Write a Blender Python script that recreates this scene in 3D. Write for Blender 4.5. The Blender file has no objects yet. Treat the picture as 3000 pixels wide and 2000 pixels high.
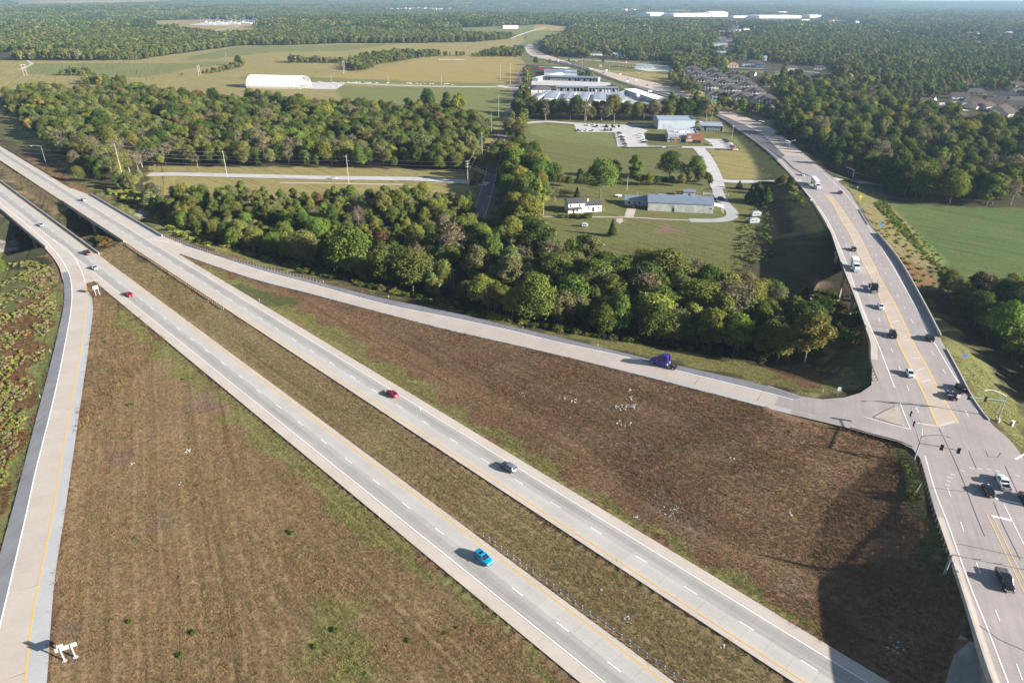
import bpy, math, random
import numpy as np
from mathutils import Vector, Matrix
from mathutils.geometry import tessellate_polygon
random.seed(7)
rng = np.random.default_rng(7)
sc = bpy.context.scene
COL = sc.collection

# ---------------------------------------------------------------- camera, sky, sun, exposure
CAM_H = 107.0
PITCH = math.radians(26.8)
ROLL = math.radians(0.35)
cam_d = bpy.data.cameras.new('camera')
cam_d.lens = 24.0
cam_d.sensor_width = 36.0
cam_d.clip_start = 1.0
cam_d.clip_end = 40000.0
cam = bpy.data.objects.new('camera', cam_d)
COL.objects.link(cam)
cam.matrix_world = (Matrix.Translation((0, 0, CAM_H)) @ Matrix.Rotation(math.pi / 2 - PITCH, 4, 'X')
                    @ Matrix.Rotation(ROLL, 4, 'Z'))
sc.camera = cam

SUN_EL = math.radians(19.0)
SUN_AZ = math.atan2(0.94, -0.34)            # from +Y towards +X
world = bpy.data.worlds.new('World')
sc.world = world
world.use_nodes = True
wn = world.node_tree
wn.nodes.clear()
w_out = wn.nodes.new('ShaderNodeOutputWorld')
w_bg = wn.nodes.new('ShaderNodeBackground')
w_sky = wn.nodes.new('ShaderNodeTexSky')
w_sky.sky_type = 'NISHITA'
w_sky.sun_disc = False
w_sky.sun_elevation = SUN_EL
w_sky.sun_rotation = SUN_AZ
w_sky.altitude = 300
w_sky.air_density = 1.0
w_sky.dust_density = 1.0
w_bg.inputs['Strength'].default_value = 0.052
wn.links.new(w_sky.outputs[0], w_bg.inputs['Color'])
wn.links.new(w_bg.outputs[0], w_out.inputs['Surface'])

sun_d = bpy.data.lights.new('sun', 'SUN')
sun_d.energy = 5.0
sun_d.angle = math.radians(0.53)
sun_d.color = (1.0, 0.945, 0.87)
sun = bpy.data.objects.new('sun', sun_d)
COL.objects.link(sun)
S_DIR = Vector((math.sin(SUN_AZ) * math.cos(SUN_EL), math.cos(SUN_AZ) * math.cos(SUN_EL), math.sin(SUN_EL)))
sun.rotation_euler = S_DIR.to_track_quat('Z', 'Y').to_euler()
sun.location = (200, -100, 200)
sc.view_settings.view_transform = 'Standard'
sc.view_settings.look = 'None'
sc.view_settings.exposure = 1.52
sc.view_settings.gamma = 1.0
sc.view_settings.use_curve_mapping = False
sc.cycles.max_bounces = 5
sc.cycles.diffuse_bounces = 2
sc.cycles.glossy_bounces = 2
sc.cycles.transmission_bounces = 2
sc.cycles.volume_bounces = 1
sc.cycles.transparent_max_bounces = 6
sc.cycles.caustics_reflective = False
sc.cycles.caustics_refractive = False
sc.cycles.use_denoising = True

# ---------------------------------------------------------------- surveying: sight lines to ground positions
FPX = 2000.0
_cr, _sr, _sp, _cp = math.cos(ROLL), math.sin(ROLL), math.sin(PITCH), math.cos(PITCH)

def sight(px, py, z=0.0):
    """Ground position (x, y) where the survey sight line (px, py) meets height z."""
    x = np.asarray(px, float) - 1500.0
    y = np.asarray(py, float) - 1000.0
    u = (x * _cr + y * _sr) / FPX
    v = (-x * _sr + y * _cr) / FPX
    den = np.maximum(_sp + v * _cp, 1e-4)
    t = (CAM_H - np.asarray(z, float)) / den
    return u * t, (_cp - v * _sp) * t

def bearing(x, y, z):
    """Inverse of sight()."""
    d = np.maximum(y * _cp + (CAM_H - z) * _sp, 1e-3)
    u = x / d
    v = ((CAM_H - z) * _cp - y * _sp) / d
    a, b = u * FPX, v * FPX
    return a * _cr - b * _sr + 1500.0, a * _sr + b * _cr + 1000.0

def in_poly(px, py, poly):
    px = np.asarray(px, float); py = np.asarray(py, float)
    r = np.zeros(px.shape, bool)
    n = len(poly)
    for i in range(n):
        x0, y0 = poly[i]; x1, y1 = poly[(i + 1) % n]
        if y0 == y1:
            continue
        c = ((y0 > py) != (y1 > py)) & (px < (x1 - x0) * (py - y0) / (y1 - y0) + x0)
        r ^= c
    return r

def smooth(a, b, x):
    t = np.clip((x - a) / (b - a), 0, 1)
    return t * t * (3 - 2 * t)

def resample(pts, step):
    """Arc-length resampling of a polyline with Catmull-Rom smoothing. pts: N x k array (first two or three are metric)."""
    p = np.asarray(pts, float)
    n = len(p)
    if n > 2:
        q = []
        for i in range(n - 1):
            p0 = p[max(i - 1, 0)]; p1 = p[i]; p2 = p[i + 1]; p3 = p[min(i + 2, n - 1)]
            d01 = max(np.linalg.norm((p1 - p0)[:2]) ** .5, 1e-3) if i > 0 else 1
            d12 = max(np.linalg.norm((p2 - p1)[:2]) ** .5, 1e-3)
            d23 = max(np.linalg.norm((p3 - p2)[:2]) ** .5, 1e-3) if i + 2 < n else 1
            m1 = (p2 - p1) if i == 0 else ((p1 - p0) / d01 - (p2 - p0) / (d01 + d12) + (p2 - p1) / d12) * d12
            m2 = (p2 - p1) if i + 2 >= n else ((p2 - p1) / d12 - (p3 - p1) / (d12 + d23) + (p3 - p2) / d23) * d12
            for t in np.linspace(0, 1, 13)[:-1]:
                t2, t3 = t * t, t * t * t
                q.append((2 * t3 - 3 * t2 + 1) * p1 + (t3 - 2 * t2 + t) * m1 + (-2 * t3 + 3 * t2) * p2 + (t3 - t2) * m2)
        q.append(p[-1])
        p = np.array(q)
    d = np.r_[0, np.cumsum(np.linalg.norm(np.diff(p[:, :2], axis=0), axis=1))]
    m = max(2, int(round(d[-1] / step)) + 1)
    s = np.linspace(0, d[-1], m)
    return np.stack([np.interp(s, d, p[:, k]) for k in range(p.shape[1])], 1)

def offset(line, o):
    """Parallel of a 3D polyline, o metres to its left."""
    t = np.gradient(line[:, :2], axis=0)
    t /= np.linalg.norm(t, axis=1)[:, None] + 1e-9
    r = line.copy()
    r[:, 0] += -t[:, 1] * o
    r[:, 1] += t[:, 0] * o
    return r

# ---------------------------------------------------------------- mesh building
class MB:
    def __init__(self):
        self.v = []; self.f = []
    def add(self, vs, fs):
        b = len(self.v)
        self.v.extend([tuple(map(float, p)) for p in vs])
        self.f.extend([tuple(b + i for i in f) for f in fs])
        return self
    def box(self, c, s, rz=0.0, top=1.0):
        cx, cy, cz = c; a, b, h = s[0] / 2, s[1] / 2, s[2] / 2
        ca, sa = math.cos(rz), math.sin(rz)
        vs = []
        for z, k in ((-h, 1.0), (h, top)):
            for x, y in ((-a, -b), (a, -b), (a, b), (-a, b)):
                x *= k; y *= k
                vs.append((cx + x * ca - y * sa, cy + x * sa + y * ca, cz + z))
        return self.add(vs, [(3, 2, 1, 0), (4, 5, 6, 7), (0, 1, 5, 4), (1, 2, 6, 5), (2, 3, 7, 6), (3, 0, 4, 7)])
    def tube(self, p0, p1, r0, r1=None, n=8, cap=True):
        r1 = r0 if r1 is None else r1
        p0 = Vector(p0); p1 = Vector(p1)
        q = (p1 - p0).to_track_quat('Z', 'Y')
        vs = []
        for p, r in ((p0, r0), (p1, r1)):
            for i in range(n):
                a = 2 * math.pi * i / n
                vs.append(p + q @ Vector((r * math.cos(a), r * math.sin(a), 0)))
        fs = [(i, (i + 1) % n, n + (i + 1) % n, n + i) for i in range(n)]
        if cap:
            fs += [tuple(range(n - 1, -1, -1)), tuple(range(n, 2 * n))]
        return self.add(vs, fs)
    def path(self, pts, r, n=6):
        for a, b, ra, rb in zip(pts[:-1], pts[1:], r[:-1], r[1:]):
            self.tube(a, b, ra, rb, n, True)
        return self
    def prism(self, prof, y0, y1, k=1.0):
        """side profile (x, z) extruded along y; k scales nothing, kept simple"""
        n = len(prof)
        vs = [(x, y0, z) for x, z in prof] + [(x, y1, z) for x, z in prof]
        fs = [tuple(range(n)), tuple(range(2 * n - 1, n - 1, -1))]
        fs += [(i, n + i, n + (i + 1) % n, (i + 1) % n) for i in range(n)]
        return self.add(vs, fs)
    def quad(self, a, b, c, d):
        return self.add([a, b, c, d], [(0, 1, 2, 3)])
    def strip(self, L, R):
        n = min(len(L), len(R))
        vs = list(L[:n]) + list(R[:n])
        return self.add(vs, [(i, i + 1, n + i + 1, n + i) for i in range(n - 1)])
    def mesh(self, name, m=None, smoothf=False):
        me = bpy.data.meshes.new(name)
        me.from_pydata(self.v, [], self.f)
        me.update()
        if m is not None:
            me.materials.append(m)
        if smoothf:
            me.polygons.foreach_set('use_smooth', [True] * len(me.polygons))
        return me
    def build(self, name, m, parent=None, smoothf=False, fix=False):
        me = self.mesh(name, m, smoothf)
        if fix:
            import bmesh
            bm = bmesh.new(); bm.from_mesh(me)
            bmesh.ops.recalc_face_normals(bm, faces=bm.faces)
            bm.to_mesh(me); bm.free()
        return link(name, me, parent)

def link(name, me, parent=None, loc=None, rz=0.0):
    o = bpy.data.objects.new(name, me)
    COL.objects.link(o)
    if parent is not None:
        o.parent = parent
    if loc is not None:
        o.location = loc
    if rz:
        o.rotation_euler = (0, 0, rz)
    return o

def tag(o, label, cat, group=None):
    o['label'] = label
    o['category'] = cat
    if group:
        o['group'] = group
    return o

def thing(name, label, cat, loc=(0, 0, 0), rz=0.0, group=None):
    o = bpy.data.objects.new(name, None)
    o.empty_display_size = 0.5
    COL.objects.link(o)
    o.location = loc
    o.rotation_euler = (0, 0, rz)
    return tag(o, label, cat, group)

def structure(o, label=None):
    o['kind'] = 'structure'
    if label:
        o['label'] = label
    return o

def dup(root, loc, rz, label, group=None, color=None):
    r = root.copy(); COL.objects.link(r)
    r.location = loc; r.rotation_euler = (0, 0, rz)
    r['label'] = label
    if group:
        r['group'] = group
    for ch in root.children:
        c = ch.copy(); COL.objects.link(c); c.parent = r
        if color is not None:
            c.color = color
        for g in ch.children:
            d = g.copy(); COL.objects.link(d); d.parent = c
            if color is not None:
                d.color = color
    return r

# ---------------------------------------------------------------- materials
def new_mat(name):
    m = bpy.data.materials.new(name)
    m.use_nodes = True
    nt = m.node_tree
    nt.nodes.clear()
    out = nt.nodes.new('ShaderNodeOutputMaterial')
    return m, nt, out

def N(nt, t, **kw):
    n = nt.nodes.new(t)
    for k, v in kw.items():
        if k in n.inputs:
            n.inputs[k].default_value = v
        else:
            setattr(n, k, v)
    return n

def ramp(nt, fac, stops):
    r = nt.nodes.new('ShaderNodeValToRGB')
    e = r.color_ramp.elements
    while len(e) > 1:
        e.remove(e[0])
    e[0].position = stops[0][0]; e[0].color = (*stops[0][1], 1)
    for p, c in stops[1:]:
        x = e.new(p); x.color = (*c, 1)
    nt.links.new(fac, r.inputs[0])
    return r.outputs[0]

def mixc(nt, fac, a, b, mode='MIX'):
    m = nt.nodes.new('ShaderNodeMix')
    m.data_type = 'RGBA'; m.blend_type = mode
    for s, val in ((m.inputs[0], fac), (m.inputs[6], a), (m.inputs[7], b)):
        if isinstance(val, (int, float)):
            s.default_value = val
        elif isinstance(val, tuple):
            s.default_value = (*val, 1) if len(val) == 3 else val
        else:
            nt.links.new(val, s)
    return m.outputs[2]

def noise(nt, scale, detail=4, rough=0.6, vec=None, dist=0.0):
    n = N(nt, 'ShaderNodeTexNoise')
    n.inputs['Scale'].default_value = scale
    n.inputs['Detail'].default_value = detail
    n.inputs['Roughness'].default_value = rough
    n.inputs['Distortion'].default_value = dist
    if vec is not None:
        nt.links.new(vec, n.inputs['Vector'])
    return n.outputs['Fac']

def turned(nt, pos, deg, scale):
    """coordinates turned about Z, then stretched"""
    r = N(nt, 'ShaderNodeMapping'); r.inputs['Rotation'].default_value = (0, 0, math.radians(deg))
    q = N(nt, 'ShaderNodeMapping'); q.inputs['Scale'].default_value = scale
    nt.links.new(pos, r.inputs['Vector']); nt.links.new(r.outputs[0], q.inputs['Vector'])
    return q.outputs[0]

def plain(name, col, rough=0.6, metal=0.0, var=0.12, scale=1.5, bump=0.0, spec=0.4, objcol=False, rnd=0.0):
    m, nt, out = new_mat(name)
    b = N(nt, 'ShaderNodeBsdfPrincipled', Roughness=rough, Metallic=metal)
    b.inputs['Specular IOR Level'].default_value = spec
    geo = N(nt, 'ShaderNodeNewGeometry')
    f = noise(nt, scale, 4, 0.6, geo.outputs['Position'])
    lo = tuple(c * (1 - var) for c in (1, 1, 1)); hi = tuple(c * (1 + var) for c in (1, 1, 1))
    k = ramp(nt, f, [(0.3, lo), (0.7, hi)])
    if objcol:
        oi = N(nt, 'ShaderNodeObjectInfo')
        base = oi.outputs['Color']
    else:
        base = (*col, 1)
    c = mixc(nt, 1.0, base, k, 'MULTIPLY')
    if rnd:
        oi2 = N(nt, 'ShaderNodeObjectInfo')
        k2 = ramp(nt, oi2.outputs['Random'], [(0, (1 - rnd,) * 3), (1, (1 + rnd,) * 3)])
        c = mixc(nt, 1.0, c, k2, 'MULTIPLY')
    nt.links.new(c, b.inputs['Base Color'])
    if bump:
        bn = N(nt, 'ShaderNodeBump', Strength=bump, Distance=0.05)
        nt.links.new(noise(nt, scale * 12, 3, 0.6, geo.outputs['Position']), bn.inputs['Height'])
        nt.links.new(bn.outputs[0], b.inputs['Normal'])
    nt.links.new(b.outputs[0], out.inputs['Surface'])
    return m

def paving(name, col, lane_dark=0.0, var=0.10, rnd=0.06, across=None, stain=(0.30, 0.27, 0.24), bump=0.15, wear=0.0):
    """worn concrete or asphalt: blotches, fine grain, drag streaks along the lane, per-slab tint"""
    m, nt, out = new_mat(name)
    b = N(nt, 'ShaderNodeBsdfPrincipled', Roughness=0.85)
    b.inputs['Specular IOR Level'].default_value = 0.25
    geo = N(nt, 'ShaderNodeNewGeometry')
    pos = geo.outputs['Position']
    f1 = noise(nt, 0.12, 5, 0.65, pos)
    c = mixc(nt, 1.0, (*col, 1), ramp(nt, f1, [(0.3, (1 - var,) * 3), (0.7, (1 + var,) * 3)]), 'MULTIPLY')
    f2 = noise(nt, 2.2, 5, 0.7, pos)
    c = mixc(nt, 1.0, c, ramp(nt, f2, [(0.25, (0.90, 0.90, 0.90)), (0.75, (1.08, 1.08, 1.08))]), 'MULTIPLY')
    oi = N(nt, 'ShaderNodeObjectInfo')
    c = mixc(nt, 1.0, c, ramp(nt, oi.outputs['Random'], [(0, (1 - rnd,) * 3), (1, (1 + rnd,) * 3)]), 'MULTIPLY')
    # streaks along the carriageway: noise squeezed across it
    mp = turned(nt, pos, 45 if across is None else across, (0.025, 0.9, 1))
    f3 = noise(nt, 1.0, 4, 0.6, mp)
    c = mixc(nt, ramp(nt, f3, [(0.45, (0, 0, 0)), (0.75, (0.5, 0.5, 0.5))]), c, (*stain, 1), 'MIX') if lane_dark else c
    if wear:     # oil and rubber band down the middle of the lane, in the slab's own coordinates
        tc = N(nt, 'ShaderNodeTexCoord'); sx = N(nt, 'ShaderNodeSeparateXYZ'); nt.links.new(tc.outputs['Object'], sx.inputs[0])
        ab = N(nt, 'ShaderNodeMath'); ab.operation = 'ABSOLUTE'; nt.links.new(sx.outputs['Y'], ab.inputs[0])
        band = ramp(nt, ab.outputs[0], [(0.0, (1 - wear * .55,) * 3), (0.35, (1 - wear * .8,) * 3), (0.9, (1 - wear * .45,) * 3), (1.0, (1 - wear * .3,) * 3)])
        blot = ramp(nt, noise(nt, .35, 4, .6, turned(nt, pos, 45, (.12, 1.6, 1))), [(.3, (1 - wear * .4,) * 3), (.7, (1, 1, 1))])
        c = mixc(nt, 1.0, mixc(nt, 1.0, c, band, 'MULTIPLY'), blot, 'MULTIPLY')
    nt.links.new(c, b.inputs['Base Color'])
    bn = N(nt, 'ShaderNodeBump', Strength=bump, Distance=0.03)
    nt.links.new(noise(nt, 9.0, 4, 0.7, pos), bn.inputs['Height'])
    nt.links.new(bn.outputs[0], b.inputs['Normal'])
    nt.links.new(b.outputs[0], out.inputs['Surface'])
    return m

def paint_worn(name, col, cover=0.55):
    m, nt, out = new_mat(name)
    b = N(nt, 'ShaderNodeBsdfPrincipled', Roughness=0.7)
    geo = N(nt, 'ShaderNodeNewGeometry')
    f = noise(nt, 3.0, 6, 0.75, geo.outputs['Position'])
    c = mixc(nt, ramp(nt, f, [(cover - 0.02, (0, 0, 0)), (cover + 0.2, (0.55, 0.55, 0.55))]), (*col, 1), (0.40, 0.36, 0.32, 1))
    nt.links.new(c, b.inputs['Base Color'])
    nt.links.new(b.outputs[0], out.inputs['Surface'])
    return m

def leaf_mat(name, src):
    """foliage: tint from the object's colour or from the instancer, varied leaf by leaf"""
    m, nt, out = new_mat(name)
    if src == 'object':
        base = N(nt, 'ShaderNodeObjectInfo').outputs['Color']
    else:
        a = N(nt, 'ShaderNodeAttribute'); a.attribute_type = 'INSTANCER'; a.attribute_name = 'tint'
        base = a.outputs['Color']
    lv = N(nt, 'ShaderNodeAttribute'); lv.attribute_name = 'leafv'
    c = mixc(nt, 1.0, base, lv.outputs['Color'], 'MULTIPLY')
    d = N(nt, 'ShaderNodeBsdfDiffuse'); t = N(nt, 'ShaderNodeBsdfTranslucent')
    nt.links.new(c, d.inputs['Color'])
    ct = mixc(nt, 1.0, c, (1.15, 1.2, 0.6, 1), 'MULTIPLY')
    nt.links.new(ct, t.inputs['Color'])
    mx = N(nt, 'ShaderNodeMixShader'); mx.inputs[0].default_value = 0.22
    nt.links.new(d.outputs[0], mx.inputs[1]); nt.links.new(t.outputs[0], mx.inputs[2])
    nt.links.new(mx.outputs[0], out.inputs['Surface'])
    return m

M = {}
M['slab_light'] = paving('slab_light', (0.46, 0.43, 0.395), 0, 0.06, 0.025, wear=.10)
M['slab_dark'] = paving('slab_dark', (0.435, 0.408, 0.38), 1, 0.07, 0.025, wear=.30)
M['shoulder'] = paving('shoulder_concrete', (0.47, 0.41, 0.355), 0, 0.08, 0.0)
M['ramp_slab'] = paving('ramp_slab', (0.445, 0.385, 0.335), 0, 0.07, 0.03)
M['joint'] = plain('joint_filler', (0.20, 0.185, 0.17), 0.9)
M['asphalt_sh'] = paving('asphalt_shoulder', (0.20, 0.20, 0.215), 1, 0.15, 0.0, across=100, stain=(0.13, 0.13, 0.145))
M['light_sh'] = paving('light_shoulder', (0.40, 0.395, 0.395), 0, 0.08, 0.0)
M['art_conc'] = paving('arterial_concrete', (0.335, 0.295, 0.278), 1, 0.10, 0.0, across=-70, stain=(0.225, 0.20, 0.195))
M['art_beige'] = paving('arterial_beige', (0.44, 0.36, 0.30), 0, 0.10, 0.0, across=-70)
M['asphalt'] = paving('asphalt', (0.105, 0.11, 0.12), 1, 0.14, 0.0, across=-60, stain=(0.08, 0.08, 0.09))
M['trail'] = paving('trail_asphalt', (0.15, 0.105, 0.11), 0, 0.15, 0.0)
M['lot'] = paving('lot_concrete', (0.46, 0.44, 0.43), 0, 0.10, 0.0)
M['drive'] = paving('drive_concrete', (0.36, 0.355, 0.355), 0, 0.12, 0.0)
M['gravel'] = paving('gravel', (0.42, 0.36, 0.30), 0, 0.2, 0.0, bump=0.5)
M['white'] = paint_worn('white_line_paint', (0.80, 0.80, 0.78), 0.62)
M['white_faint'] = paint_worn('worn_white_paint', (0.56, 0.53, 0.50), 0.45)
M['yellow'] = paint_worn('yellow_line_paint', (0.72, 0.42, 0.06), 0.58)
M['yellow_faint'] = paint_worn('worn_yellow_paint', (0.56, 0.42, 0.24), 0.5)
M['yellow_mid'] = paint_worn('sunfaded_yellow_paint', (0.66, 0.44, 0.15), 0.56)
M['seal'] = plain('crack_seal', (0.09, 0.085, 0.085), 0.8)
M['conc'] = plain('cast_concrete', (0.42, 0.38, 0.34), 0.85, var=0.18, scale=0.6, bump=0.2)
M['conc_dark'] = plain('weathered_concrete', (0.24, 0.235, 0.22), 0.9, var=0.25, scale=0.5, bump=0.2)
M['girder'] = plain('girder_green_steel', (0.05, 0.10, 0.085), 0.5, var=0.2)
M['steel'] = plain('galvanised_steel', (0.42, 0.45, 0.48), 0.45, 0.4, 0.1)
M['rail'] = plain('rail_steel', (0.33, 0.35, 0.38), 0.5, 0.5, 0.2)
M['timber'] = plain('grey_timber', (0.30, 0.25, 0.21), 0.85, var=0.25)
M['pole_pale'] = plain('pale_weathered_pole', (0.46, 0.42, 0.38), 0.8, var=0.15)
M['wire'] = plain('wire', (0.30, 0.31, 0.33), 0.5, 0.3)
M['signback'] = plain('sign_back_aluminium', (0.42, 0.45, 0.46), 0.5, 0.2, 0.06)
M['signwhite'] = plain('sign_white', (0.78, 0.78, 0.76), 0.5, 0, 0.03)
M['signgreen'] = plain('sign_green', (0.01, 0.22, 0.11), 0.45, 0, 0.05)
M['signblue'] = plain('sign_blue', (0.05, 0.16, 0.55), 0.45, 0, 0.05)
M['signyellow'] = plain('sign_yellow', (0.75, 0.50, 0.02), 0.45, 0, 0.05)
M['black'] = plain('black_paint', (0.012, 0.012, 0.013), 0.5)
M['paint'] = plain('car_paint', (1, 1, 1), 0.28, 0.25, 0.03, spec=0.6, objcol=True)
M['glass'] = plain('tinted_glass', (0.012, 0.016, 0.02), 0.08, 0, 0.05, spec=0.8)
M['tyre'] = plain('tyre', (0.015, 0.015, 0.015), 0.85)
M['rim'] = plain('alloy_rim', (0.5, 0.5, 0.52), 0.35, 0.7, 0.05)
M['chrome'] = plain('chrome', (0.75, 0.75, 0.77), 0.18, 0.9, 0.03)
M['lampglass'] = plain('headlight_lens', (0.75, 0.77, 0.80), 0.15, 0.1, 0.03)
M['redlens'] = plain('tail_light_lens', (0.45, 0.01, 0.01), 0.25)
M['chassis'] = plain('chassis_dark', (0.03, 0.03, 0.032), 0.7)
M['bedliner'] = plain('bed_liner', (0.02, 0.025, 0.025), 0.8)
M['boxwhite'] = plain('box_white', (0.72, 0.74, 0.76), 0.45, 0, 0.04)
M['wall_white'] = plain('white_siding', (0.78, 0.78, 0.78), 0.6, 0, 0.06, 0.4)
M['wall_metal'] = plain('weathered_white_metal', (0.56, 0.57, 0.54), 0.5, 0.1, 0.22, 0.35)
M['roof_metal'] = plain('grey_blue_metal_roof', (0.22, 0.27, 0.33), 0.45, 0.3, 0.10, 0.3)
M['roof_pale'] = plain('pale_metal_roof', (0.34, 0.39, 0.45), 0.4, 0.2, 0.07, 0.1)
M['roof_dark'] = plain('dark_shingles', (0.055, 0.055, 0.06), 0.9, 0, 0.3, 1.2)
M['roof_grey'] = plain('grey_shingles', (0.078, 0.070, 0.070), 0.9, 0, 0.15, 0.6, rnd=0.12)
M['roof_brown'] = plain('brown_shingles', (0.056, 0.043, 0.038), 0.9, 0, 0.15, 0.6, rnd=0.25)
M['fabric'] = plain('white_fabric', (0.85, 0.85, 0.83), 0.6, 0, 0.04, 0.1)
M['wall_tan'] = plain('tan_siding', (0.58, 0.52, 0.45), 0.7, 0, 0.08, 0.4)
M['wall_grey'] = plain('grey_panel', (0.42, 0.45, 0.48), 0.5, 0.1, 0.06, 0.2)
M['wall_bluegrey'] = plain('blue_grey_siding', (0.42, 0.47, 0.53), 0.6, 0, 0.06, 0.3)
M['brick'] = plain('red_brown_brick', (0.32, 0.15, 0.09), 0.85, 0, 0.18, 2.0)
M['rust'] = plain('rust_brown_panel', (0.33, 0.13, 0.06), 0.6, 0, 0.10, 0.8)
M['dark_in'] = plain('dark_interior', (0.03, 0.032, 0.036), 0.9)
M['pane'] = plain('window_pane', (0.03, 0.04, 0.05), 0.1, 0, 0.05, spec=0.8)
M['redcanopy'] = plain('red_canopy', (0.50, 0.05, 0.06), 0.5)
M['rock'] = plain('rubble_stone', (0.36, 0.35, 0.33), 0.9, 0, 0.3, 0.8, bump=0.4)
M['bark'] = plain('bark', (0.13, 0.11, 0.09), 0.95, 0, 0.3, 2.0)
M['bark_pale'] = plain('pale_bark', (0.33, 0.30, 0.26), 0.95, 0, 0.2, 2.0)
M['leaf_o'] = leaf_mat('leaves_of_single_tree', 'object')
M['leaf_i'] = leaf_mat('leaves_of_wood', 'inst')
# ---------------------------------------------------------------- road geometry (metres)
R2_ = math.sqrt(.5)
def sc2xy(s, c):
    c = c + 0.0038 * (s + 290)
    return (s + c) * R2_, (c - s) * R2_
def hw_line(s0, s1, c, z=0.0, step=4.0):
    n = max(2, int(abs(s1 - s0) / step) + 1)
    s = np.linspace(s0, s1, n)
    x, y = sc2xy(s, c)
    return np.stack([x, y, np.full(n, z)], 1)
A_Y, A_W, A_IN, A_OUT = 92.1, 100.1, 90.8, 102.8
B_W, B_Y, B_LO, B_UP = 67.1, 74.8, 64.2, 76.0
A_S = (-800.0, 40.0); B_S = (-800.0, 40.0)
A_BR = (-458.0, -356.0); B_BR = (-500.0, -350.0)

def z_ramp(px):
    t = np.clip((np.asarray(px, float) - 850) / 1650, 0, 1)
    return 6.8 * (t * t * (3 - 2 * t) * .5 + t * .5)
def z_art(py):
    return np.interp(py, [100, 330, 380, 450, 560, 685, 900, 1000], [0, 0.2, 0.9, 2.2, 4.5, 6.2, 7.0, 7.0])
_zy_rows = np.array([100, 330, 380, 450, 560, 685, 900, 1000, 2300], float)
_zy = sight(np.full(9, 2400.0), _zy_rows, z_art(_zy_rows))[1]
def z_art_y(y):
    """height of the main road by distance from the survey point"""
    return np.interp(y, _zy[::-1], z_art(_zy_rows)[::-1])
def trace(pts, z, step=3.0):
    p = np.array(pts, float)
    zz = z(p) if callable(z) else np.full(len(p), float(z))
    x, y = sight(p[:, 0], p[:, 1], zz)
    if z is za:
        for _ in range(6):
            zz = z_art_y(y); x, y = sight(p[:, 0], p[:, 1], zz)
    q = resample(np.stack([x, y, zz], 1), step)
    if z is za:
        q[:, 2] = z_art_y(q[:, 1])
    return q
zr = lambda p: z_ramp(p[:, 0])
za = lambda p: z_art(p[:, 1])

R1_W = trace([(0,595.7),(63.8,646.7),(134,707),(178.6,758),(204,806),(210.5,850.8),(208.9,898.6),(192,1000),(159.4,1159),(127.6,1287),(102,1389),(78,1500),(0,1831.6),(-60,2080)], 0)
R1_Y = trace([(156,701),(204,736),(229.6,774),(252,835),(255,857),(241.5,1000),(223,1102),(197.7,1245.5),(178.6,1354),(155,1500),(92.5,1822),(73,2000),(60,2080)], 0)
R1_L = trace([(-10,604),(60.6,656),(127.6,723),(162.6,764.7),(181.8,803),(186.5,828),(188,882.6),(164,1000),(95.7,1264.7),(34,1500),(0,1621),(-110,2080)], 0)
R1_R = trace([(250,838),(271,882.6),(261.5,1000),(234.4,1191),(207,1382.6),(190,1500),(159.4,1704),(137,2000),(130,2080)], 0)
R2_W = trace([(440,700),(526,717),(750,788),(941,839.6),(1132.7,892),(1324,930.5),(1500,968.8),(1627.6,1000),(1819,1041.5),(1978,1083),(2250,1150),(2326,1170.6)], zr)
R2_Y = trace([(526,738),(750,812),(909,853),(1100,904),(1324,960),(1500,1000),(1627.6,1033.5),(1972,1111.6),(2250,1183),(2473,1240),(2632,1285)], zr)
R2_U = trace([(440,676),(478,691),(590,733),(750,780),(928.6,825),(1132.7,876),(1292,908),(1500,956),(1691,1000),(1914.5,1054),(2250,1131),(2345.7,1162.6)], zr)
R2_D = trace([(526,743),(750,819),(909.4,860),(1100.8,911),(1324,968.7),(1500,1008),(1723,1060.6),(1972,1122.8),(2250,1194.5),(2307,1210.5),(2473,1250),(2569,1277),(2632.6,1293.4),(2674,1314)], zr)
# arterial road
AR_WL = trace([(3012,2090),(2925,1830),(2823,1560),(2740,1330),(2640,1190),(2618,1127.6),(2594,1064),(2569,1000),(2530.6,914.5),(2486,787),(2441,678.6),(2409,621),(2358,557),(2290,480),(2180,384),(2106,334),(2003,293)], za)
AR_L = trace([(2945,2090),(2907,2000),(2814,1717),(2789,1640),(2741,1500),(2696,1344),(2674,1300),(2610,1190),(2554.5,1064),(2549.7,1000),(2534,956),(2505,876),(2463.6,771),(2428.6,672),(2393.5,611.6),(2352,554),(2250,446),(2169.6,386),(2096,338),(1997.4,296.6),(1892,264.7),(1780.6,226),(1691,194.5),(1627.6,181.8),(1580,173.8),(1541.5,156),(1519,128),(1524,112),(1550,97),(1605,82)], za)
AR_R = trace([(3330,2090),(3210,1800),(3080,1500),(3000,1330),(2903.7,1239),(2856,1178.6),(2808,1089),(2760,1000),(2712,905),(2632.6,764.7),(2572,688),(2543,653),(2514.7,605),(2489,563.8),(2467,541.5),(2409,495),(2330,430),(2250,370),(2106,314),(1978,259),(1819,219),(1691,190),(1640,174),(1600,160),(1570,143),(1562,128),(1580,110),(1640,93)], za)
AR_YL = trace([(2747.4,1248.7),(2706,1153),(2674,1089),(2629.5,1000),(2585,889),(2549.7,806),(2514.7,742),(2489,685),(2467,650),(2438,595.7),(2412.6,567)], za)
AR_YR = trace([(2808,1239),(2773,1181.8),(2722,1086),(2674,1000),(2632.6,911),(2581.6,819),(2549.7,755),(2518,691),(2482.8,637),(2454,595.7),(2435,573)], za)
AR_WR = trace([(2864,1207),(2837,1162.6),(2792,1095.7),(2736,1000),(2703,937),(2617,784),(2553,678.6),(2505,602),(2470,560.6),(2400,497),(2320,433),(2240,375),(2100,318)], za)
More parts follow.
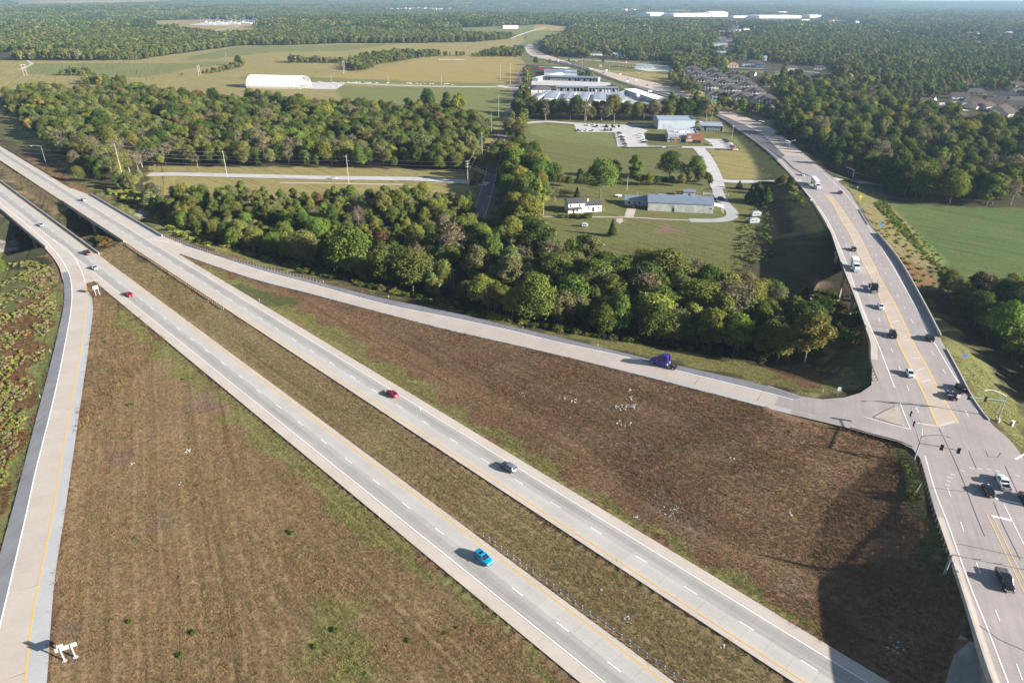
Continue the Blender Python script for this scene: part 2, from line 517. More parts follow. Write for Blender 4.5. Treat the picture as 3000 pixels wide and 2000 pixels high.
AR_DL = trace([(2696,1220),(2671,1162.6),(2647,1105),(2605.6,1008),(2588,965.6),(2540,850),(2492,745.5),(2470,697.7),(2451,650),(2420,600),(2380,553)], za)
AR_DR = trace([(2840,1225),(2760,1078),(2677,949.6),(2636,876),(2602,815.7),(2575,764.7),(2553,720),(2524,672),(2505,643.5),(2470,595),(2445,565)], za)
AR_BR = (672.0, 962.0)      # creek bridge, by survey row
ART_MID = np.stack([np.interp(np.linspace(0, 1, 900), np.linspace(0, 1, len(AR_L)), AR_L[:, k]) * .5 +
                    np.interp(np.linspace(0, 1, 900), np.linspace(0, 1, len(AR_R)), AR_R[:, k]) * .5 for k in range(3)], 1)

# side roads (survey polylines, centre + half width)
ROAD_TRAIL = dict(c=[(1545,187),(1527,215),(1514,250),(1500,310),(1480,370),(1462,420),(1446,470),(1435,525),(1425,560),(1412,605),(1398,640)], w=4.2)
ROAD_CROSS = dict(c=[(435,512),(520,511),(640,514),(760,517),(900,520),(1000,522),(1100,523),(1240,526),(1340,532),(1430,540)], w=5.0)

# ---------------------------------------------------------------- terrain
INFIELD = [(-200,-200),(-200,560),(0,600),(330,700),(526,740),(750,816),(909,857),(1100,908),(1324,965),(1500,1004),(1972,1117),(2250,1190),(2473,1246),(2632,1290),(2680,1310),(2740,1500),(2950,2100),(2950,2800),(-600,2800),(-600,-200)]
CREEK = [(-260,800),(0,735),(190,690),(430,632),(600,660),(800,735),(1000,775),(1250,835),(1500,905),(1800,960),(2100,1000),(2330,960),(2460,870),(2580,820),(2700,850),(2900,950),(3150,1090)]

def road_samples(line, hw, slope, skip=None):
    return [(p[0], p[1], p[2], hw, slope) for i, p in enumerate(line) if not (skip is not None and skip[i])]
_S = []
for (s0, s1), br, ci, co in ((A_S, A_BR, A_IN, A_OUT), (B_S, B_BR, B_LO, B_UP)):
    ln = hw_line(s0, s1, (ci + co) / 2, 0, 3.0)
    ss = np.linspace(s0, s1, len(ln))
    _S += road_samples(ln, abs(co - ci) / 2 + .1, .42, (ss > br[0]) & (ss < br[1]))
for L_, R_, sl in ((R1_L, R1_R, .25), (R2_U, R2_D, -1)):
    n = max(len(L_), len(R_))
    for i in range(n):
        a = L_[min(len(L_) - 1, int(i * len(L_) / n))]
        j = int(np.argmin(np.hypot(R_[:, 0] - a[0], R_[:, 1] - a[1])))
        b = R_[j]
        w = math.hypot(a[0] - b[0], a[1] - b[1])
        if w > 14 or (L_ is R1_L and a[1] > 268):
            continue
        _S.append(((a[0] + b[0]) / 2, (a[1] + b[1]) / 2, (a[2] + b[2]) / 2, w / 2, sl))
_ap = resample(np.array([(*sight(2320, 1185, 6.3), 6.3), (*sight(2500, 1205, 6.7), 6.7), (*sight(2640, 1215, 7), 7.0)]), 3)
_S += road_samples(_ap, 8.5, -1)
for a in AR_L:
    j = int(np.argmin(np.hypot(AR_R[:, 0] - a[0], AR_R[:, 1] - a[1])))
    b = AR_R[j]
    py = bearing(a[0], a[1], a[2])[1]
    if AR_BR[0] < py < AR_BR[1] or a[1] < 88:
        continue
    if a[1] > 1100 and len(_S) % 2:
        pass
    w = math.hypot(a[0] - b[0], a[1] - b[1])
    _S.append(((a[0] + b[0]) / 2, (a[1] + b[1]) / 2, (a[2] + b[2]) / 2, w / 2, .30 if a[1] > 300 else .42))
_S = np.array(_S)
_CR = np.array(sight(*np.array(CREEK, float).T, -6.0)).T
_CR = resample(np.c_[_CR, np.zeros(len(_CR))], 4.0)[:, :2]
_HW = [hw_line(-800, 60, (A_IN + A_OUT) / 2, 0, 3.0), hw_line(-800, 60, (B_LO + B_UP) / 2, 0, 3.0)]

def near_dist(x, y, pts):
    best = np.full(x.shape, 1e9); idx = np.zeros(x.shape, int)
    for k0 in range(0, len(x), 4000):
        sl = slice(k0, k0 + 4000)
        d = (x[sl, None] - pts[None, :, 0]) ** 2 + (y[sl, None] - pts[None, :, 1]) ** 2
        i = np.argmin(d, 1); idx[sl] = i
        best[sl] = np.sqrt(d[np.arange(len(i)), i])
    return best, idx

def ground_z(x, y):
    x = np.atleast_1d(np.asarray(x, float)); y = np.atleast_1d(np.asarray(y, float))
    shp = x.shape
    x = x.ravel(); y = y.ravel()
    z = -3.5 + 2.0 * smooth(330, 520, y) + 1.5 * smooth(520, 800, y)
    z = z + 62 * smooth(5500, 12500, y) + smooth(1500, 3200, y) * (10 * np.sin(x / 900 + 1.3) * np.sin(y / 1300 + .4) + 7 * np.sin(x / 500 - y / 800) + 4)
    z = z + smooth(100, 300, y) * (1 - smooth(430, 600, y)) * .25 * np.sin(x / 23.) * np.sin(y / 31. + 1)
    near = y < 1900
    if near.any():
        xn, yn = x[near], y[near]
        zn = z[near]
        px, py = bearing(xn, yn, np.full(len(xn), 0.0))
        inf = in_poly(px, py, INFIELD)
        zn = np.where(inf, -.45 + .12 * np.sin(xn / 9.) * np.sin(yn / 11.), zn)
        nr = yn < 620
        dc = np.full(len(xn), 1e9)
        if nr.any():
            dc[nr] = near_dist(xn[nr], yn[nr], _CR)[0]
        zn = np.minimum(zn, -8.6 + .36 * np.maximum(dc - 6, 0))
        for k0 in range(0, len(xn), 4000):
            sl = slice(k0, k0 + 4000)
            d = np.hypot(xn[sl, None] - _S[None, :, 0], yn[sl, None] - _S[None, :, 1]) - _S[None, :, 3]
            slp = np.where(_S[None, :, 4] < 0, np.where(inf[sl, None], .135, .30), _S[None, :, 4])
            slp = np.where(inf[sl, None] & (_S[None, :, 1] > 94) & (_S[None, :, 1] < 156) & (_S[None, :, 2] > 6) & (_S[None, :, 4] > .4), np.interp(_S[None, :, 1], [94, 122], [.42, .20]), slp)
            zz = _S[None, :, 2] - .13 - slp * np.maximum(d, 0)
            zn[sl] = np.maximum(zn[sl], zz.max(1))
            ins = d < .3
            lo = np.where(ins, _S[None, :, 2] - .13, 1e9).min(1)
            zn[sl] = np.minimum(zn[sl], lo)
        if nr.any():
            for h in _HW:
                d = near_dist(xn[nr], yn[nr], h)[0] - 7.0
                zn[nr] = np.minimum(zn[nr], -.13 + .6 * np.maximum(d - 1.0, 0))
        z[near] = zn
    return z.reshape(shp)

def G(px, py, lift=0.0):
    """ground point under a survey sight line: Vector(x, y, z)"""
    z = 0.0
    for _ in range(14):
        x, y = sight(px, py, z)
        z = .5 * z + .5 * float(ground_z(x, y)[0])
    x, y = sight(px, py, z)
    return Vector((float(x), float(y), z + lift))

def Gz(x, y):
    return float(ground_z(x, y)[0])

def height_at(base, top_py):
    """height of an upright on base whose top is sighted on row top_py"""
    px, _ = bearing(base.x, base.y, base.z)
    v = ((top_py - 1000) * _cr - (px - 1500) * _sr) / FPX
    return CAM_H - base.y * (_sp + v * _cp) / (_cp - v * _sp) - base.z

# ---------------------------------------------------------------- vegetation and field zones (survey polygons)
# colour of what grows or lies there; dark also stands for painted valley shade
ZC = dict(
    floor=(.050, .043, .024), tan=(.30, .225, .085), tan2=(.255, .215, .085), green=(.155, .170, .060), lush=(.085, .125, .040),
    lawn=(.128, .130, .046), brown=(.185, .112, .068), left=(.222, .150, .082), verge=(.185, .172, .066), median=(.200, .148, .076),
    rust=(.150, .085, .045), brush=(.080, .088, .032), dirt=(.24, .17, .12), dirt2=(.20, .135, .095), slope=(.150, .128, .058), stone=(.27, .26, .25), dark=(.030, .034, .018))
F1 = [(-300,182),(0,178),(200,177),(400,177),(480,163),(600,148),(700,134),(850,133),(1000,127),(1200,127),(1400,123),(1490,114),(1535,105),(1545,190),(1510,300),(1455,400),(1440,372),(1330,345),(1130,332),(850,315),(600,298),(350,262),(130,272),(0,285),(-300,300)]
ZONES = [
    ('tan2', F1),
    ('green', [(560,165),(700,136),(850,135),(1100,130),(1180,128),(1000,150),(800,152),(640,172),(540,178)]),
    ('green', [(100,186),(500,186),(740,178),(560,200),(420,228),(250,222),(60,216)]),
    ('tan', [(880,225),(1050,212),(1250,170),(1500,165),(1515,190),(1500,240),(1200,238),(1000,235)]),
    ('green', [(980,252),(1500,260),(1490,330),(1440,372),(1330,345),(1130,332),(1000,300)]),
    ('green', [(700,224),(960,228),(1240,240),(1500,246),(1500,256),(1200,246),(900,240),(700,234)]),
    ('tan', [(20,1),(500,0),(520,5),(260,12),(40,16)]),
    ('tan', [(410,62),(560,58),(700,66),(790,78),(760,92),(640,95),(560,84),(420,72)]),
    ('green', [(1350,82),(1500,76),(1590,72),(1650,80),(1560,100),(1530,110),(1500,98),(1350,95)]),
    ('tan', [(1570,72),(1660,78),(1650,92),(1560,90)]),
    ('green', [(1545,100),(1600,92),(1650,96),(1592,112),(1572,132),(1580,150),(1560,150),(1530,140)]),
    ('lawn', [(1500,130),(1560,170),(1700,205),(1850,258),(2000,300),(2100,345),(2250,452),(2352,556),(2190,540),(2050,440),(1960,330),(1850,268),(1650,195),(1540,190)]),
    ('lawn', [(1560,140),(1600,160),(1700,170),(1850,178),(1970,190),(1985,235),(2020,262),(2060,290),(1900,250),(1700,190),(1580,158)]),
    ('tan2', [(1760,206),(1960,216),(1985,240),(1930,240),(1800,214)]),
    ('tan2', [(2040,262),(2120,300),(2280,360),(2330,400),(2250,372),(2100,312),(2000,262)]),
    ('tan2', [(2230,235),(2330,245),(2390,275),(2330,290),(2250,270)]),
    ('lawn', [(2140,208),(2330,206),(2340,226),(2160,216)]),
    ('lawn', [(1540,350),(1700,355),(2090,360),(2150,400),(2270,480),(2320,530),(2190,540),(2060,530),(1950,545),(1590,545),(1545,470),(1530,400)]),
    ('green', [(1545,362),(1810,372),(1850,440),(1700,420),(1560,400)]),
    ('green', [(2130,400),(2170,400),(2330,520),(2280,530)]),
    ('tan2', [(2078,438),(2175,438),(2260,524),(2110,524)]),
    ('lawn', [(1520,538),(2110,530),(2220,545),(2260,580),(2240,640),(2200,720),(2160,800),(1500,790)]),
    ('lush', [(2600,585),(2700,600),(2850,606),(3080,612),(3300,640),(3300,900),(2950,875),(2800,812),(2700,705)]),
    ('lawn', [(2440,505),(2560,545),(2620,600),(2700,705),(2800,812),(2760,850),(2660,770),(2560,660),(2480,550)]),
    ('slope', [(2520,600),(2560,600),(2720,770),(2790,800),(2800,850),(2700,860),(2600,760)]),
    ('brush', [(2690,790),(2760,770),(2800,830),(2720,845)]),
    ('rust', [(2610,740),(2720,780),(2760,830),(2680,850),(2630,790)]),
    ('lawn', [(2700,870),(2800,960),(2900,1080),(3000,1200),(3000,1330),(2900,1240),(2800,1080),(2720,920)]),
    ('tan2', [(1425,390),(1445,400),(1430,470),(1410,540),(1385,560),(1370,520),(1400,470)]),
    ('tan2', [(430,486),(1100,494),(1400,498),(1440,545),(1390,606),(1100,600),(700,598),(430,585)]),
    ('lawn', [(1385,545),(1460,545),(1450,640),(1390,640)]),
    # slopes left of the highway
    ('brush', [(-400,420),(0,350),(60,395),(130,450),(250,520),(330,590),(440,625),(520,690),(430,668),(270,560),(150,470),(0,400),(-400,600)]),
    ('rust', [(40,420),(130,480),(240,540),(330,610),(300,620),(200,545),(80,468)]),
    ('verge', [(-100,330),(0,335),(130,450),(280,560),(440,660),(600,730),(800,785),(950,820),(1132,868),(1300,902),(1500,950),(1700,995),(1920,1048),(2250,1125),(2345,1158),(2473,1160),(2545,1125),(2548,1090),(2420,1075),(2250,1070),(2050,1040),(1850,1008),(1700,980),(1560,965),(1400,935),(1250,892),(1050,845),(900,805),(760,762),(600,705),(500,668),(400,630),(260,530),(0,310)]),
    ('rust', [(640,742),(900,815),(1050,850),(1060,862),(900,822),(640,752)]),
    ('brown', [(2250,1075),(2420,1078),(2460,1090),(2400,1130),(2290,1120)]),
    ('dirt', [(2385,1000),(2400,1000),(2462,1090),(2440,1092)]),
    # infields
    ('brown', INFIELD),
    ('left', [(230,860),(300,880),(338,900),(494,1010),(750,1228),(1091,1510),(1500,1840),(1717,2010),(1850,2200),(-300,2200),(120,2000),(190,1500),(262,1000)]),
    ('verge', [(300,880),(345,895),(494,1002),(750,1218),(1091,1502),(1500,1830),(1717,2002),(1650,2002),(1440,1840),(1060,1560),(740,1285),(500,1080),(330,930)]),
    ('median', [(-300,300),(0,480),(274,742),(609,1000),(1279,1500),(1968,2000),(2200,2200),(2400,2100),(2387,2010),(1592,1508),(1069,1175),(817,1008),(386,728),(188,590),(0,455),(-300,280)]),
    ('verge', [(500,742),(560,762),(750,888),(944,1008),(1145,1130),(1500,1340),(1780,1508),(2250,1780),(2420,1885),(2400,1830),(2250,1742),(1820,1490),(1500,1290),(1180,1090),(950,940),(740,835),(600,770)]),
    ('brush', [(640,842),(700,835),(860,880),(860,900),(760,890)]),
    ('brush', [(2640,1290),(2690,1320),(2740,1500),(2810,1720),(2830,1800),(2760,1760),(2700,1600),(2640,1420)]),
    ('brush', [(2440,900),(2545,930),(2552,1060),(2540,1120),(2500,1120),(2470,1050),(2420,980)]),
    ('rust', [(2500,940),(2540,935),(2548,1000),(2520,1010)]),
    ('brush', [(2300,520),(2350,556),(2395,615),(2430,680),(2380,700),(2300,600),(2260,560)]),
    ('brush', [(-900,700),(0,780),(60,790),(130,760),(165,775),(180,830),(182,890),(160,990),(92,1250),(30,1490),(-20,1660),(-200,2300),(-900,2300)]),
    ('rust', [(-500,1500),(60,900),(110,800),(150,800),(150,930),(80,1180),(20,1400),(-60,1700),(-500,2300)]),
    ('green', [(150,860),(184,832),(186,890),(162,1005),(92,1270),(30,1500),(-30,1700),(-60,1690),(0,1480),(60,1250),(120,1030),(150,900)]),
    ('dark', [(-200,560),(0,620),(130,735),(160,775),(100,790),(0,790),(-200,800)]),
    ('dark', [(190,600),(250,645),(340,695),(320,735),(290,745),(215,690),(150,640)]),  # valley between the bridges: its shade painted as dark ground
    ('stone', [(-60,700),(60,705),(75,730),(0,738),(-60,740)]),
    ('stone', [(395,632),(430,602),(452,610),(420,640)]),
    ('median', [(-200,360),(0,440),(120,545),(190,590),(180,650),(100,590),(0,500)]),
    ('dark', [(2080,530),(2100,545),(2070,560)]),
    ('lot', [(0,0),(1,0),(0,1)]),
]
ZC['lot'] = ZC['lawn']
STONES = [(1825,1240,1.6),(1845,1165,1.2),(1840,1190,1.5),(1820,1195,1.3),(1868,1190,1.2),(1530,1155,1.1),(1648,1165,1.1),(548,1320,.8),(2145,1343,.6),(1965,1495,2.0),(1682,1174,.8),(1843,1143,.5),(1813,1190,.9),(2632,1885,1.8),(1805,1640,.4),(1762,1728,.4),(1836,1808,.6),(2120,1895,.5),(1862,1514,.4),(385,1358,.5),(525,1416,.5),(2350,1295,.4),(2316,1503,.6)]
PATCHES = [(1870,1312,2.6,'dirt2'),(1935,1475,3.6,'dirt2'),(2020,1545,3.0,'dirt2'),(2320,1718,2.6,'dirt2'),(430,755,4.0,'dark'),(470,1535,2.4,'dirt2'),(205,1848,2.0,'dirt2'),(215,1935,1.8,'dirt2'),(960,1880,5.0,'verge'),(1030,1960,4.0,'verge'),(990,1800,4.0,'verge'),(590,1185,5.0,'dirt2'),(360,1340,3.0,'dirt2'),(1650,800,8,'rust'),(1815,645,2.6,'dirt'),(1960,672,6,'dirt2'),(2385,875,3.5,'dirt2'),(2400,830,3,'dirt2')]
# ---------------------------------------------------------------- ground sheet
def axis(segs):
    r = [segs[0][0]]
    for a, b, st in segs:
        n = max(1, int(round((b - a) / st)))
        r += list(a + (b - a) * (np.arange(n) + 1) / n)
    return np.array(r)
gx = axis([(-12000, -2000, 500), (-2000, -800, 40), (-800, -330, 6), (-330, 230, 2.0), (230, 800, 6), (800, 2000, 40), (2000, 12000, 500)])
gy = axis([(-400, 40, 40), (40, 420, 2.0), (420, 640, 3), (640, 1300, 6), (1300, 3000, 25), (3000, 14000, 250)])
GX, GY = np.meshgrid(gx, gy)
nx, ny = len(gx), len(gy)
GZ = ground_z(GX.ravel(), GY.ravel())
gv = np.stack([GX.ravel(), GY.ravel(), GZ], 1)
ii = (np.arange(ny - 1)[:, None] * nx + np.arange(nx - 1)[None, :]).ravel()
gf = np.stack([ii, ii + 1, ii + nx + 1, ii + nx], 1)
me = bpy.data.meshes.new('ground')
me.vertices.add(len(gv)); me.vertices.foreach_set('co', gv.ravel().astype('f'))
me.loops.add(gf.size); me.loops.foreach_set('vertex_index', gf.ravel().astype('i'))
me.polygons.add(len(gf))
me.polygons.foreach_set('loop_start', np.arange(0, gf.size, 4, dtype='i'))
me.polygons.foreach_set('loop_total', np.full(len(gf), 4, 'i'))
me.polygons.foreach_set('use_smooth', np.ones(len(gf), bool))
me.update(); me.validate()

def zone_colour(x, y, z):
    """what grows or is painted as shade at each ground point: base colour and zone index"""
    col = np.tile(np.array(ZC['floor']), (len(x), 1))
    jx = x + 1.6 * np.sin(y / 3.1 + x / 7.) + 1.2 * np.sin(x / 2.3 + y / 5.)
    jy = y + 1.6 * np.sin(x / 2.9 - y / 6.) + 1.2 * np.sin(y / 2.1)
    px, py = bearing(jx, jy, z)
    ok = y > 20
    zi = np.full(len(x), -1)
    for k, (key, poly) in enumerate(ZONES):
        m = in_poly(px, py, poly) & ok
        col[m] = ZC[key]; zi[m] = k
    near = y < 900
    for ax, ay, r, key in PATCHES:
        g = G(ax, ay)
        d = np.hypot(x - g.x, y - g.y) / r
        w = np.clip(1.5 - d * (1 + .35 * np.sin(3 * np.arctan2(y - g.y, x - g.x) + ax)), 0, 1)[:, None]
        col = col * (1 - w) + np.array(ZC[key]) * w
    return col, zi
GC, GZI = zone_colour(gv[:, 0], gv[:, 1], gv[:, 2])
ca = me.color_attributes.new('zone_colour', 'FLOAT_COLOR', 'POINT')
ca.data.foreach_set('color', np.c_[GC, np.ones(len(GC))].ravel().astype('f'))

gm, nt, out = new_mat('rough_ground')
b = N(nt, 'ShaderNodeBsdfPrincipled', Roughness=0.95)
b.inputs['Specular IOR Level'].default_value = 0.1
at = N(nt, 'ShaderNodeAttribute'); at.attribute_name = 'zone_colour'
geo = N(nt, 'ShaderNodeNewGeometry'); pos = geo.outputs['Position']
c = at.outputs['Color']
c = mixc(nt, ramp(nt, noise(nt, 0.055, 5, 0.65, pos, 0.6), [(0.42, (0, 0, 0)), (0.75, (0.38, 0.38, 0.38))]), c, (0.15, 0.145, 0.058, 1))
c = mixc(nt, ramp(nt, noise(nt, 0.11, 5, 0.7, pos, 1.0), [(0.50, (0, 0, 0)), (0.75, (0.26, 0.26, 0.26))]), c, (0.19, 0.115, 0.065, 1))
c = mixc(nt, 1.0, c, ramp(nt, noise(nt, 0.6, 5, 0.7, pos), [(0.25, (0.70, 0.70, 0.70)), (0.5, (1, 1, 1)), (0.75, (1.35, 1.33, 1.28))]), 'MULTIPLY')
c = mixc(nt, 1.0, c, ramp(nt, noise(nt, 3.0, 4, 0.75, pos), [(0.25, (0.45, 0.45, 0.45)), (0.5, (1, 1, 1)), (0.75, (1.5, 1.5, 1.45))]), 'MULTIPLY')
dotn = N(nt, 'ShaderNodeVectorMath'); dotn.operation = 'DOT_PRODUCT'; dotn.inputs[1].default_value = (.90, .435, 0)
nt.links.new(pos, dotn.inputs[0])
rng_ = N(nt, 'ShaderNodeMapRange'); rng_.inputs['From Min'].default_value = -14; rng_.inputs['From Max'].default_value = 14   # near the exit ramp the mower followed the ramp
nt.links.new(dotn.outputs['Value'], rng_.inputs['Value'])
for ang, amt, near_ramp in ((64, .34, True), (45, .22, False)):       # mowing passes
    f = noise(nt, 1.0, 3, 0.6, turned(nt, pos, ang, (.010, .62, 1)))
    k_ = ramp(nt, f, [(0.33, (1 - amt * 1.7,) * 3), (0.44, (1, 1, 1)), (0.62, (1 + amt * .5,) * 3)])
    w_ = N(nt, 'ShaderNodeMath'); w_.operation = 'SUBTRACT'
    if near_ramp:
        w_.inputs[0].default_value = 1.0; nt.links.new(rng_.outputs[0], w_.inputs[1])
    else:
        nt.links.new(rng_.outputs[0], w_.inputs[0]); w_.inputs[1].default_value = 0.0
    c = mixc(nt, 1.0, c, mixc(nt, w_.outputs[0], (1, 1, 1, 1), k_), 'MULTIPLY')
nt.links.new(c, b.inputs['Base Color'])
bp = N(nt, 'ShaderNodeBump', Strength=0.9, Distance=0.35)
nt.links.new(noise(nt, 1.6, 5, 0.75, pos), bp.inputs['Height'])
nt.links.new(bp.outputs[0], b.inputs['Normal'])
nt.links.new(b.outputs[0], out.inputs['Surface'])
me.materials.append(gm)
structure(link('ground', me), 'rough grass fields, mown verges and wood floor')

# ---------------------------------------------------------------- strips, lines and sheets
def pair(L, R):
    j = [int(np.argmin(np.hypot(R[:, 0] - a[0], R[:, 1] - a[1]))) for a in L]
    return R[j]
def zlift(l, dz):
    l = l.copy(); l[:, 2] += dz; return l
def strip_obj(name, L, R, m, dz=0.0, parent=None, label=None):
    Lz, Rz = zlift(L, dz), zlift(R, dz)
    o = MB().strip(Rz, Lz).build(name, m, parent)
    if o.data.polygons and o.data.polygons[0].normal.z < 0:
        o.data.flip_normals()
    if parent is None:
        structure(o, label)
    return o
def ribbon(mb, line, w, dz):
    a, b_ = zlift(offset(line, w / 2), dz), zlift(offset(line, -w / 2), dz)
    mb.strip(b_, a)
def dashes(mb, line, w, dz, on, period, phase=0.0):
    d = np.r_[0, np.cumsum(np.linalg.norm(np.diff(line[:, :2], axis=0), axis=1))]
    s = phase
    while s + on < d[-1]:
        q = np.linspace(s, s + on, 3)
        ribbon(mb, np.stack([np.interp(q, d, line[:, k]) for k in range(3)], 1), w, dz)
        s += period
def sheet(name, pts3, m, parent=None, label=None):
    tri = tessellate_polygon([[Vector(p) for p in pts3]])
    o = MB().add(pts3, tri).build(name, m, parent)
    if o.data.polygons[0].normal.z < 0:
        o.data.flip_normals()
    return structure(o, label) if parent is None else o
def px_sheet(name, poly, m, lift=.12, label=None, step=None):
    return sheet(name, [tuple(G(*p, lift)) for p in poly], m, None, label)
def drape(line2, w, lift):
    """2D centre line -> left and right 3D edges lying on the ground"""
    l3 = np.c_[line2, np.zeros(len(line2))]
    e = []
    for o_ in (w, -w):
        q = offset(l3, o_); q[:, 2] = ground_z(q[:, 0], q[:, 1]) + lift; e.append(q)
    return e
def px_road(name, pts, w, m, lift=.12, label=None, step=4.0):
    c2 = np.array([G(*p)[:] for p in pts])
    c2 = resample(c2, step)
    ctr = ground_z(c2[:, 0], c2[:, 1])
    L, R = drape(c2[:, :2], w, lift)
    L[:, 2] = np.maximum(L[:, 2], ctr + lift); R[:, 2] = np.maximum(R[:, 2], ctr + lift)
    L[:, 2] = R[:, 2] = np.maximum(L[:, 2], R[:, 2])
    return strip_obj(name, L, R, m, 0, None, label), L, R

# ---------------------------------------------------------------- the two straight carriageways, slab by slab
SLAB = 4.572
def slab_mesh(name, w, m):
    return MB().box((0, 0, -.1), (SLAB - .032, w - .02, .2)).mesh(name, m)
for nm, lab, yel, wht, s0, s1, e_in, e_out, wide in (
        ('highway', 'straight concrete carriageway carrying traffic away to the far left', A_Y, A_W, -650, 32, A_IN, A_OUT, 1),
        ('highway', 'straight concrete carriageway carrying traffic toward the bottom right', B_Y, B_W, -540, 0, B_UP, B_LO, -1)):
    base = strip_obj(nm, hw_line(-800, 60, max(e_in, e_out), -.03), hw_line(-800, 60, min(e_in, e_out), -.03), M['joint'], 0, None, lab)
    mid = (yel + wht) / 2
    lw = abs(wht - yel) / 2
    sm_l = slab_mesh('slab', lw, M['slab_light']); sm_d = slab_mesh('slab', lw, M['slab_dark'])
    ang = math.atan2(-1, 1) + .0038
    k = 0
    s = s0
    nmax = 148
    while s < s1 and k < nmax:
        for cc, sm in (((yel + mid) / 2, sm_l), ((wht + mid) / 2, sm_d)):
            x, y = sc2xy(s + SLAB / 2, cc)
            link('slab', sm, base, (x, y, 0), ang)
        s += SLAB; k += 1
    for a_, b_ in ((yel, e_in), (wht, e_out)):
        g_ = .03 if b_ > a_ else -.03
        strip_obj('shoulder', hw_line(-800, 60, max(a_ + g_, b_), 0), hw_line(-800, 60, min(a_ + g_, b_), 0), M['shoulder'], -.004, base)
def s_of(px, py):
    x, y = sight(px, py, 0)
    return (float(x) - float(y)) * R2_
wl_ = MB(); yl_ = MB()
ribbon(wl_, hw_line(-800, 60, A_W - .15), .20, .008)
ribbon(wl_, hw_line(-800, 60, B_W + .15), .20, .008)
ribbon(yl_, hw_line(-800, 60, A_Y + .15), .22, .008)
ribbon(yl_, hw_line(-800, 60, B_Y - .15), .22, .008)
for c_, ref in (((A_Y + A_W) / 2, s_of(1735, 1540.5)), ((B_Y + B_W) / 2, s_of(1632, 1820.5))):
    ph = (ref + 800) % 12.19
    dashes(wl_, hw_line(-800, 60, c_, 0, 1.0), .17, .008, 3.05, 12.19, ph)

# ---------------------------------------------------------------- exit ramp (left) and entrance ramp (middle)
def ramp_slabs(base, Wl, Yl, m):
    d = np.r_[0, np.cumsum(np.linalg.norm(np.diff(Wl[:, :2], axis=0), axis=1))]
    s = 0.0
    while s + SLAB < d[-1]:
        e = []
        for q in (s + .02, s + SLAB - .02):
            a = np.array([np.interp(q, d, Wl[:, k]) for k in range(3)])
            b_ = Yl[int(np.argmin(np.hypot(Yl[:, 0] - a[0], Yl[:, 1] - a[1])))]
            e.append((a, b_))
        mb = MB(); t = [e[0][0], e[1][0], e[1][1], e[0][1]]
        lo = [(p[0], p[1], p[2] - .15) for p in t]
        mb.add([tuple(p) for p in t] + lo, [(0, 1, 2, 3), (7, 6, 5, 4), (0, 4, 5, 1), (1, 5, 6, 2), (2, 6, 7, 3), (3, 7, 4, 0)])
        o = mb.build('slab', m, base)
        if o.data.polygons[0].normal.z < 0:
            o.data.flip_normals()
        s += SLAB
Wd = resample(R1_W[R1_W[:, 1] < 283], 1.0); Yd = resample(R1_Y[R1_Y[:, 1] < 290], .25)
r1 = strip_obj('exit_ramp', Wd, pair(Wd, Yd), M['joint'], -.03, None, 'pale concrete exit ramp curving down the left edge')
ramp_slabs(r1, Wd, Yd, M['ramp_slab'])
Ld = R1_L[R1_L[:, 1] < 275]
strip_obj('shoulder', Ld, pair(Ld, R1_W), M['asphalt_sh'], -.006, r1)
Rd = R1_R
strip_obj('shoulder', pair(Rd, resample(R1_Y, .5)), Rd, M['light_sh'], -.006, r1)
ribbon(wl_, R1_W[(R1_W[:, 1] < 400)], .26, .012)
y1 = R1_Y[R1_Y[:, 1] < 262]; ribbon(yl_, y1, .26, .012)
ribbon(wl_, R1_Y[R1_Y[:, 1] > 262], .26, .012)
# pavement where ramps leave and join
bl = hw_line(-560, -311, B_LO + .02, -.012)
sheet('ramp_taper', [tuple(p) for p in bl] + [(*map(float, sight(255, 828)), -.012), (*map(float, sight(250, 838)), -.012), (*map(float, sight(254, 860)), -.012),
      (*map(float, sight(210.5, 851)), -.012), (*map(float, sight(187, 829)), -.012)] + [(p[0], p[1], -.012) for p in R1_L[::-1] if p[1] > 278] + [(*sc2xy(-560, 62.5), -.012)], M['shoulder'], None, 'pale gore pavement where the exit ramp leaves')
strip_obj('ramp_taper', R1_W[(R1_W[:, 1] > 283) & (R1_W[:, 1] < 400)], pair(R1_W[(R1_W[:, 1] > 283) & (R1_W[:, 1] < 400)], R1_Y), M['slab_light'], -.008, None, 'widening lane of the exit ramp on the bridge')
al = hw_line(-490, -318, A_OUT - .02, -.026)
sheet('ramp_taper', [tuple(p) for p in al] + [(*map(float, sight(526, 742)), -.026), (*map(float, sight(560, 742)), -.026), (*map(float, sight(600, 738)), -.026)] + [(p[0], p[1], -.026) for p in R2_U[::-1] if p[0] < -142 and p[1] > 296] +
      [(*sc2xy(-356, 106.9), -.026), (*sc2xy(-458, 106.9), -.026), (*sc2xy(-485, 104), -.026)], M['shoulder'], None, 'pale pavement where the entrance ramp joins')
Wr = resample(R2_W, 1.0); Wr = Wr[Wr[:, 0] > -150]
Yr = resample(R2_Y, .25)
r2 = strip_obj('entrance_ramp', Wr, pair(Wr, Yr), M['joint'], -.03, None, 'beige concrete entrance ramp sweeping across the middle')
ramp_slabs(r2, Wr, Yr, M['ramp_slab'])
Ur = R2_U[R2_U[:, 0] > -158]
strip_obj('shoulder', Ur, pair(Ur, resample(R2_W, .5)), M['asphalt_sh'], -.006, r2)
strip_obj('shoulder', pair(R2_D[R2_D[:, 0] < 76], Yr), R2_D[R2_D[:, 0] < 76], M['light_sh'], -.006, r2)
ribbon(wl_, R2_W, .24, .012)
yf = MB(); ribbon(yf, R2_Y, .25, .012)

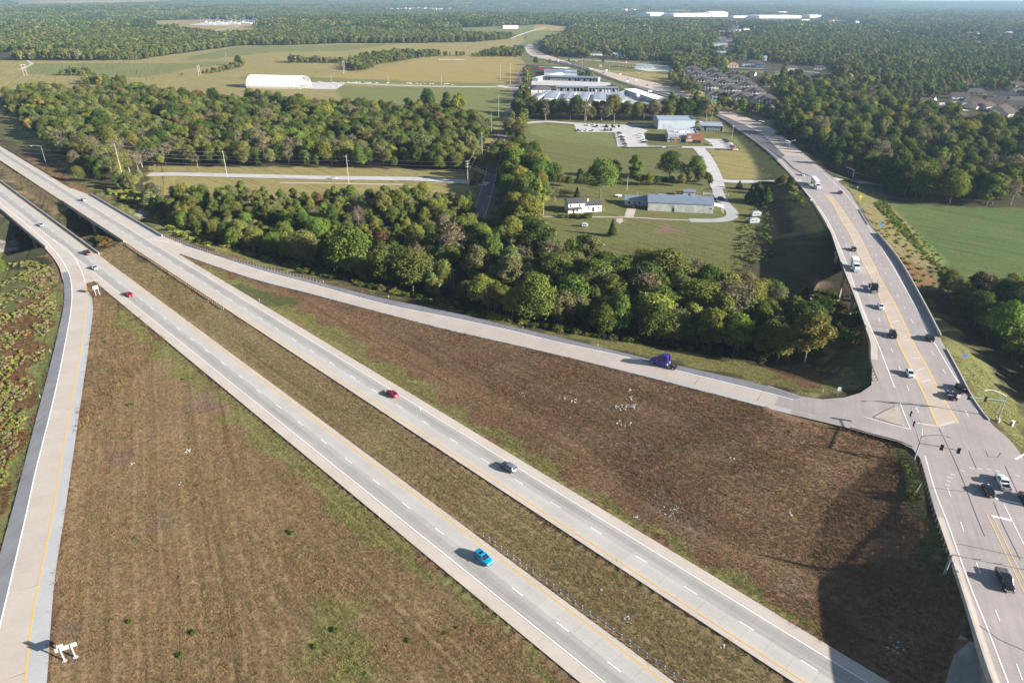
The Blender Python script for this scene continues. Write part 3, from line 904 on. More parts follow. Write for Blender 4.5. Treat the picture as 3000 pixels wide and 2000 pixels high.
# ---------------------------------------------------------------- arterial road
def rowmask(line, lo, hi):
    py = bearing(line[:, 0], line[:, 1], line[:, 2])[1]
    return (py >= lo) & (py <= hi)
AL = AR_L; ARr = resample(AR_R, 1.0)
art = strip_obj('main_road', AL, pair(AL, ARr), M['art_conc'], 0.0, None, 'wide grey concrete main road crossing on the right')
split = trace([(1536,140),(1560,165),(1610,176),(1678,186),(1819,237),(1978,282),(2106,334),(2217,384),(2300,455)], za)
AS = AL[rowmask(AL, 60, 470)]
strip_obj('carriageway_surface', AS, pair(AS, split), M['asphalt'], .012, art)
SP = split
strip_obj('carriageway_surface', SP, pair(SP, ARr), M['art_beige'], .016, art)
md = AR_YL
strip_obj('median_surface', md, pair(md, resample(AR_YR, .5)), M['art_beige'], .012, art)
lsh = AR_L[rowmask(AR_L, 600, 1060)]
strip_obj('shoulder', lsh, pair(lsh, offset(lsh, -1.5 if True else 1.5)) if False else offset(lsh, 1.9 if offset(lsh, 1.9)[3, 0] > lsh[3, 0] else -1.9), M['shoulder'], .012, art)
ap_px = [(2250,1128),(2345.7,1160),(2409,1169),(2473,1164),(2521,1150),(2553,1127.5),(2556,1064),(2600,1075),(2660,1180),(2720,1330),(2690,1336),(2674,1314),(2632.6,1293.4),(2569,1277),(2473,1250),(2307,1210.5),(2250,1196)]
def z_ap(px):
    return float(np.interp(px, [2250, 2345, 2473, 2560], [z_ramp(2250), z_ramp(2345), 6.85, 7.0]))
sheet('ramp_apron', [(*map(float, sight(p[0], p[1], z_ap(p[0]))), z_ap(p[0]) - .008) for p in ap_px], M['art_conc'], None, 'paved mouth where the entrance ramp meets the main road')
isl = [(2560,1221),(2586,1207),(2625,1187),(2634,1200),(2650,1240),(2646,1247),(2600,1234)]
def zsheet(name, poly, z, m, parent=None, label=None):
    return sheet(name, [(*map(float, sight(p[0], p[1], z)), z) for p in poly], m, parent, label)
mb = MB()
tp = [(*map(float, sight(p[0], p[1], 7.12)), 7.12) for p in isl]
n = len(tp)
mb.add(tp + [(p[0], p[1], 6.9) for p in tp], [tuple(range(n))] + [(i, i + n, (i + 1) % n + n, (i + 1) % n) for i in range(n)])
o = structure(mb.build('traffic_island', M['gravel'], None, fix=True), 'raised triangular island of brown gravel at the ramp mouth')
# painted markings
yw = MB(); ribbon(yw, AR_YL, .42, .022); ribbon(yw, AR_YR, .42, .022)
wa = MB(); ribbon(wa, AR_WL[rowmask(AR_WL, 520, 1140)], .24, .022); ribbon(wa, AR_WR, .24, .022)
ribbon(wa, trace([(2637,1180),(2650,1215),(2668,1258)], 7), .22, .03)
ribbon(wa, trace([(2528,1220),(2600,1240),(2667,1257)], 7), .22, .03)
ribbon(wa, trace([(2710,1335),(2741,1440),(2776,1530),(2815,1640),(2850,1735),(2893,1840),(2935,1950),(2985,2080)], 7), .22, .022)
dashes(wa, AR_DL, .17, .022, 3.05, 12.19, 2.0); dashes(wa, AR_DR, .17, .022, 3.05, 12.19, 1.0)
for a_, b_ in (((2776,1429),(2786,1455)), ((2814,1527),(2824,1556)), ((2860,1646),(2872,1678)), ((2916,1784),(2929,1818)), ((2978,1943),(2995,1990))):
    ribbon(wa, trace([a_, b_], 7), .17, .022)
ribbon(wa, trace([(2940,1475),(2970,1535),(3003,1600)], 7), .17, .022)
ribbon(wa, trace([(2905,1510),(2964,1524)], 7), .7, .024); ribbon(wa, trace([(2916,1459),(3000,1478),(3060,1492)], 7), .6, .022)
ribbon(wa, trace([(2975,1345),(3010,1325)], 7), .5, .022)
far = MB()
ribbon(far, offset(AL, 2.2 if offset(AL, 2.2)[40, 0] > AL[40, 0] else -2.2)[rowmask(AL, 170, 520)], .25, .03)
fw = MB()
ribbon(fw, trace([(2677,1237.6),(2743,1247)], 7), .55, .022)
for a_, b_ in (((640,380),(700,365)), ((675,435),(735,430)), ((720,505),(755,495)), ((760,590),(820,585)), ((810,695),(870,685)), ((865,815),(930,800)), ((920,940),(990,920)), ((975,1070),(1055,1055)), ((1060,1225),(1130,1210)), ((1140,1390),(1215,1375)), ((1240,1565),(1310,1550)), ((1325,1723),(1395,1718)), ((1355,1843),(1440,1808)), ((1400,1938),(1500,1918)), ((1565,2348),(1720,2298))):
    q = [(2250 + p[0] / 3.136, 500 + p[1] / 3.136) for p in (a_, b_)]
    ribbon(fw, trace(q, za), .45, .024)
for x_, y_ in ((1700,1222),(1670,1248),(1655,1280),(1650,1318),(1785,1185),(1870,1165),(1945,1168),(2030,1175),(2110,1190),(2290,1230)):
    q = (2250 + x_ / 3.136, 1000 + y_ / 3.136)
    ribbon(fw, trace([(q[0] - 7, q[1] - 2), (q[0] + 7, q[1] + 2)], 7), .45, .022)
for a_, b_ in (((2891,1506),(3020,1775)), ((2908,1512),(3037,1772))):
    ribbon(yw, trace([a_, b_], 7), .2, .022)
cs_ = MB()
for ln in ([(2752,1255),(2789,1332),(2824,1414),(2856,1500),(2885,1570)], [(2725,1427),(2775,1434),(2827,1439)], [(2805,1592),(2900,1612),(3000,1634)], [(2945,1365),(2975,1430),(3003,1490)], [(2551,953),(2600,960),(2660,972),(2740,985)], [(2838,1320),(2860,1370)],  # the long line across the creek bridge end is a painted wire shadow
           [(2911,1470),(2940,1540),(2990,1640)], [(2868,1830),(2940,1880),(3000,1905)], [(2888,1320),(2892,1335),(2908,1343),(2926,1338),(2932,1326)]):
    ribbon(cs_, trace(ln, 7), .14, .026)
mk = structure(wl_.build('white_road_marking', M['white']), 'white edge lines and lane dashes on the highway and ramps')
structure(yl_.build('yellow_road_marking', M['yellow']), 'yellow edge lines on the highway and exit ramp')
structure(yf.build('faded_yellow_road_marking', M['yellow_faint']), 'faded yellow edge line on the entrance ramp')
structure(yw.build('yellow_road_marking', M['yellow_mid']), 'yellow median lines on the main road')
structure(wa.build('white_road_marking', M['white']), 'white lines and dashes on the main road')
structure(fw.build('faded_road_marking', M['white_faint']), 'faded hatching and stop bars on the main road')
structure(far.build('white_road_marking', M['white']), 'white edge line on the distant main road')
for br_, a_, b_ in ((A_BR, A_IN, 106.8), (B_BR, 61.8, B_UP)):
    for s_ in br_ + ((br_[0] + br_[1]) / 2,):
        ribbon(cs_, np.array([(*sc2xy(s_, a_), 0), (*sc2xy(s_, b_), 0)]), .22, .006)
structure(cs_.build('sealing_and_wire_shadow', M['seal']), 'dark sealed cracks and detector loop on the main road')
for ln, w_, lab in (([(2120,349),(2180,385),(2236,425),(2300,470),(2330,497),(2372,516)], .55, 'raised dark kerb between the carriageways'),):
    l3 = trace(ln, za)
    mbk = MB(); L_, R_ = offset(l3, w_), offset(l3, -w_)
    up = lambda q, h: [(p[0], p[1], p[2] + h) for p in q]
    mbk.strip(up(R_, .16), up(L_, .16)); mbk.strip(up(L_, .16), up(L_, 0)); mbk.strip(up(R_, 0), up(R_, .16))
    structure(mbk.build('median_kerb', M['seal'], None), lab)

# ---------------------------------------------------------------- side roads, lots and drives
px_road('trail', ROAD_TRAIL['c'], ROAD_TRAIL['w'], M['trail'], .10, 'straight purplish asphalt lane running away between the woods')
tl = MB()
c3 = np.array([G(*p, .13)[:] for p in ROAD_TRAIL['c']]); c3 = resample(c3, 4); c3[:, 2] = ground_z(c3[:, 0], c3[:, 1]) + .14
for o_ in (3.6, -3.6):
    ribbon(tl, offset(c3, o_), .2, 0.0)
for k_ in range(10):     # cycle symbol painted on the lane
    a0, a1 = k_ * .628, (k_ + 1) * .628
    g0 = G(1432, 577, .15)
    for oy in (-1.1, 1.1):
        ribbon(tl, np.array([(g0.x + .75 * math.cos(a0), g0.y + oy + .75 * math.sin(a0), g0.z), (g0.x + .75 * math.cos(a1), g0.y + oy + .75 * math.sin(a1), g0.z)]), .22, 0)
structure(tl.build('white_road_marking', M['white_faint']), 'thin white edge lines of the purplish lane')
px_road('side_road', ROAD_CROSS['c'], ROAD_CROSS['w'], M['lot'], .12, 'pale side road crossing behind the middle wood')
px_road('footpath', [(820,536),(900,537),(1000,538),(1090,540),(1180,541)], 1.2, M['shoulder'], .12, 'narrow pale path beside the side road')
px_road('side_road', [(1510,253),(1470,254),(1300,254),(1150,250),(1020,244),(940,243),(840,246)], 4.5, M['lot'], .12, 'white gravel road leading to the arched shed')
px_sheet('yard', [(885,241),(965,242),(1010,246),(985,262),(930,262),(880,258),(720,256),(700,250)], M['lot'], .10, 'pale yard beside the arched shed')
px_road('lane', [(1462,250),(1490,258),(1555,258),(1600,262)], 4.0, M['lot'], .14, 'short pale drive across the purplish lane')
px_sheet('storage_yard', [(1560,228),(1596,234),(1756,240),(1787,243),(1790,249),(1770,253),(1700,254),(1556,249)], M['lot'], .12, 'white concrete yard in front of the upper storage row')
px_sheet('storage_yard', [(1555,264),(1640,268),(1815,270),(1830,264),(1960,300),(1955,322),(1560,322)], M['drive'], .12, 'grey yard between the lower storage rows')
px_road('drive', [(1540,361),(1600,357),(1680,362),(1800,368),(1930,366)], 4.2, M['lot'], .12, 'pale drive passing behind the office car park')
px_sheet('car_park', [(1680,361),(1816,366),(1830,380),(1836,403),(1846,425),(1810,432),(1800,388),(1690,387)], M['lot'], .14, 'pale car park left of the office building')
px_sheet('car_park', [(1816,366),(1860,372),(1900,383),(1886,390),(1892,420),(1900,428),(2090,430),(2080,418),(2060,407),(2110,408),(2162,440),(2100,436),(2030,434),(1900,433),(1840,432),(1830,400)], M['lot'], .13, 'pale concrete lanes around the office building')
px_road('drive', [(2045,432),(2062,452),(2080,482),(2094,515),(2100,535),(2104,552)], 4.6, M['lot'], .14, 'pale drive curving from the office to the farm')
px_road('drive', [(2098,528),(2140,532),(2220,534),(2310,535),(2360,532)], 4.0, M['lot'], .15, 'pale drive joining the main road from the farm')
px_road('drive', [(2100,548),(2108,575),(2125,600),(2145,622),(2140,638),(2105,646),(2020,646)], 3.4, M['drive'], .12, 'grey farm drive looping round the long barn')
px_road('dirt_track', [(2105,646),(2000,645),(1900,640),(1840,637),(1700,636),(1545,635)], .9, M['gravel'], .10, 'pale dirt track in front of the farmhouse')
px_road('dirt_track', [(1842,637),(1846,625),(1850,612)], 2.6, M['gravel'], .11, 'dirt apron leading into the barn yard')
px_sheet('dirt_track', [(1806,640),(1824,640),(1826,650),(1815,656),(1806,650)], M['gravel'], .13, 'round pale turning patch below the track')
px_road('drive', [(2440,528),(2480,531),(2530,535),(2590,545)], 3.4, M['lot'], .16, 'pale drive leaving the main road to the right')
px_road('side_road', [(1625,178),(1700,176),(1800,182),(1900,190),(1970,196)], 5.5, M['drive'], .12, 'grey side street by the red canopy')
px_road('side_road', [(1560,163),(1640,160),(1760,163),(1850,172),(1960,184)], 3.0, M['lot'], .12, 'pale far street under the trees')
px_sheet('car_park', [(1870,192),(1960,196),(1975,208),(1900,210),(1850,200)], M['lot'], .12, 'pale forecourt beside the red canopy')
px_road('side_road', [(1498,112),(1540,97),(1570,88),(1600,81)], 4.5, M['lot'], .12, 'pale distant road beside the bend')
px_road('side_road', [(2130,198),(2250,203),(2340,208),(2400,214)], 3.2, M['drive'], .12, 'pale residential street beyond the apartments')
px_road('side_road', [(2455,243),(2500,245),(2580,248),(2660,250)], 4.0, M['drive'], .12, 'pale street glimpsed between the right hand woods')
px_sheet('street', [(2750,302),(2815,297),(2820,305),(2760,312)], M['lot'], .14, 'pale cul de sac among the brown roofed houses')
px_road('street', [(2756,306),(2800,318),(2830,325)], 4.0, M['lot'], .13, 'pale street bending between the houses')
px_sheet('substation_yard', [(553,74),(600,66),(780,66),(765,74),(640,76)], M['lot'], .3, 'pale gravel yard of the distant substation')
px_road('lane', [(628,92),(660,85),(700,78)], 4.0, M['lot'], .3, 'pale lane up to the substation')
px_road('dirt_track', [(55,205),(75,197),(92,188),(80,178)], 3.0, M['gravel'], .12, 'short dirt track curving in the far field')
for poly, lab in (([(398,632),(432,603),(450,612),(418,640)], 'pale rubble beside the left bridges'), ([(-40,705),(58,708),(70,726),(-30,735)], 'grey rubble bank under the left bridge, bridge shade in its dark colour')):
    mb = MB()
    c0 = np.array([G(*p)[:] for p in poly])
    for _ in range(300):
        w = rng.dirichlet(np.ones(len(c0)))
        p = w @ c0
        r = rng.uniform(.25, .7)
        mb.box((p[0], p[1], Gz(p[0], p[1]) + r * .2), (r, r * rng.uniform(.6, 1.2), r * .7), rng.uniform(0, 3), .6)
    o = mb.build('rubble', M['conc_dark'] if 'beside' in lab else M['bark']); o['kind'] = 'stuff'; o['label'] = lab  # bank under the bridge takes dark bark colour as painted bridge shade

for sx_, sy_, sr_ in STONES:
    mb = MB(); g0 = G(sx_, sy_)
    for _ in range(int(9 * sr_ + 2)):
        a_ = rng.uniform(0, 6.28); d_ = sr_ * math.sqrt(rng.random()); x_, y_ = g0.x + d_ * math.cos(a_) * 1.3, g0.y + d_ * math.sin(a_)
        q_ = rng.uniform(.12, .55)
        mb.box((x_, y_, Gz(x_, y_) + .06), (q_, q_ * rng.uniform(.5, 1.3), .16), rng.uniform(0, 3), .6)
    o = mb.build('stone_debris', M['rock']); o['kind'] = 'stuff'; o['label'] = 'pale broken stone lying in the field grass'
# ---------------------------------------------------------------- bridges
def wall_along(mb, line, w, h0, h1, side=0.0):
    """upright wall following a 3D line, w thick, from z+h0 to z+h1"""
    a, b_ = offset(line, side + w / 2), offset(line, side - w / 2)
    n = len(line)
    vs = [(*p[:2], p[2] + h0) for p in a] + [(*p[:2], p[2] + h1) for p in a] + [(*p[:2], p[2] + h1) for p in b_] + [(*p[:2], p[2] + h0) for p in b_]
    fs = []
    for k in range(4):
        for i in range(n - 1):
            p, q = k * n + i, ((k + 1) % 4) * n + i
            fs.append((p, p + 1, q + 1, q))
    fs += [(0, n, 2 * n, 3 * n), (4 * n - 1, 3 * n - 1, 2 * n - 1, n - 1)]
    mb.add(vs, fs)
def slab_between(mb, L, R, h0, h1):
    n = len(L)
    vs = [(*p[:2], p[2] + h1) for p in L] + [(*p[:2], p[2] + h1) for p in R] + [(*p[:2], p[2] + h0) for p in L] + [(*p[:2], p[2] + h0) for p in R]
    fs = []
    for i in range(n - 1):
        fs += [(i, i + 1, n + i + 1, n + i), (2 * n + i, 3 * n + i, 3 * n + i + 1, 2 * n + i + 1), (i, 2 * n + i, 2 * n + i + 1, i + 1), (n + i, n + i + 1, 3 * n + i + 1, 3 * n + i)]
    fs += [(0, n, 3 * n, 2 * n), (n - 1, 3 * n - 1, 4 * n - 1, 2 * n - 1)]
    mb.add(vs, fs)
def pier(parent, pts, ztop, cap_w=1.2, rad=.55, m=None, square=False):
    m = m or M['conc']
    a, b_ = Vector(pts[0]), Vector(pts[-1])
    d = (b_ - a).normalized()
    cap = MB(); mid = (a + b_) / 2
    cap.box((mid.x, mid.y, ztop - .6), ((b_ - a).length + 2.2, cap_w, 1.2), math.atan2(d.y, d.x))
    p = cap.build('pier_cap', m, parent)
    for q in pts:
        z0 = Gz(q[0], q[1]) - 1.0
        if square:
            MB().box((q[0], q[1], (z0 + ztop - 1.2) / 2), (rad * 2, rad * 2, ztop - 1.2 - z0), math.atan2(d.y, d.x)).build('column', m, parent)
        else:
            MB().tube((q[0], q[1], z0), (q[0], q[1], ztop - 1.2), rad, rad, 14).build('column', m, parent)
def hb(nm, lab, c0, c1, s0, s1, piers, par):
    t = thing(nm, lab, 'bridge', (0, 0, 0))
    mb = MB(); slab_between(mb, hw_line(s0, s1, c1, 0), hw_line(s0, s1, c0, 0), -.75, -.21)
    mb.build('deck', M['conc'], t, fix=True)
    for k in range(4):
        g = MB(); wall_along(g, hw_line(s0 + 1, s1 - 1, c0 + .8 + (c1 - c0 - 1.6) * k / 3, 0), .35, -1.9, -.76)
        g.build('girder', M['girder'] if k else M['conc'], t, fix=True)
    for cc, sa, sb in par:
        w = MB(); wall_along(w, hw_line(sa, sb, cc, 0), .38, -.25, .92)
        wp = w.build('parapet', M['conc'], t, fix=True)
    for sp in piers:
        pts = [(*sc2xy(sp + 10 * (k - 1) * .0, c0 + 1.6 + (c1 - c0 - 3.2) * k / 2), 0) for k in range(3)]
        pier(t, pts, -1.9, 1.3, .55, M['conc'], True)
    for sp in (s0 + .4, s1 - .4):
        a, b_ = sc2xy(sp, c0), sc2xy(sp, c1)
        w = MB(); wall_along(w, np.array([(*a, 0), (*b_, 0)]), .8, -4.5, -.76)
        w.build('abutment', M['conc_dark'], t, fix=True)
    return t
hb('highway_bridge', 'concrete highway bridge nearer the exit ramp with a long shadowed right parapet', 61.3, B_UP + .3, B_BR[0], B_BR[1], (-470, -437, -405, -378), ((B_UP + .5, -545, -346), (61.6, B_BR[0], -372)))
hb('highway_bridge', 'concrete highway bridge farther up with the entrance ramp merging on its right', A_IN - .3, 107.3, A_BR[0], A_BR[1], (-432, -410, -386), ((107.1, -462, -352), (A_IN - .15, A_BR[0], A_BR[1])))
strip_obj('bridge_pavement', hw_line(-462, -352, 106.9, -.002), hw_line(-462, -352, A_OUT - .02, -.002), M['slab_light'], -.01, None, 'widened pale bridge pavement')
strip_obj('bridge_pavement', hw_line(-520, -372, B_LO + .02, -.002), hw_line(-520, -372, 61.8, -.002), M['slab_light'], -.02, None, 'pale edge pavement of the left bridge')

# creek bridge of the main road
mk_ = rowmask(AR_L, *AR_BR)
BL = AR_L[mk_]; BRt = pair(BL, ARr)
t = thing('road_bridge', 'long main road bridge over the wooded creek with green girders and round piers', 'bridge')
mb = MB(); slab_between(mb, BL, BRt, -.7, -.04); mb.build('deck', M['conc'], t, fix=True)
for k in range(5):
    f = .04 + .92 * k / 4
    ln = BL * (1 - f) + BRt * f
    g = MB(); wall_along(g, ln, .4, -2.2, -.71); g.build('girder', M['girder'], t, fix=True)
sgn = 1 if offset(BL, .2)[5, 0] < BL[5, 0] else -1
w = MB(); wall_along(w, BL, .35, -.3, .75, sgn * .05); w.build('parapet', M['girder'], t, fix=True)
w = MB(); wall_along(w, BL, .45, .76, .86, sgn * .05); w.build('parapet_cap', M['conc'], t, fix=True)
brx = pair(BL, ARr)
w = MB(); wall_along(w, brx, .38, -.3, 1.05, -sgn * .1); w.build('parapet', M['conc'], t, fix=True)
for row in (722, 780, 848, 925):
    i = int(np.argmin(np.abs(bearing(BL[:, 0], BL[:, 1], BL[:, 2])[1] - row)))
    a, b_ = BL[i], BRt[i]
    pts = [tuple(a * (1 - f) + b_ * f) for f in (.06, .36, .66, .94)]
    pier(t, pts, float(a[2]) - 2.2, 1.4, .62, M['conc'])
# overpass above the highway, at the lower right
mk_ = rowmask(AR_L, 1715, 2200)
OL = AR_L[mk_]; ORt = pair(OL, ARr)
t = thing('overpass', 'main road overpass crossing the highway in the bottom right corner', 'bridge')
mb = MB(); slab_between(mb, OL, ORt, -1.0, -.04); mb.build('deck', M['conc'], t, fix=True)
for k in range(5):
    f = .03 + .94 * k / 4
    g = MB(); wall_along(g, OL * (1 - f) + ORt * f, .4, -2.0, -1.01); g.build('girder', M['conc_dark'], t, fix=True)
lp = AR_L[rowmask(AR_L, 1640, 2200)]
sg2 = 1 if offset(lp, .2)[5, 0] < lp[5, 0] else -1
w = MB(); wall_along(w, lp, .42, -.9, .82, sg2 * .1); w.build('parapet', M['conc'], t, fix=True)
w = MB(); wall_along(w, pair(lp, ARr), .42, -.9, .82, -sg2 * .1); w.build('parapet', M['conc'], t, fix=True)
iab = int(np.argmin(np.abs(bearing(OL[:, 0], OL[:, 1], OL[:, 2])[1] - 1845)))
a, b_ = OL[iab].copy(), ORt[iab].copy()
w = MB(); a2 = a.copy(); a2[2] = b2z = 0; b2 = b_.copy(); b2[2] = 0
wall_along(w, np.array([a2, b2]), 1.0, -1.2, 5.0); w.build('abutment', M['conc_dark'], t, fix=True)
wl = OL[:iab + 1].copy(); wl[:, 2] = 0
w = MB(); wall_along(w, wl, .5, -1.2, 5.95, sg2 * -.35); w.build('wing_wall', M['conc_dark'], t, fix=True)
px_sheet('slope_paving', [(2812,1860),(2865,1890),(2920,2010),(2890,2030),(2760,2030),(2790,1930)], M['conc_dark'], .08, 'grey paved slope below the overpass')
bsh = AR_L[rowmask(AR_L, 1500, 2200)]
strip_obj('shoulder', bsh, offset(bsh, -sg2 * 1.25), M['shoulder'], .014, art)

# ---------------------------------------------------------------- guardrails and kerb barriers
POST_M = MB().box((0, 0, .25), (.16, .2, 1.1)).mesh('guardrail_post', M['timber'])
POST_S = MB().box((0, 0, .2), (.10, .16, 1.05)).mesh('guardrail_post', M['steel'])
def guardrail(line, label, side, post=None, sp=1.905, mat=None, h=.0):
    """w-beam on posts; side is the sign of the side on which the posts stand"""
    line = resample(line, .95)
    t = thing('guardrail', label, 'guardrail', tuple(line[0]), 0, 'guardrails along the roads')
    l0 = line - line[0]
    mb = MB()
    for lo, hi, o_ in ((.42, .55, .02), (.55, .62, .07), (.62, .76, .02)):
        wall_along(mb, l0, .05, lo + h, hi + h, o_ * -side)
    mb.build('beam', mat or M['rail'], t, fix=True)
    d = np.r_[0, np.cumsum(np.linalg.norm(np.diff(l0[:, :2], axis=0), axis=1))]
    pl = offset(l0, side * .2)
    for s in np.arange(0, d[-1], sp):
        p = [np.interp(s, d, pl[:, k]) for k in range(3)]
        tn = [np.interp(min(s + .5, d[-1]), d, pl[:, k]) for k in range(2)]
        q = link('guardrail_post', post or POST_M, t, p, math.atan2(tn[1] - p[1], tn[0] - p[0]))
    return t
def lie(line, up=0.0):
    l = line.copy(); l[:, 2] = np.maximum(ground_z(l[:, 0], l[:, 1]) + .1, l[:, 2] - .1) + up; return l
g1 = R2_U[(R2_U[:, 0] > -190) & (R2_U[:, 0] < -77)]
guardrail(offset(g1, .5), 'long dark guardrail along the outer curve of the entrance ramp below the middle wood', 1)
guardrail(hw_line(s_of(1415, 1567), 30, B_UP + .9, -.05), 'steel guardrail in the grass median at the bottom, beside the blue car', 1, POST_S)
guardrail(hw_line(-351, s_of(657, 905), A_IN - .5, -.05), 'brown guardrail along the median edge just past the farther bridge', -1, None, 1.905, plain('rusty_rail', (.24, .19, .17), .6, .3, .2))
g4 = np.concatenate([R2_D[(R2_D[:, 0] > 86)], AR_L[rowmask(AR_L, 1345, 1652)][::-1]])
guardrail(offset(lie(AR_L[rowmask(AR_L, 1350, 1655)]), sg2 * .35), 'guardrail on the embankment edge beside the signal pole and waiting cars', sg2)
guardrail(offset(lie(R2_D[(R2_D[:, 0] > 87)]), -.4), 'short curved guardrail at the corner below the triangular island', -1)
guardrail(offset(lie(AR_L[rowmask(AR_L, 962, 1120)]), sgn * .4), 'guardrail at the left edge of the main road above the ramp mouth', sgn)
guardrail(offset(lie(AR_L[rowmask(AR_L, 578, 668)]), sgn * .4), 'guardrail leading onto the far end of the creek bridge, left side', sgn, POST_S)
guardrail(offset(lie(pair(AR_L[rowmask(AR_L, 600, 655)], ARr)), -sgn * .4), 'guardrail leading onto the far end of the creek bridge, right side', -sgn, POST_S)
gr = pair(AR_L[rowmask(AR_L, 985, 1230)], ARr)
t = thing('kerb_barrier', 'low pale kerb wall on the right edge of the main road near the signals', 'barrier', (0, 0, 0))
w = MB(); wall_along(w, gr, .35, -.2, .35, -sgn * .1); w.build('kerb', M['conc'], t, fix=True)

# ---------------------------------------------------------------- road signs, signals, lamps, poles
def sign_frame(base0, base1, panel_w, z0, z1, label, tab=None, tilt=0.0, cat='road sign'):
    a, b_ = Vector(base0), Vector(base1)
    t = thing('road_sign', label, cat, tuple((a + b_) / 2), math.atan2((b_ - a).y, (b_ - a).x))
    d = (b_ - a).length / 2
    for sx in (-d, d):
        mb = MB()
        mb.box((sx, 0, z1 / 2 - .2), (.05, .20, z1 + .4)); mb.box((sx, -.11, z1 / 2 - .2), (.18, .03, z1 + .4)); mb.box((sx, .11, z1 / 2 - .2), (.18, .03, z1 + .4))
        mb.build('post', M['signback'], t)
    MB().box((0, .24, (z0 + z1) / 2), (panel_w, .08, z1 - z0)).build('panel', M['signback'], t)
    for q in (.25, .75):
        MB().box((0, .185, z0 + (z1 - z0) * q), (panel_w, .03, .08)).build('stiffener', M['steel'], t)
    if tab:
        MB().box((tab[0], .24, z1 + .32), (tab[1], .07, .62)).build('exit_tab', M['signback'], t)
    for sx in (-d, d):
        MB().tube((sx, 0, -.35), (sx, 0, .12), .45, .45, 12).build('footing', M['conc'], t)
    return t
b0, b1 = G(190, 1935), G(221.5, 1924)
sign_frame(b0, b1, 3.4, 2.35, 3.3, 'large two legged exit sign seen from behind in the lower left grass', (-.75, 1.0))
b0, b1 = G(281.5, 866), G(291.5, 863)
sign_frame(b0, b1, 2.1, 2.5, 4.0, 'white gore sign on two legs where the exit ramp leaves')
def small_sign(base, h, kind, mat, label, w=.75, hh=.75, face=0.0, post_m=None):
    t = thing('road_sign', label, 'road sign', tuple(base), face)
    MB().box((0, 0, h / 2 - .2), (.07, .07, h + .4)).build('post', post_m or M['steel'], t)
    mb = MB()
    if kind == 'diamond':
        mb.add([(0, -.06, h - w), (w, -.06, h), (0, -.06, h + w), (-w, -.06, h), (0, -.1, h - w), (w, -.1, h), (0, -.1, h + w), (-w, -.1, h)],
               [(0, 1, 2, 3), (7, 6, 5, 4), (0, 4, 5, 1), (1, 5, 6, 2), (2, 6, 7, 3), (3, 7, 4, 0)])
    else:
        mb.box((0, -.07, h - hh / 2), (w, .03, hh))
    mb.build('panel', mat, t)
    return t
ys = small_sign(G(2518, 592), 3.2, 'diamond', M['signyellow'], 'yellow diamond warning sign right of the main road beyond the bridge', 1.0)
mb = MB(); mb.box((0, -.12, 3.2), (.16, .02, .8)); mb.box((.16, -.12, 3.35), (.4, .02, .14)); mb.build('arrow_symbol', M['black'], ys)
MB().box((0, -.07, 1.7), (.7, .03, .5)).build('advisory_plate', M['signyellow'], ys)
small_sign(G(2580, 668), 2.6, 'rect', M['signblue'], 'blue sign on the grass slope right of the creek bridge', 1.5, 1.3)
small_sign(G(2822, 1056), 2.4, 'rect', M['signblue'], 'blue sign on the grass right of the signals', 1.5, 1.1)
small_sign(G(2453.5, 1160), 3.0, 'rect', M['signback'], 'small grey sign on a post in the grass wedge beside the ramp mouth', .95, 1.2)
small_sign(G(2478, 880), 2.6, 'rect', M['signback'], 'grey sign in the brush below the creek bridge', 1.8, 1.2)
small_sign(G(2093, 303), 4.5, 'rect', M['signgreen'], 'green guide sign beside the main road below the apartments', 4.6, 2.6)
small_sign(G(2510, 558), 2.6, 'rect', M['signback'], 'thin pale sign at the shaded roadside near the red car', .6, .8)
for px, py, w_, lab in ((1904,269,4.5,'white roadside board between the roads above the tree row'), (1838,238,3,'small white board beside the beige carriageway'), (1777,207,3.4,'white board in the grass near the upper storage row'), (1817,218,2.4,'white board on the grass left of the double lamp'), (1864,236,2.4,'white board at the kerb right of the double lamp'), (1732,203,3.2,'white board near the far junction')):
    small_sign(G(px, py + 4), 3.4, 'rect', M['signwhite'], lab, w_, 1.9)
small_sign(G(2375, 592), 1.6, 'rect', M['signwhite'], 'small white marker at the end of the bridge guardrail', .8, .8)
for i, (px, py, lab) in enumerate(((1113,1515,'at the lower highway shoulder left of the blue car'), (1532,964,'beside the entrance ramp under the middle wood'), (1752,1015,'beside the entrance ramp left of the purple truck'), (1139,872,'beside the entrance ramp left of the tree line'), (760,883,'in the grass wedge between highway and ramp'), (118,1165,'at the dark shoulder of the exit ramp'), (148,1032,'beside the upper exit ramp shoulder'), (2410,1150,'at the ramp kerb near the small grey sign'), (2626,1206,'on the triangular island'), (1232,1202,'beside the highway right of the dark red sedan'))):
    t = thing('delineator_post', 'thin white marker post ' + lab, 'marker post', tuple(G(px, py)), 0, 'white marker posts')
    MB().box((0, 0, .55), (.09, .05, 1.3)).build('post', M['signwhite'], t)
    MB().box((0, -.03, 1.1), (.08, .015, .16)).build('reflector', M['signyellow'], t)

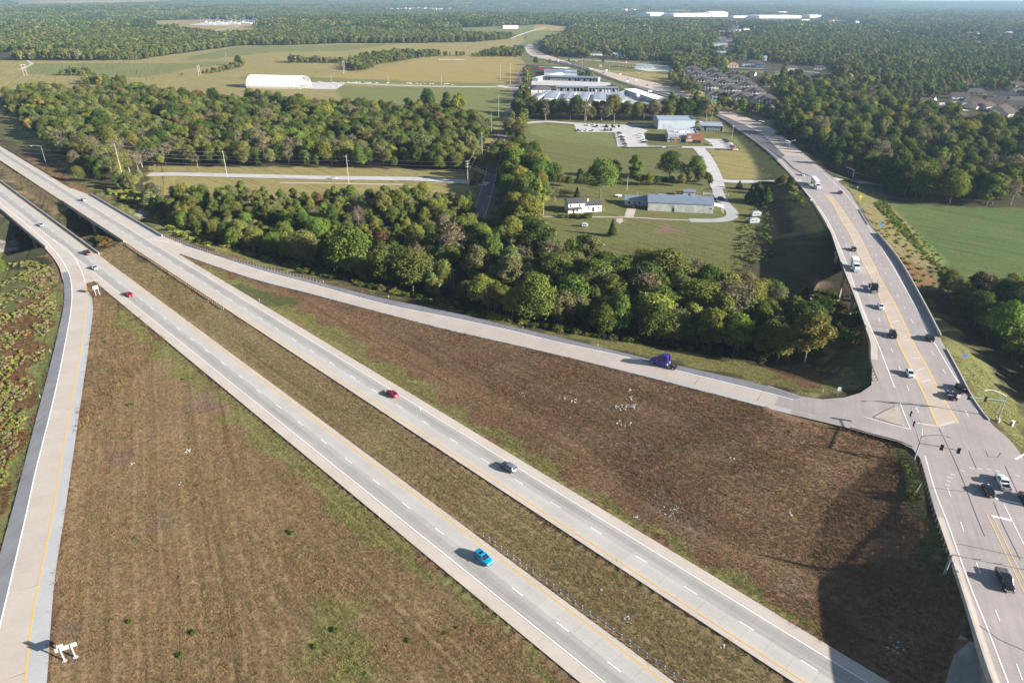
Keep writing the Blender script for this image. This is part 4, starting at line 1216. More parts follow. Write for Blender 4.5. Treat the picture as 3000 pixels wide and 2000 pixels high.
def lamp_arm(t, root, tip, mname='arm'):
    root, tip = Vector(root), Vector(tip)
    pts = []
    for k in range(6):
        f = k / 5
        p = root.lerp(tip, f); p.z += .55 * math.sin(f * math.pi / 2) * (1 - .3 * f) if False else 0.0
        p.z = root.z + (tip.z - root.z) * math.sin(f * math.pi / 2)
        pts.append(p)
    MB().path(pts, [.09 - .008 * k for k in range(6)], 8).build(mname, M['steel'], t)
    d = (tip - root); d.z = 0; d.normalize()
    a = math.atan2(d.y, d.x)
    MB().box((tip.x + d.x * .35, tip.y + d.y * .35, tip.z), (1.0, .38, .2), a, .8).build('lamp_head', M['signback'], t)
def street_light(base_px, top_py, arms, label, group='street lights', rad=.13):
    b_ = G(*base_px)
    h = height_at(b_, top_py)
    t = thing('street_light', label, 'street light', tuple(b_), 0, group)
    MB().tube((0, 0, -.3), (0, 0, h), rad, rad * .6, 10).build('pole', M['steel'], t)
    MB().tube((0, 0, -.4), (0, 0, .25), .4, .4, 12).build('base', M['conc'], t)
    for dx, dy, dz in arms:
        lamp_arm(t, (0, 0, h - .1), (dx, dy, h + dz))
    return t
street_light((137,486), 428, [(-4.6, -2.2, .6)], 'single arm lamp beside the far left highway')
street_light((2495.8,528), 499, [(-4.2, 1.0, 1.6)], 'single arm lamp at the drive right of the main road')
street_light((2233,391.6), 357.5, [(-4.4, -1.2, 1.2), (4.4, 1.2, 1.2)], 'double arm lamp in the median nearest the office building')
street_light((2309,448), 415, [(-3.5, -.8, .9), (3.5, .8, .9)], 'double arm lamp in the median above the drive junction')
street_light((1871.5,238), 214, [(-5, -1.5, 1.4), (5, 1.5, 1.4)], 'double arm lamp in the grass left of the apartments')
street_light((2150,326), 313, [(-5, -1.5, 1.4), (5, 1.5, 1.4)], 'double arm lamp below the last apartment')
street_light((2058.5,289), 273, [(-5, -1.5, 1.4), (5, 1.5, 1.4)], 'double arm lamp beside the green guide sign')
street_light((1785,217), 191, [(4.5, 1.5, 1.2)], 'single arm lamp above the storage roofs')
street_light((2632,480), 450, [(1.5, -1.5, .8)], 'thin lamp among the right hand trees')
street_light((1573,160), 138, [(5, 2, 1.4)], 'single arm lamp at the far bend')
street_light((1705,204), 166, [(-5, 2, 1.4)], 'single arm lamp at the far junction')
street_light((2485,508), 490, [(-2.5, .5, .6)], 'short lamp in the shade of the roadside pines')

def signal_head(t, p, face_a, h=1.25, parts=True):
    mb = MB(); mb.box((p[0], p[1], p[2]), (.42, .30, h), face_a)
    s = mb.build('signal_head', M['black'], t)
    d = Vector((math.cos(face_a - math.pi / 2), math.sin(face_a - math.pi / 2), 0))
    for k in range(3):
        q = Vector(p) + d * .16 + Vector((0, 0, (1 - k) * h / 3.2))
        MB().tube(q, q + d * .14, .13, .13, 10).build('lens_hood', M['chassis'], s)
    w = MB(); w.box((p[0], p[1], p[2]), (.75, .04, h + .35), face_a); w.build('backplate', M['black'], s)
def mast(base_px, z, top_py, label, arms, lums, rad=.2):
    x, y = sight(*base_px, z)
    b_ = Vector((float(x), float(y), z))
    h = height_at(b_, top_py)
    t = thing('traffic_signal', label, 'traffic signal', tuple(b_))
    MB().tube((0, 0, 0), (0, 0, h), rad, rad * .65, 12).build('pole', M['steel'], t)
    MB().tube((0, 0, -.9), (0, 0, .12), .6, .6, 14).build('footing', M['conc'], t)
    for (az, d_), tip_px, heads in arms:
        # arm tip lies at height d_ above the base, on its own sight line
        tx, ty = sight(*tip_px, z + d_)
        tip = Vector((float(tx), float(ty), z + d_)) - b_
        root = Vector((0, 0, az))
        pts = [root.lerp(tip, k / 4) for k in range(5)]
        MB().path(pts, [.15, .13, .115, .10, .08], 10).build('mast_arm', M['steel'], t)
        dr = tip.copy(); dr.z = 0; dr.normalize()
        fa = math.atan2(dr.y, dr.x)
        for kind, f, flip in heads:
            p = root.lerp(tip, f)
            if kind == 'head':
                signal_head(t, (p.x, p.y, p.z - .1), fa + (math.pi if flip else 0))
            elif kind == 'street':
                MB().box((p.x, p.y, p.z - .1), (2.9, .05, .62), fa).build('street_name_sign', M['signgreen'], t)
            elif kind == 'lane':
                MB().box((p.x, p.y, p.z - .05), (.95, .05, 1.0), fa).build('lane_sign', M['signwhite'], t)
            elif kind == 'cam':
                MB().box((p.x, p.y, p.z + .25), (.15, .15, .4), fa).build('detector', M['steel'], t)
    for tip_px, zt in lums:
        tx, ty = sight(*tip_px, z + zt)
        tip = Vector((float(tx), float(ty), z + zt)) - b_
        lamp_arm(t, (0, 0, h - .1), tuple(tip))
    return t
mast((2924, 1226), 6.6, 1160, 'traffic signal mast on the right with a green street name sign', [((5.6, 6.0), (2776, 1156), [('street', .16, 0), ('head', .33, 0), ('head', .62, 0), ('lane', .80, 0), ('head', .86, 0)])], [((2891, 1142), 9.6)])
mast((2676, 1352), 6.0, 1276, 'traffic signal mast at the embankment corner with two arms', [((5.6, 6.0), (2814, 1320), [('head', .55, 1), ('head', .96, 1)]), ((5.7, 6.2), (2668, 1208), [('head', .62, 0), ('head', .97, 0)])], [((2698, 1235), 9.4), ((2776, 1278), 9.2)])
mast((2763, 1690), 5.2, 1626, 'traffic signal mast at the lower right with its arm leaving the frame', [((6.0, 6.6), (3040, 1676), [('cam', .33, 0), ('cam', .58, 0), ('head', .95, 0)])], [], .26)
t = thing('signal_cabinet', 'grey signal cabinet with a white top on the grass right of the signal mast', 'cabinet', tuple(G(2962, 1247)), .4)
MB().box((0, 0, .75), (.9, .7, 1.6)).build('body', M['steel'], t); MB().box((0, 0, 1.62), (1.0, .8, .12), 0, .8).build('roof', M['signwhite'], t)
MB().box((0, -.37, .8), (.7, .03, 1.3)).build('door', M['wall_grey'], t)
for px, py, lab in ((2932, 1462, None),):
    pass
t = thing('delineator_post', 'leaning white stake in the shaded embankment grass beside the guardrail', 'marker post', tuple(G(2678, 1452)), 0, 'white marker posts')
MB().tube((0, 0, 0), (.9, .3, 3.2), .06, .06, 6).build('post', M['signwhite'], t)

def utility_pole(base_px, top_py, label, cross=0, mat=None, az=0.0, r=.16, group='wooden utility poles', braces=0):
    b_ = G(*base_px)
    h = height_at(b_, top_py)
    t = thing('utility_pole', label, 'utility pole', tuple(b_), 0, group)
    MB().tube((0, 0, -.5), (0, 0, h), r, r * .65, 8).build('pole', mat or M['pole_pale'], t)
    tops = []
    for k in range(cross):
        z = h - .6 - k * 1.7
        MB().box((0, 0, z), (2.6, .14, .16), az).build('crossarm', mat or M['pole_pale'], t)
        for s_ in (-1.15, 1.15):
            MB().tube((s_ * math.cos(az), s_ * math.sin(az), z + .08), (s_ * math.cos(az), s_ * math.sin(az), z + .4), .07, .05, 6).build('insulator', M['steel'], t)
    for k in range(braces):
        z = h - 1.2 - k * 2.6; sd = 1 if k % 2 else -1
        MB().tube((0, 0, z), (sd * 1.5 * math.cos(az), sd * 1.5 * math.sin(az), z + .35), .06, .05, 6).build('insulator', M['signback'], t)
    return b_, h, t
UP = {}
for nm, bp, tp, cr, br, lab in (
    ('a', (366.7,548), 421, 0, 3, 'tall leaning utility pole right of the highway at the left'), ('b', (666,519), 441, 0, 3, 'tall pole with three brackets rising from the upper left wood'),
    ('c', (1022.6,540), 454, 0, 2, 'tall pole standing in the side road verge right of the white pickup'), ('d', (1371,552.6), 470, 3, 0, 'tall three armed pole at the side road corner'),
    ('e', (1412.6,472), 387, 0, 2, 'tall pole beside the purplish lane above the corner pole'), ('f', (1440,400), 332, 0, 0, 'dark pole at the left edge of the purplish lane'),
    ('g', (1475.5,560), 520, 0, 0, 'short pole right of the purplish lane in tree shade'), ('h', (1416,640), 604, 0, 0, 'pale stub pole at the end of the purplish lane'),
    ('i', (1330,848), 788, 1, 0, 'pole with a small arm in the clearing of the middle wood'), ('j', (1379,735), 699, 0, 0, 'pole top poking out of the middle wood'),
    ('k', (1836.4,560.6), 516, 0, 0, 'pale pole in the lawn behind the barn'), ('l', (1865,582), 562, 0, 0, 'pale pole at the left corner of the barn'), ('m', (1592,630), 588, 0, 0, 'pale pole left of the farmhouse'),
    ('n', (1919,174), 132, 0, 1, 'tall pole in front of the dark woods above the red canopy'), ('o', (1710,163), 117, 0, 1, 'tall pole left of the grey roofed bungalow'), ('p', (1780,164), 133, 0, 1, 'pole right of the grey roofed bungalow'),
    ('q', (1632,155), 124, 0, 1, 'far pole among the trees at the bend'), ('r', (2001,258), 211, 0, 2, 'tall pole left of the apartments'), ('s', (2599,241), 209, 0, 2, 'leaning pole in the right hand woods'),
    ('t', (2640,238), 212, 0, 2, 'second leaning pole in the right hand woods'), ('u', (1713,357), 319, 0, 0, 'grey pole left in the tree row behind the office drive'), ('v', (1799,362), 331, 0, 0, 'grey pole in the middle of the tree row by the car park'),
    ('w', (1885,362), 334, 0, 0, 'grey pole in the tree row near the office'), ('x', (2083.5,360), 329, 0, 0, 'pole at the right end of the tree row'), ('y', (2143.5,408), 367, 1, 0, 'pole beside the right car park'),
    ('z', (971,239), 218, 0, 0, 'pole left of the gravel road near the arched shed'), ('aa', (1138,242), 217, 0, 0, 'middle pole along the gravel road'), ('ab', (1294,249), 225, 1, 0, 'right pole along the gravel road'),
    ('ac', (1466,236), 186, 0, 1, 'tall pole near the far end of the purplish lane'), ('ad', (1495,248), 186, 1, 0, 'tall pole at the lane side by the gravel road'), ('ae', (1461,345), 280, 0, 1, 'tall thin pole left of the purplish lane above the wood'),
    ('af', (1230,60), 29, 0, 0, 'distant slender mast rising above the far woods'), ('ag', (663,176), 151, 0, 0, 'lone pole in the far green field'), ('ah', (1545,250), 205, 0, 0, 'pole left of the storage roofs')):
    UP[nm] = utility_pole(bp, tp, lab, cr, None, .3, .2 if nm in 'abcde' else .17, 'wooden utility poles', br)
def h_frame(b0, b1, top_py, lab):
    p0, p1 = G(*b0), G(*b1)
    h = height_at(p0, top_py)
    t = thing('pylon', lab, 'pylon', tuple(p0), 0, 'twin pole pylons in the fields')
    v = p1 - p0
    MB().tube((0, 0, 0), (0, 0, h), .22, .16, 8).build('pole', M['pole_pale'], t)
    MB().tube((v.x, v.y, v.z), (v.x, v.y, h), .22, .16, 8).build('pole', M['pole_pale'], t)
    a = math.atan2(v.y, v.x); L = v.length
    MB().box((v.x / 2, v.y / 2, h - 1.5), (L + 5, .25, .3), a).build('crossarm', M['pole_pale'], t)
    MB().tube((0, 0, h * .35), (v.x, v.y, h * .8), .07, .07, 6).build('brace', M['pole_pale'], t)
    MB().tube((v.x, v.y, h * .35), (0, 0, h * .8), .07, .07, 6).build('brace', M['pole_pale'], t)
    return p0, h
h_frame((71, 223), (80, 222), 188, 'twin pole pylon at the far left field')
h_frame((583, 223), (588, 221), 192, 'twin pole pylon beside the hedge in the left field')
h_frame((1007, 217), (1011, 213), 179, 'twin pole pylon at the copse in the middle field')
def wires(a, b_, hs, label, sag=1.2, r=.035):
    t = thing('overhead_wires', label, 'wires', (0, 0, 0), 0, 'overhead wires')
    (p, hp, _), (q, hq, _) = UP[a] if isinstance(a, str) else a, UP[b_] if isinstance(b_, str) else b_
    for dz, off in hs:
        pts = []
        for k in range(13):
            f = k / 12
            x = p.lerp(q, f); x.z = (p.z + hp - dz) * (1 - f) + (q.z + hq - dz) * f - sag * 4 * f * (1 - f)
            pts.append((x.x + off, x.y + off * .6, x.z))
        MB().path(pts, [r] * 13, 4).build('wire', M['wire'], t)
W4 = [(1.0, .8), (3.4, -.9), (6.0, .8), (9, .2)]
wires('a', 'b', W4, 'four thin wires crossing the left wood edge')
wires('b', 'c', W4, 'four thin wires above the side road')
wires('c', 'd', W4, 'four thin wires reaching the corner pole')
wires('d', 'e', W4[:3], 'three thin wires running up beside the purplish lane')
wires('d', 'g', [(1, .5), (2, -.5)], 'two short wires over the purplish lane')
wires((G(-260, 470), 22.0, None), 'a', W4, 'four thin wires passing over the far left slope')
# ---------------------------------------------------------------- vehicles (x forward, y left, z up)
def body_loft(stations, zb):
    """stations: (x, z_top, half width); closed hull with rounded shoulders"""
    vs, fs = [], []
    for x, zt, w in stations:
        zm = zb + (zt - zb) * .45
        ring = [(-w * .93, zb), (-w, zm), (-w * .985, zt - .13), (-w * .90, zt - .03), (-w * .55, zt), (w * .55, zt), (w * .90, zt - .03), (w * .985, zt - .13), (w, zm), (w * .93, zb)]
        vs += [(x, y, z) for y, z in ring]
    n = 10
    for i in range(len(stations) - 1):
        for k in range(n):
            fs.append((i * n + k, i * n + (k + 1) % n, (i + 1) * n + (k + 1) % n, (i + 1) * n + k))
    fs += [tuple(range(n - 1, -1, -1)), tuple(range((len(stations) - 1) * n, len(stations) * n))]
    return MB().add(vs, fs)
def wheel_meshes(r, w):
    ty = MB().tube((0, -w / 2, 0), (0, w / 2, 0), r, r, 18).mesh('tyre', M['tyre'])
    rm = MB()
    rm.tube((0, -w / 2 - .012, 0), (0, w / 2 + .012, 0), r * .62, r * .62, 14)
    return ty, rm.mesh('rim', M['rim'])
_WH = {}
def wheels(t, spots, r, w):
    if (r, w) not in _WH:
        _WH[(r, w)] = wheel_meshes(r, w)
    ty, rm = _WH[(r, w)]
    for x, y in spots:
        a = link('tyre', ty, t, (x, y, r)); link('rim', rm, a)
CARS = {
 'sedan': dict(L=4.8, W=1.84, zb=.24, st=[(-2.38,.78,.70),(-2.30,.96,.80),(-1.9,1.02,.88),(-1.0,.98,.92),(0,.95,.92),(.85,.93,.92),(1.6,.86,.90),(2.15,.74,.82),(2.38,.58,.68)],
   cab=[(-1.75,1.00),(-.95,1.43),(.15,1.45),(1.05,.94)], r=.33, ax=(1.42,-1.4)),
 'hatch': dict(L=4.3, W=1.8, zb=.25, st=[(-2.12,.80,.74),(-2.05,1.0,.84),(-1.6,1.03,.88),(0,1.0,.90),(.8,.97,.90),(1.5,.9,.88),(1.95,.78,.80),(2.12,.6,.68)],
   cab=[(-2.0,1.02),(-1.6,1.48),(.05,1.52),(1.0,.98)], r=.34, ax=(1.3,-1.25)),
 'suv': dict(L=4.8, W=1.92, zb=.28, st=[(-2.40,.85,.80),(-2.32,1.1,.88),(-1.9,1.14,.93),(0,1.12,.96),(.9,1.1,.96),(1.7,1.02,.93),(2.2,.9,.86),(2.40,.68,.74)],
   cab=[(-2.28,1.12),(-1.95,1.68),(.2,1.73),(1.15,1.08)], r=.37, ax=(1.5,-1.42)),
 'pickup': dict(L=5.8, W=2.0, zb=.36, st=[(-2.88,.9,.92),(-2.86,1.16,.96),(-1.0,1.18,.99),(.9,1.18,1.0),(1.6,1.16,.99),(2.5,1.08,.95),(2.82,.95,.90),(2.90,.7,.84)],
   cab=[(-.95,1.18),(-.80,1.84),(.55,1.87),(1.35,1.16)], r=.40, ax=(1.9,-1.75)),
}
def make_car(kind, name, label, cat, color, loc, rz, group=None, detail=True, sunroof=False, bed='open'):
    s = CARS[kind]
    t = thing(name, label, cat, loc, rz, group)
    def paint(o):
        o.color = (*color, 1); return o
    if kind == 'pickup':
        front = [q for q in s['st'] if q[0] >= -1.0]
        paint(body_loft(front, s['zb']).build('body', M['paint'], t, True))
        mb = MB()
        for y in (-.95, .95):
            mb.box((-1.93, y, .80), (1.92, .09, .78))
        mb.box((-2.86, 0, .80), (.08, 1.98, .74)); mb.box((-1.93, 0, .62), (1.9, 1.85, .10))
        paint(mb.build('cargo_bed', M['paint'], t))
        MB().box((-1.92, 0, .69), (1.78, 1.78, .03)).build('bed_liner', M['bedliner'], t)
        if bed == 'cover':
            MB().box((-1.92, 0, 1.2), (1.9, 1.86, .05)).build('bed_cover', plain('tonneau', (.07, .072, .075), .7), t)
        MB().box((-2.95, 0, .52), (.16, 1.9, .2)).build('bumper', M['chrome'], t)
    else:
        paint(body_loft(s['st'], s['zb']).build('body', M['paint'], t, True))
    (xa, za_), (xb, zb_), (xc, zc), (xd, zd) = s['cab']
    W = s['W'] / 2
    wb, wt = W * .93, W * .76
    bt = [(xa, za_ - .06), (xb, zb_), (xc, zc), (xd, zd - .06)]
    g = MB()
    vs = [(bt[0][0], -wb, bt[0][1]), (bt[1][0], -wt, bt[1][1] - .04), (bt[2][0], -wt, bt[2][1] - .04), (bt[3][0], -wb * .97, bt[3][1])]
    vs += [(x, -y, z) for x, y, z in vs]
    g.add(vs, [(0, 1, 2, 3), (7, 6, 5, 4), (1, 0, 4, 5), (3, 2, 6, 7), (2, 1, 5, 6)])
    g.build('window_glass', M['glass'], t, fix=True)
    r_ = MB()
    prof = [(xb - .04, zb_ - .07), (xb + .1, zb_ + .02), ((xb + xc) / 2, max(zb_, zc) + .04), (xc - .1, zc + .02), (xc + .05, zc - .07)]
    n = len(prof)
    vs = []
    for k, yy in ((1.0, -1), (.8, -.72), (.8, .72), (1.0, 1)):
        vs += [(x, yy * (wt + .02), z - (.05 if abs(yy) == 1 else 0)) for x, z in prof]
    fs = [(j * n + i, (j + 1) * n + i, (j + 1) * n + i + 1, j * n + i + 1) for j in range(3) for i in range(n - 1)]
    r_.add(vs, fs)
    for sy in (-1, 1):       # pillars
        for (x0, z0, y0), (x1, z1, y1), w_ in (((xa, za_ - .05, wb), (xb, zb_ - .02, wt), .07), ((xd, zd - .05, wb * .97), (xc, zc - .02, wt), .05), (((xa + xd) / 2 - .1, 1.0, wb + .01), ((xb + xc) / 2 - .1, zc, wt + .01), .05)):
            r_.tube((x0, sy * y0, z0), (x1, sy * y1, z1), w_, w_, 5)
    paint(r_.build('roof', M['paint'], t, False, True))
    if sunroof:
        MB().box(((xb + xc) / 2 + .3, 0, max(zb_, zc) + .045), (.55, .95, .03)).build('sunroof', M['glass'], t)
    ty = W - .11
    wheels(t, [(x, sy * ty) for x in s['ax'] for sy in (-1, 1)], s['r'], .23)
    if detail:
        xf, xr = s['L'] / 2, -s['L'] / 2
        zl = s['zb'] + .42
        for sy in (-1, 1):
            MB().box((xf - .17, sy * W * .68, zl + .02), (.26, .36, .13), sy * -.25).build('headlight', M['lampglass'], t)
            MB().box((xr + .04, sy * W * .74, zl + .18), (.10, .30, .2 if kind != 'pickup' else .4)).build('tail_light', M['redlens'], t)
            paint(MB().box((xd - .35, sy * (W + .10), zd + .02), (.16, .24, .16)).build('wing_mirror', M['paint'], t))
        MB().box((xf - .02, 0, s['zb'] + .28), (.08, W * 1.1, .22)).build('grille', M['chrome'] if kind == 'pickup' else M['black'], t)
        MB().box((xr - .0, 0, s['zb'] + .34), (.05, .52, .12)).build('number_plate', M['signwhite'], t)
    return t
HW_A = math.atan2(1, -1) + .0038       # heading of traffic going away, far carriageway
HW_B = math.atan2(-1, 1) + .0038
def along(line, p):
    i = int(np.argmin(np.hypot(line[:, 0] - p[0], line[:, 1] - p[1])))
    j, k = max(i - 2, 0), min(i + 2, len(line) - 1)
    return math.atan2(line[k, 1] - line[j, 1], line[k, 0] - line[j, 0])
def on(px, py, z):
    x, y = sight(px, py, z); return Vector((float(x), float(y), z + .012))
WHITE, SILVER, BLACK, DGREY = (.75, .76, .77), (.42, .44, .47), (.012, .012, .014), (.06, .062, .07)
RED, MAROON, BLUE, GREYB = (.42, .012, .02), (.13, .012, .022), (.0, .30, .62), (.17, .20, .26)
HWV = 'cars on the highway'
make_car('sedan', 'car', 'silver sedan crossing the nearer highway bridge', 'car', SILVER, on(121, 662, 0), HW_B, HWV)
make_car('suv', 'car', 'pale grey suv driving away over the farther highway bridge', 'car', SILVER, on(246, 588, 0), HW_A, HWV)
make_car('pickup', 'pickup_truck', 'dark maroon pickup at the gore just past the nearer bridge', 'pickup truck', MAROON, on(257, 744, 0), HW_B, HWV, True, False, 'cover')
make_car('sedan', 'car', 'silver sedan behind the maroon pickup beside the exit gore', 'car', (.5, .53, .57), on(278, 788, 0), HW_B, HWV)
make_car('sedan', 'car', 'bright red sedan right of the white gore sign', 'car', (.55, .008, .02), on(380, 866, 0), HW_B, HWV)
make_car('sedan', 'car', 'dark red sedan driving away in the middle of the highway', 'car', (.30, .008, .025), on(1148, 1157, 0), HW_A, HWV)
make_car('suv', 'car', 'blue grey suv driving away nearest the photo centre', 'car', GREYB, on(1490, 1373, 0), HW_A, HWV)
make_car('suv', 'car', 'bright blue compact suv with a sunroof on the lower highway', 'car', BLUE, on(1415, 1640, 0), HW_B, HWV, True, True)
make_car('suv', 'car', 'white suv on the pale side road between the woods', 'car', WHITE, G(979, 525, .02), along(np.array([G(900, 525)[:], G(980, 525)[:], G(1060, 525)[:]]), G(979, 525)), 'cars on side roads')
def arth(p, away):
    a = along(AR_YL, p) if p.y < 600 and bearing(p.x, p.y, p.z)[1] > 560 else along(AR_WL, p)
    return a if away else a + math.pi
ARV = 'traffic on the main road'
def ac(kind, px, py, col, label, away, name='car', cat='car', z=None, **kw):
    p = on(px, py, z_art(py) if z is None else z)
    p = on(px, py, float(z_art_y(p.y)))
    return make_car(kind, name, label, cat, col, p, arth(p, away), ARV, **kw)
ac('sedan', 2351, 514, (.55, .7, .75), 'pale blue sedan ahead of the white semi truck', False)
ac('suv', 2460.5, 567, MAROON, 'small maroon suv at the shaded edge opposite the white semi', True)
ac('sedan', 2501, 733, DGREY, 'dark grey sedan above the white box truck on the bridge', False)
ac('sedan', 2579, 902, WHITE, 'white sedan following the black tractor unit on the bridge', False)
ac('suv', 2615, 985, BLACK, 'black suv leaving the creek bridge on the left lanes', False)
ac('suv', 2723, 994, BLACK, 'black suv driving away beside the right parapet', True)
ac('hatch', 2664.5, 1099, (.68, .76, .78), 'white hatchback approaching the signals', False)
ac('pickup', 2815, 1144, BLACK, 'black pickup in the tree shadow behind the mast arm', True, 'pickup_truck', 'pickup truck')
ac('sedan', 2788, 1163, BLACK, 'black sedan in the tree shadow under the mast arm', True)
ac('pickup', 2935, 1418, (.74, .77, .80), 'white pickup with an empty dark bed in the crossing', True, 'pickup_truck', 'pickup truck')
ac('sedan', 2892, 1441, BLACK, 'black sedan waiting beside the white pickup', True)
ac('suv', 3003, 1466, (.03, .025, .025), 'dark suv cut off by the right edge of the frame', True)
ac('pickup', 2941, 1706, (.014, .015, .014), 'black pickup with a flat bed cover on the overpass', False, 'pickup_truck', 'pickup truck', bed='cover')

# trucks
def truck_wheels(t, xs, dual, W=1.2):
    for i, x in enumerate(xs):
        for sy in (-1, 1):
            wheels(t, [(x, sy * (W - .16))], .5, .28)
            if dual[i]:
                wheels(t, [(x, sy * (W - .52))], .5, .28)
def tractor(label, col, loc, rz, sleeper=True, stacks=False, group=None, wide=1.22, wallcol=None):
    t = thing('truck_tractor', label, 'truck', loc, rz, group)
    def paint(o): o.color = (*col, 1); return o
    MB().box((-1.6, 0, .78), (6.9, .9, .3)).build('chassis', M['chassis'], t)
    hd = MB()
    pr = [(3.62, .55), (3.70, .95), (3.55, 1.35), (2.9, 1.85), (1.75, 2.08), (1.75, .55)]
    vs = []
    for k, w in ((0, 1.0), (1, 1.0)):
        vs += [(x, (-1 if k == 0 else 1) * (w * (.98 if x < 2.9 else .80)), z) for x, z in pr]
    n = len(pr)
    hd.add(vs, [tuple(range(n)), tuple(range(2 * n - 1, n - 1, -1))] + [(i, n + i, n + (i + 1) % n, (i + 1) % n) for i in range(n)])
    paint(hd.build('hood', M['paint'], t, False, True))
    for sy in (-1, 1):
        MB().box((2.75, sy * 1.08, .98), (1.6, .3, .55), 0, .8).build('fender', M['paint'], t).color = (*col, 1)
    cabt = MB()
    H = 3.95 if sleeper else 3.05
    if sleeper:
        pr = [(1.95, .65), (1.95, 2.05), (1.25, 2.85), (.75, 3.35), (-.2, 3.82), (-1.45, 4.0), (-1.75, 3.95), (-1.75, .65)]
    else:
        pr = [(1.95, .65), (1.95, 2.05), (1.3, 2.85), (1.0, 2.98), (-.5, 3.0), (-.6, .65)]
    vs = []; n = len(pr)
    for sy in (-1, 1):
        vs += [(x, sy * (wide - (.10 if z > 2.6 else 0) - (.16 if z > 3.6 else 0)), z) for x, z in pr]
    cabt.add(vs, [tuple(range(n)), tuple(range(2 * n - 1, n - 1, -1))] + [(i, n + i, n + (i + 1) % n, (i + 1) % n) for i in range(n)])
    paint(cabt.build('cab', M['paint'], t, False, True))
    g = MB(); g.add([(1.97, -1.05, 2.1), (1.97, 1.05, 2.1), (1.33, .98, 2.84), (1.33, -.98, 2.84)], [(0, 1, 2, 3)])
    ws = g.build('windscreen', M['glass'], t); 
    for sy in (-1, 1):
        MB().box((1.05, sy * (wide + .005), 2.28), (1.0, .03, .75)).build('side_window', M['glass'], t)
        if sleeper:
            MB().box((-.75, sy * (wide + .005), 2.2), (.55, .03, .55)).build('sleeper_window', M['glass'], t)
            paint(MB().box((-.6, sy * (wide - .08), .55), (3.6, .18, .62)).build('side_skirt', M['paint'], t))
        else:
            MB().tube((-.2, sy * (wide - .15), .75), (1.4, sy * (wide - .15), .75), .33, .33, 12).build('fuel_tank', M['chrome'], t)
        MB().box((1.75, sy * (wide + .28), 2.25), (.14, .26, .7)).build('wing_mirror', M['chrome'] if not sleeper else M['paint'], t).color = (*col, 1)
        MB().box((3.58, sy * .86, 1.12), (.2, .3, .22)).build('headlight', M['lampglass'], t)
        if stacks:
            MB().tube((-.95, sy * .95, .9), (-.95, sy * .95, 4.3), .12, .12, 10).build('exhaust_stack', M['chrome'], t)
        MB().box((-4.95, sy * .8, .62), (.04, .6, .7)).build('mud_flap', M['chassis'], t)
    MB().box((3.75, 0, .62), (.25, 2.3, .42)).build('bumper', M['chrome'] if stacks else M['paint'], t).color = (*col, 1)
    MB().box((3.64, 0, 1.1), (.08, 1.1, .6)).build('grille', M['chrome'], t)
    truck_wheels(t, (2.75, -2.9, -4.2), (0, 1, 1))
    MB().tube((-3.5, 0, 1.0), (-3.5, 0, 1.14), .52, .48, 14).build('fifth_wheel', M['chassis'], t)
    if sleeper and not stacks:
        for sy in (-1, 1):
            MB().box((-1.95, sy * 1.05, 2.4), (.45, .05, 2.6)).build('cab_extender', M['paint'], t).color = (*col, 1)
            MB().box((-2.05, sy * .9, 1.15), (.5, .5, .75)).build('step_box', M['signback'], t)
    return t
def boxbody(t, x0, x1, w, z0, z1, name='cargo_box', m=None):
    MB().box(((x0 + x1) / 2, 0, (z0 + z1) / 2), (x1 - x0, w * 2, z1 - z0)).build(name, m or M['boxwhite'], t)
    for x in np.linspace(x0 + .02, x1 - .02, 7):
        for sy in (-1, 1):
            MB().box((x, sy * (w + .01), (z0 + z1) / 2), (.06, .03, z1 - z0)).build('wall_rib', M['signback'], t)
pt = on(1938, 1069, float(z_ramp(1938)))
tractor('purple bobtail truck tractor with a tall sleeper on the entrance ramp shoulder', (.045, .025, .27), pt, along(R2_W, pt) + math.pi, True, False, 'trucks')
p = on(2557.7, 851, float(z_art_y(on(2557.7, 851, z_art(851)).y)))
tractor('black bobtail truck tractor with twin exhaust stacks on the creek bridge', BLACK, p, arth(p, False), False, True, 'trucks')
p = on(2505, 790, float(z_art_y(on(2505, 790, z_art(790)).y)))
t = tractor('white box truck with mirrors on the creek bridge', (.75, .78, .80), p, arth(p, False), False, False, 'trucks')
t.name = 'box_truck'; boxbody(t, -5.6, -.72, 1.28, 1.15, 4.0)
p = on(2394, 552, float(z_art_y(on(2394, 552, z_art(552)).y)))
t = tractor('white semi truck with a long trailer beyond the bridge', (.75, .78, .80), p, arth(p, False), False, False, 'trucks')
t.name = 'semi_truck'; boxbody(t, -15.0, -1.6, 1.29, 1.2, 4.05, 'trailer')
truck_wheels(t, (-12.2, -13.4), (1, 1))

# parked and distant cars: one of each shape, then copies
_lib = {}
def parked(kind, col, p, rz, label, group):
    if kind not in _lib:
        _lib[kind] = make_car(kind, 'car' if kind != 'pickup' else 'pickup_truck', label, 'car' if kind != 'pickup' else 'pickup truck', col, p, rz, group, False)
        return _lib[kind]
    return dup(_lib[kind], p, rz, label, group, (*col, 1))
rowdir = lambda a, b_: math.atan2((G(*b_) - G(*a)).y, (G(*b_) - G(*a)).x)
cn = lambda c: {WHITE: 'white', SILVER: 'silver', BLACK: 'black', DGREY: 'dark grey', MAROON: 'maroon', RED: 'red', (.03, .05, .045): 'dark green', (.25, .27, .3): 'grey'}[c]
GRN, MGR = (.03, .05, .045), (.25, .27, .3)
cs0 = math.pi * .02
ordn = ['first', 'second', 'third', 'fourth', 'fifth', 'sixth', 'seventh', 'eighth', 'ninth']
z5 = lambda x, y: (1800 + x / 5.6, 320 + y / 5.6)
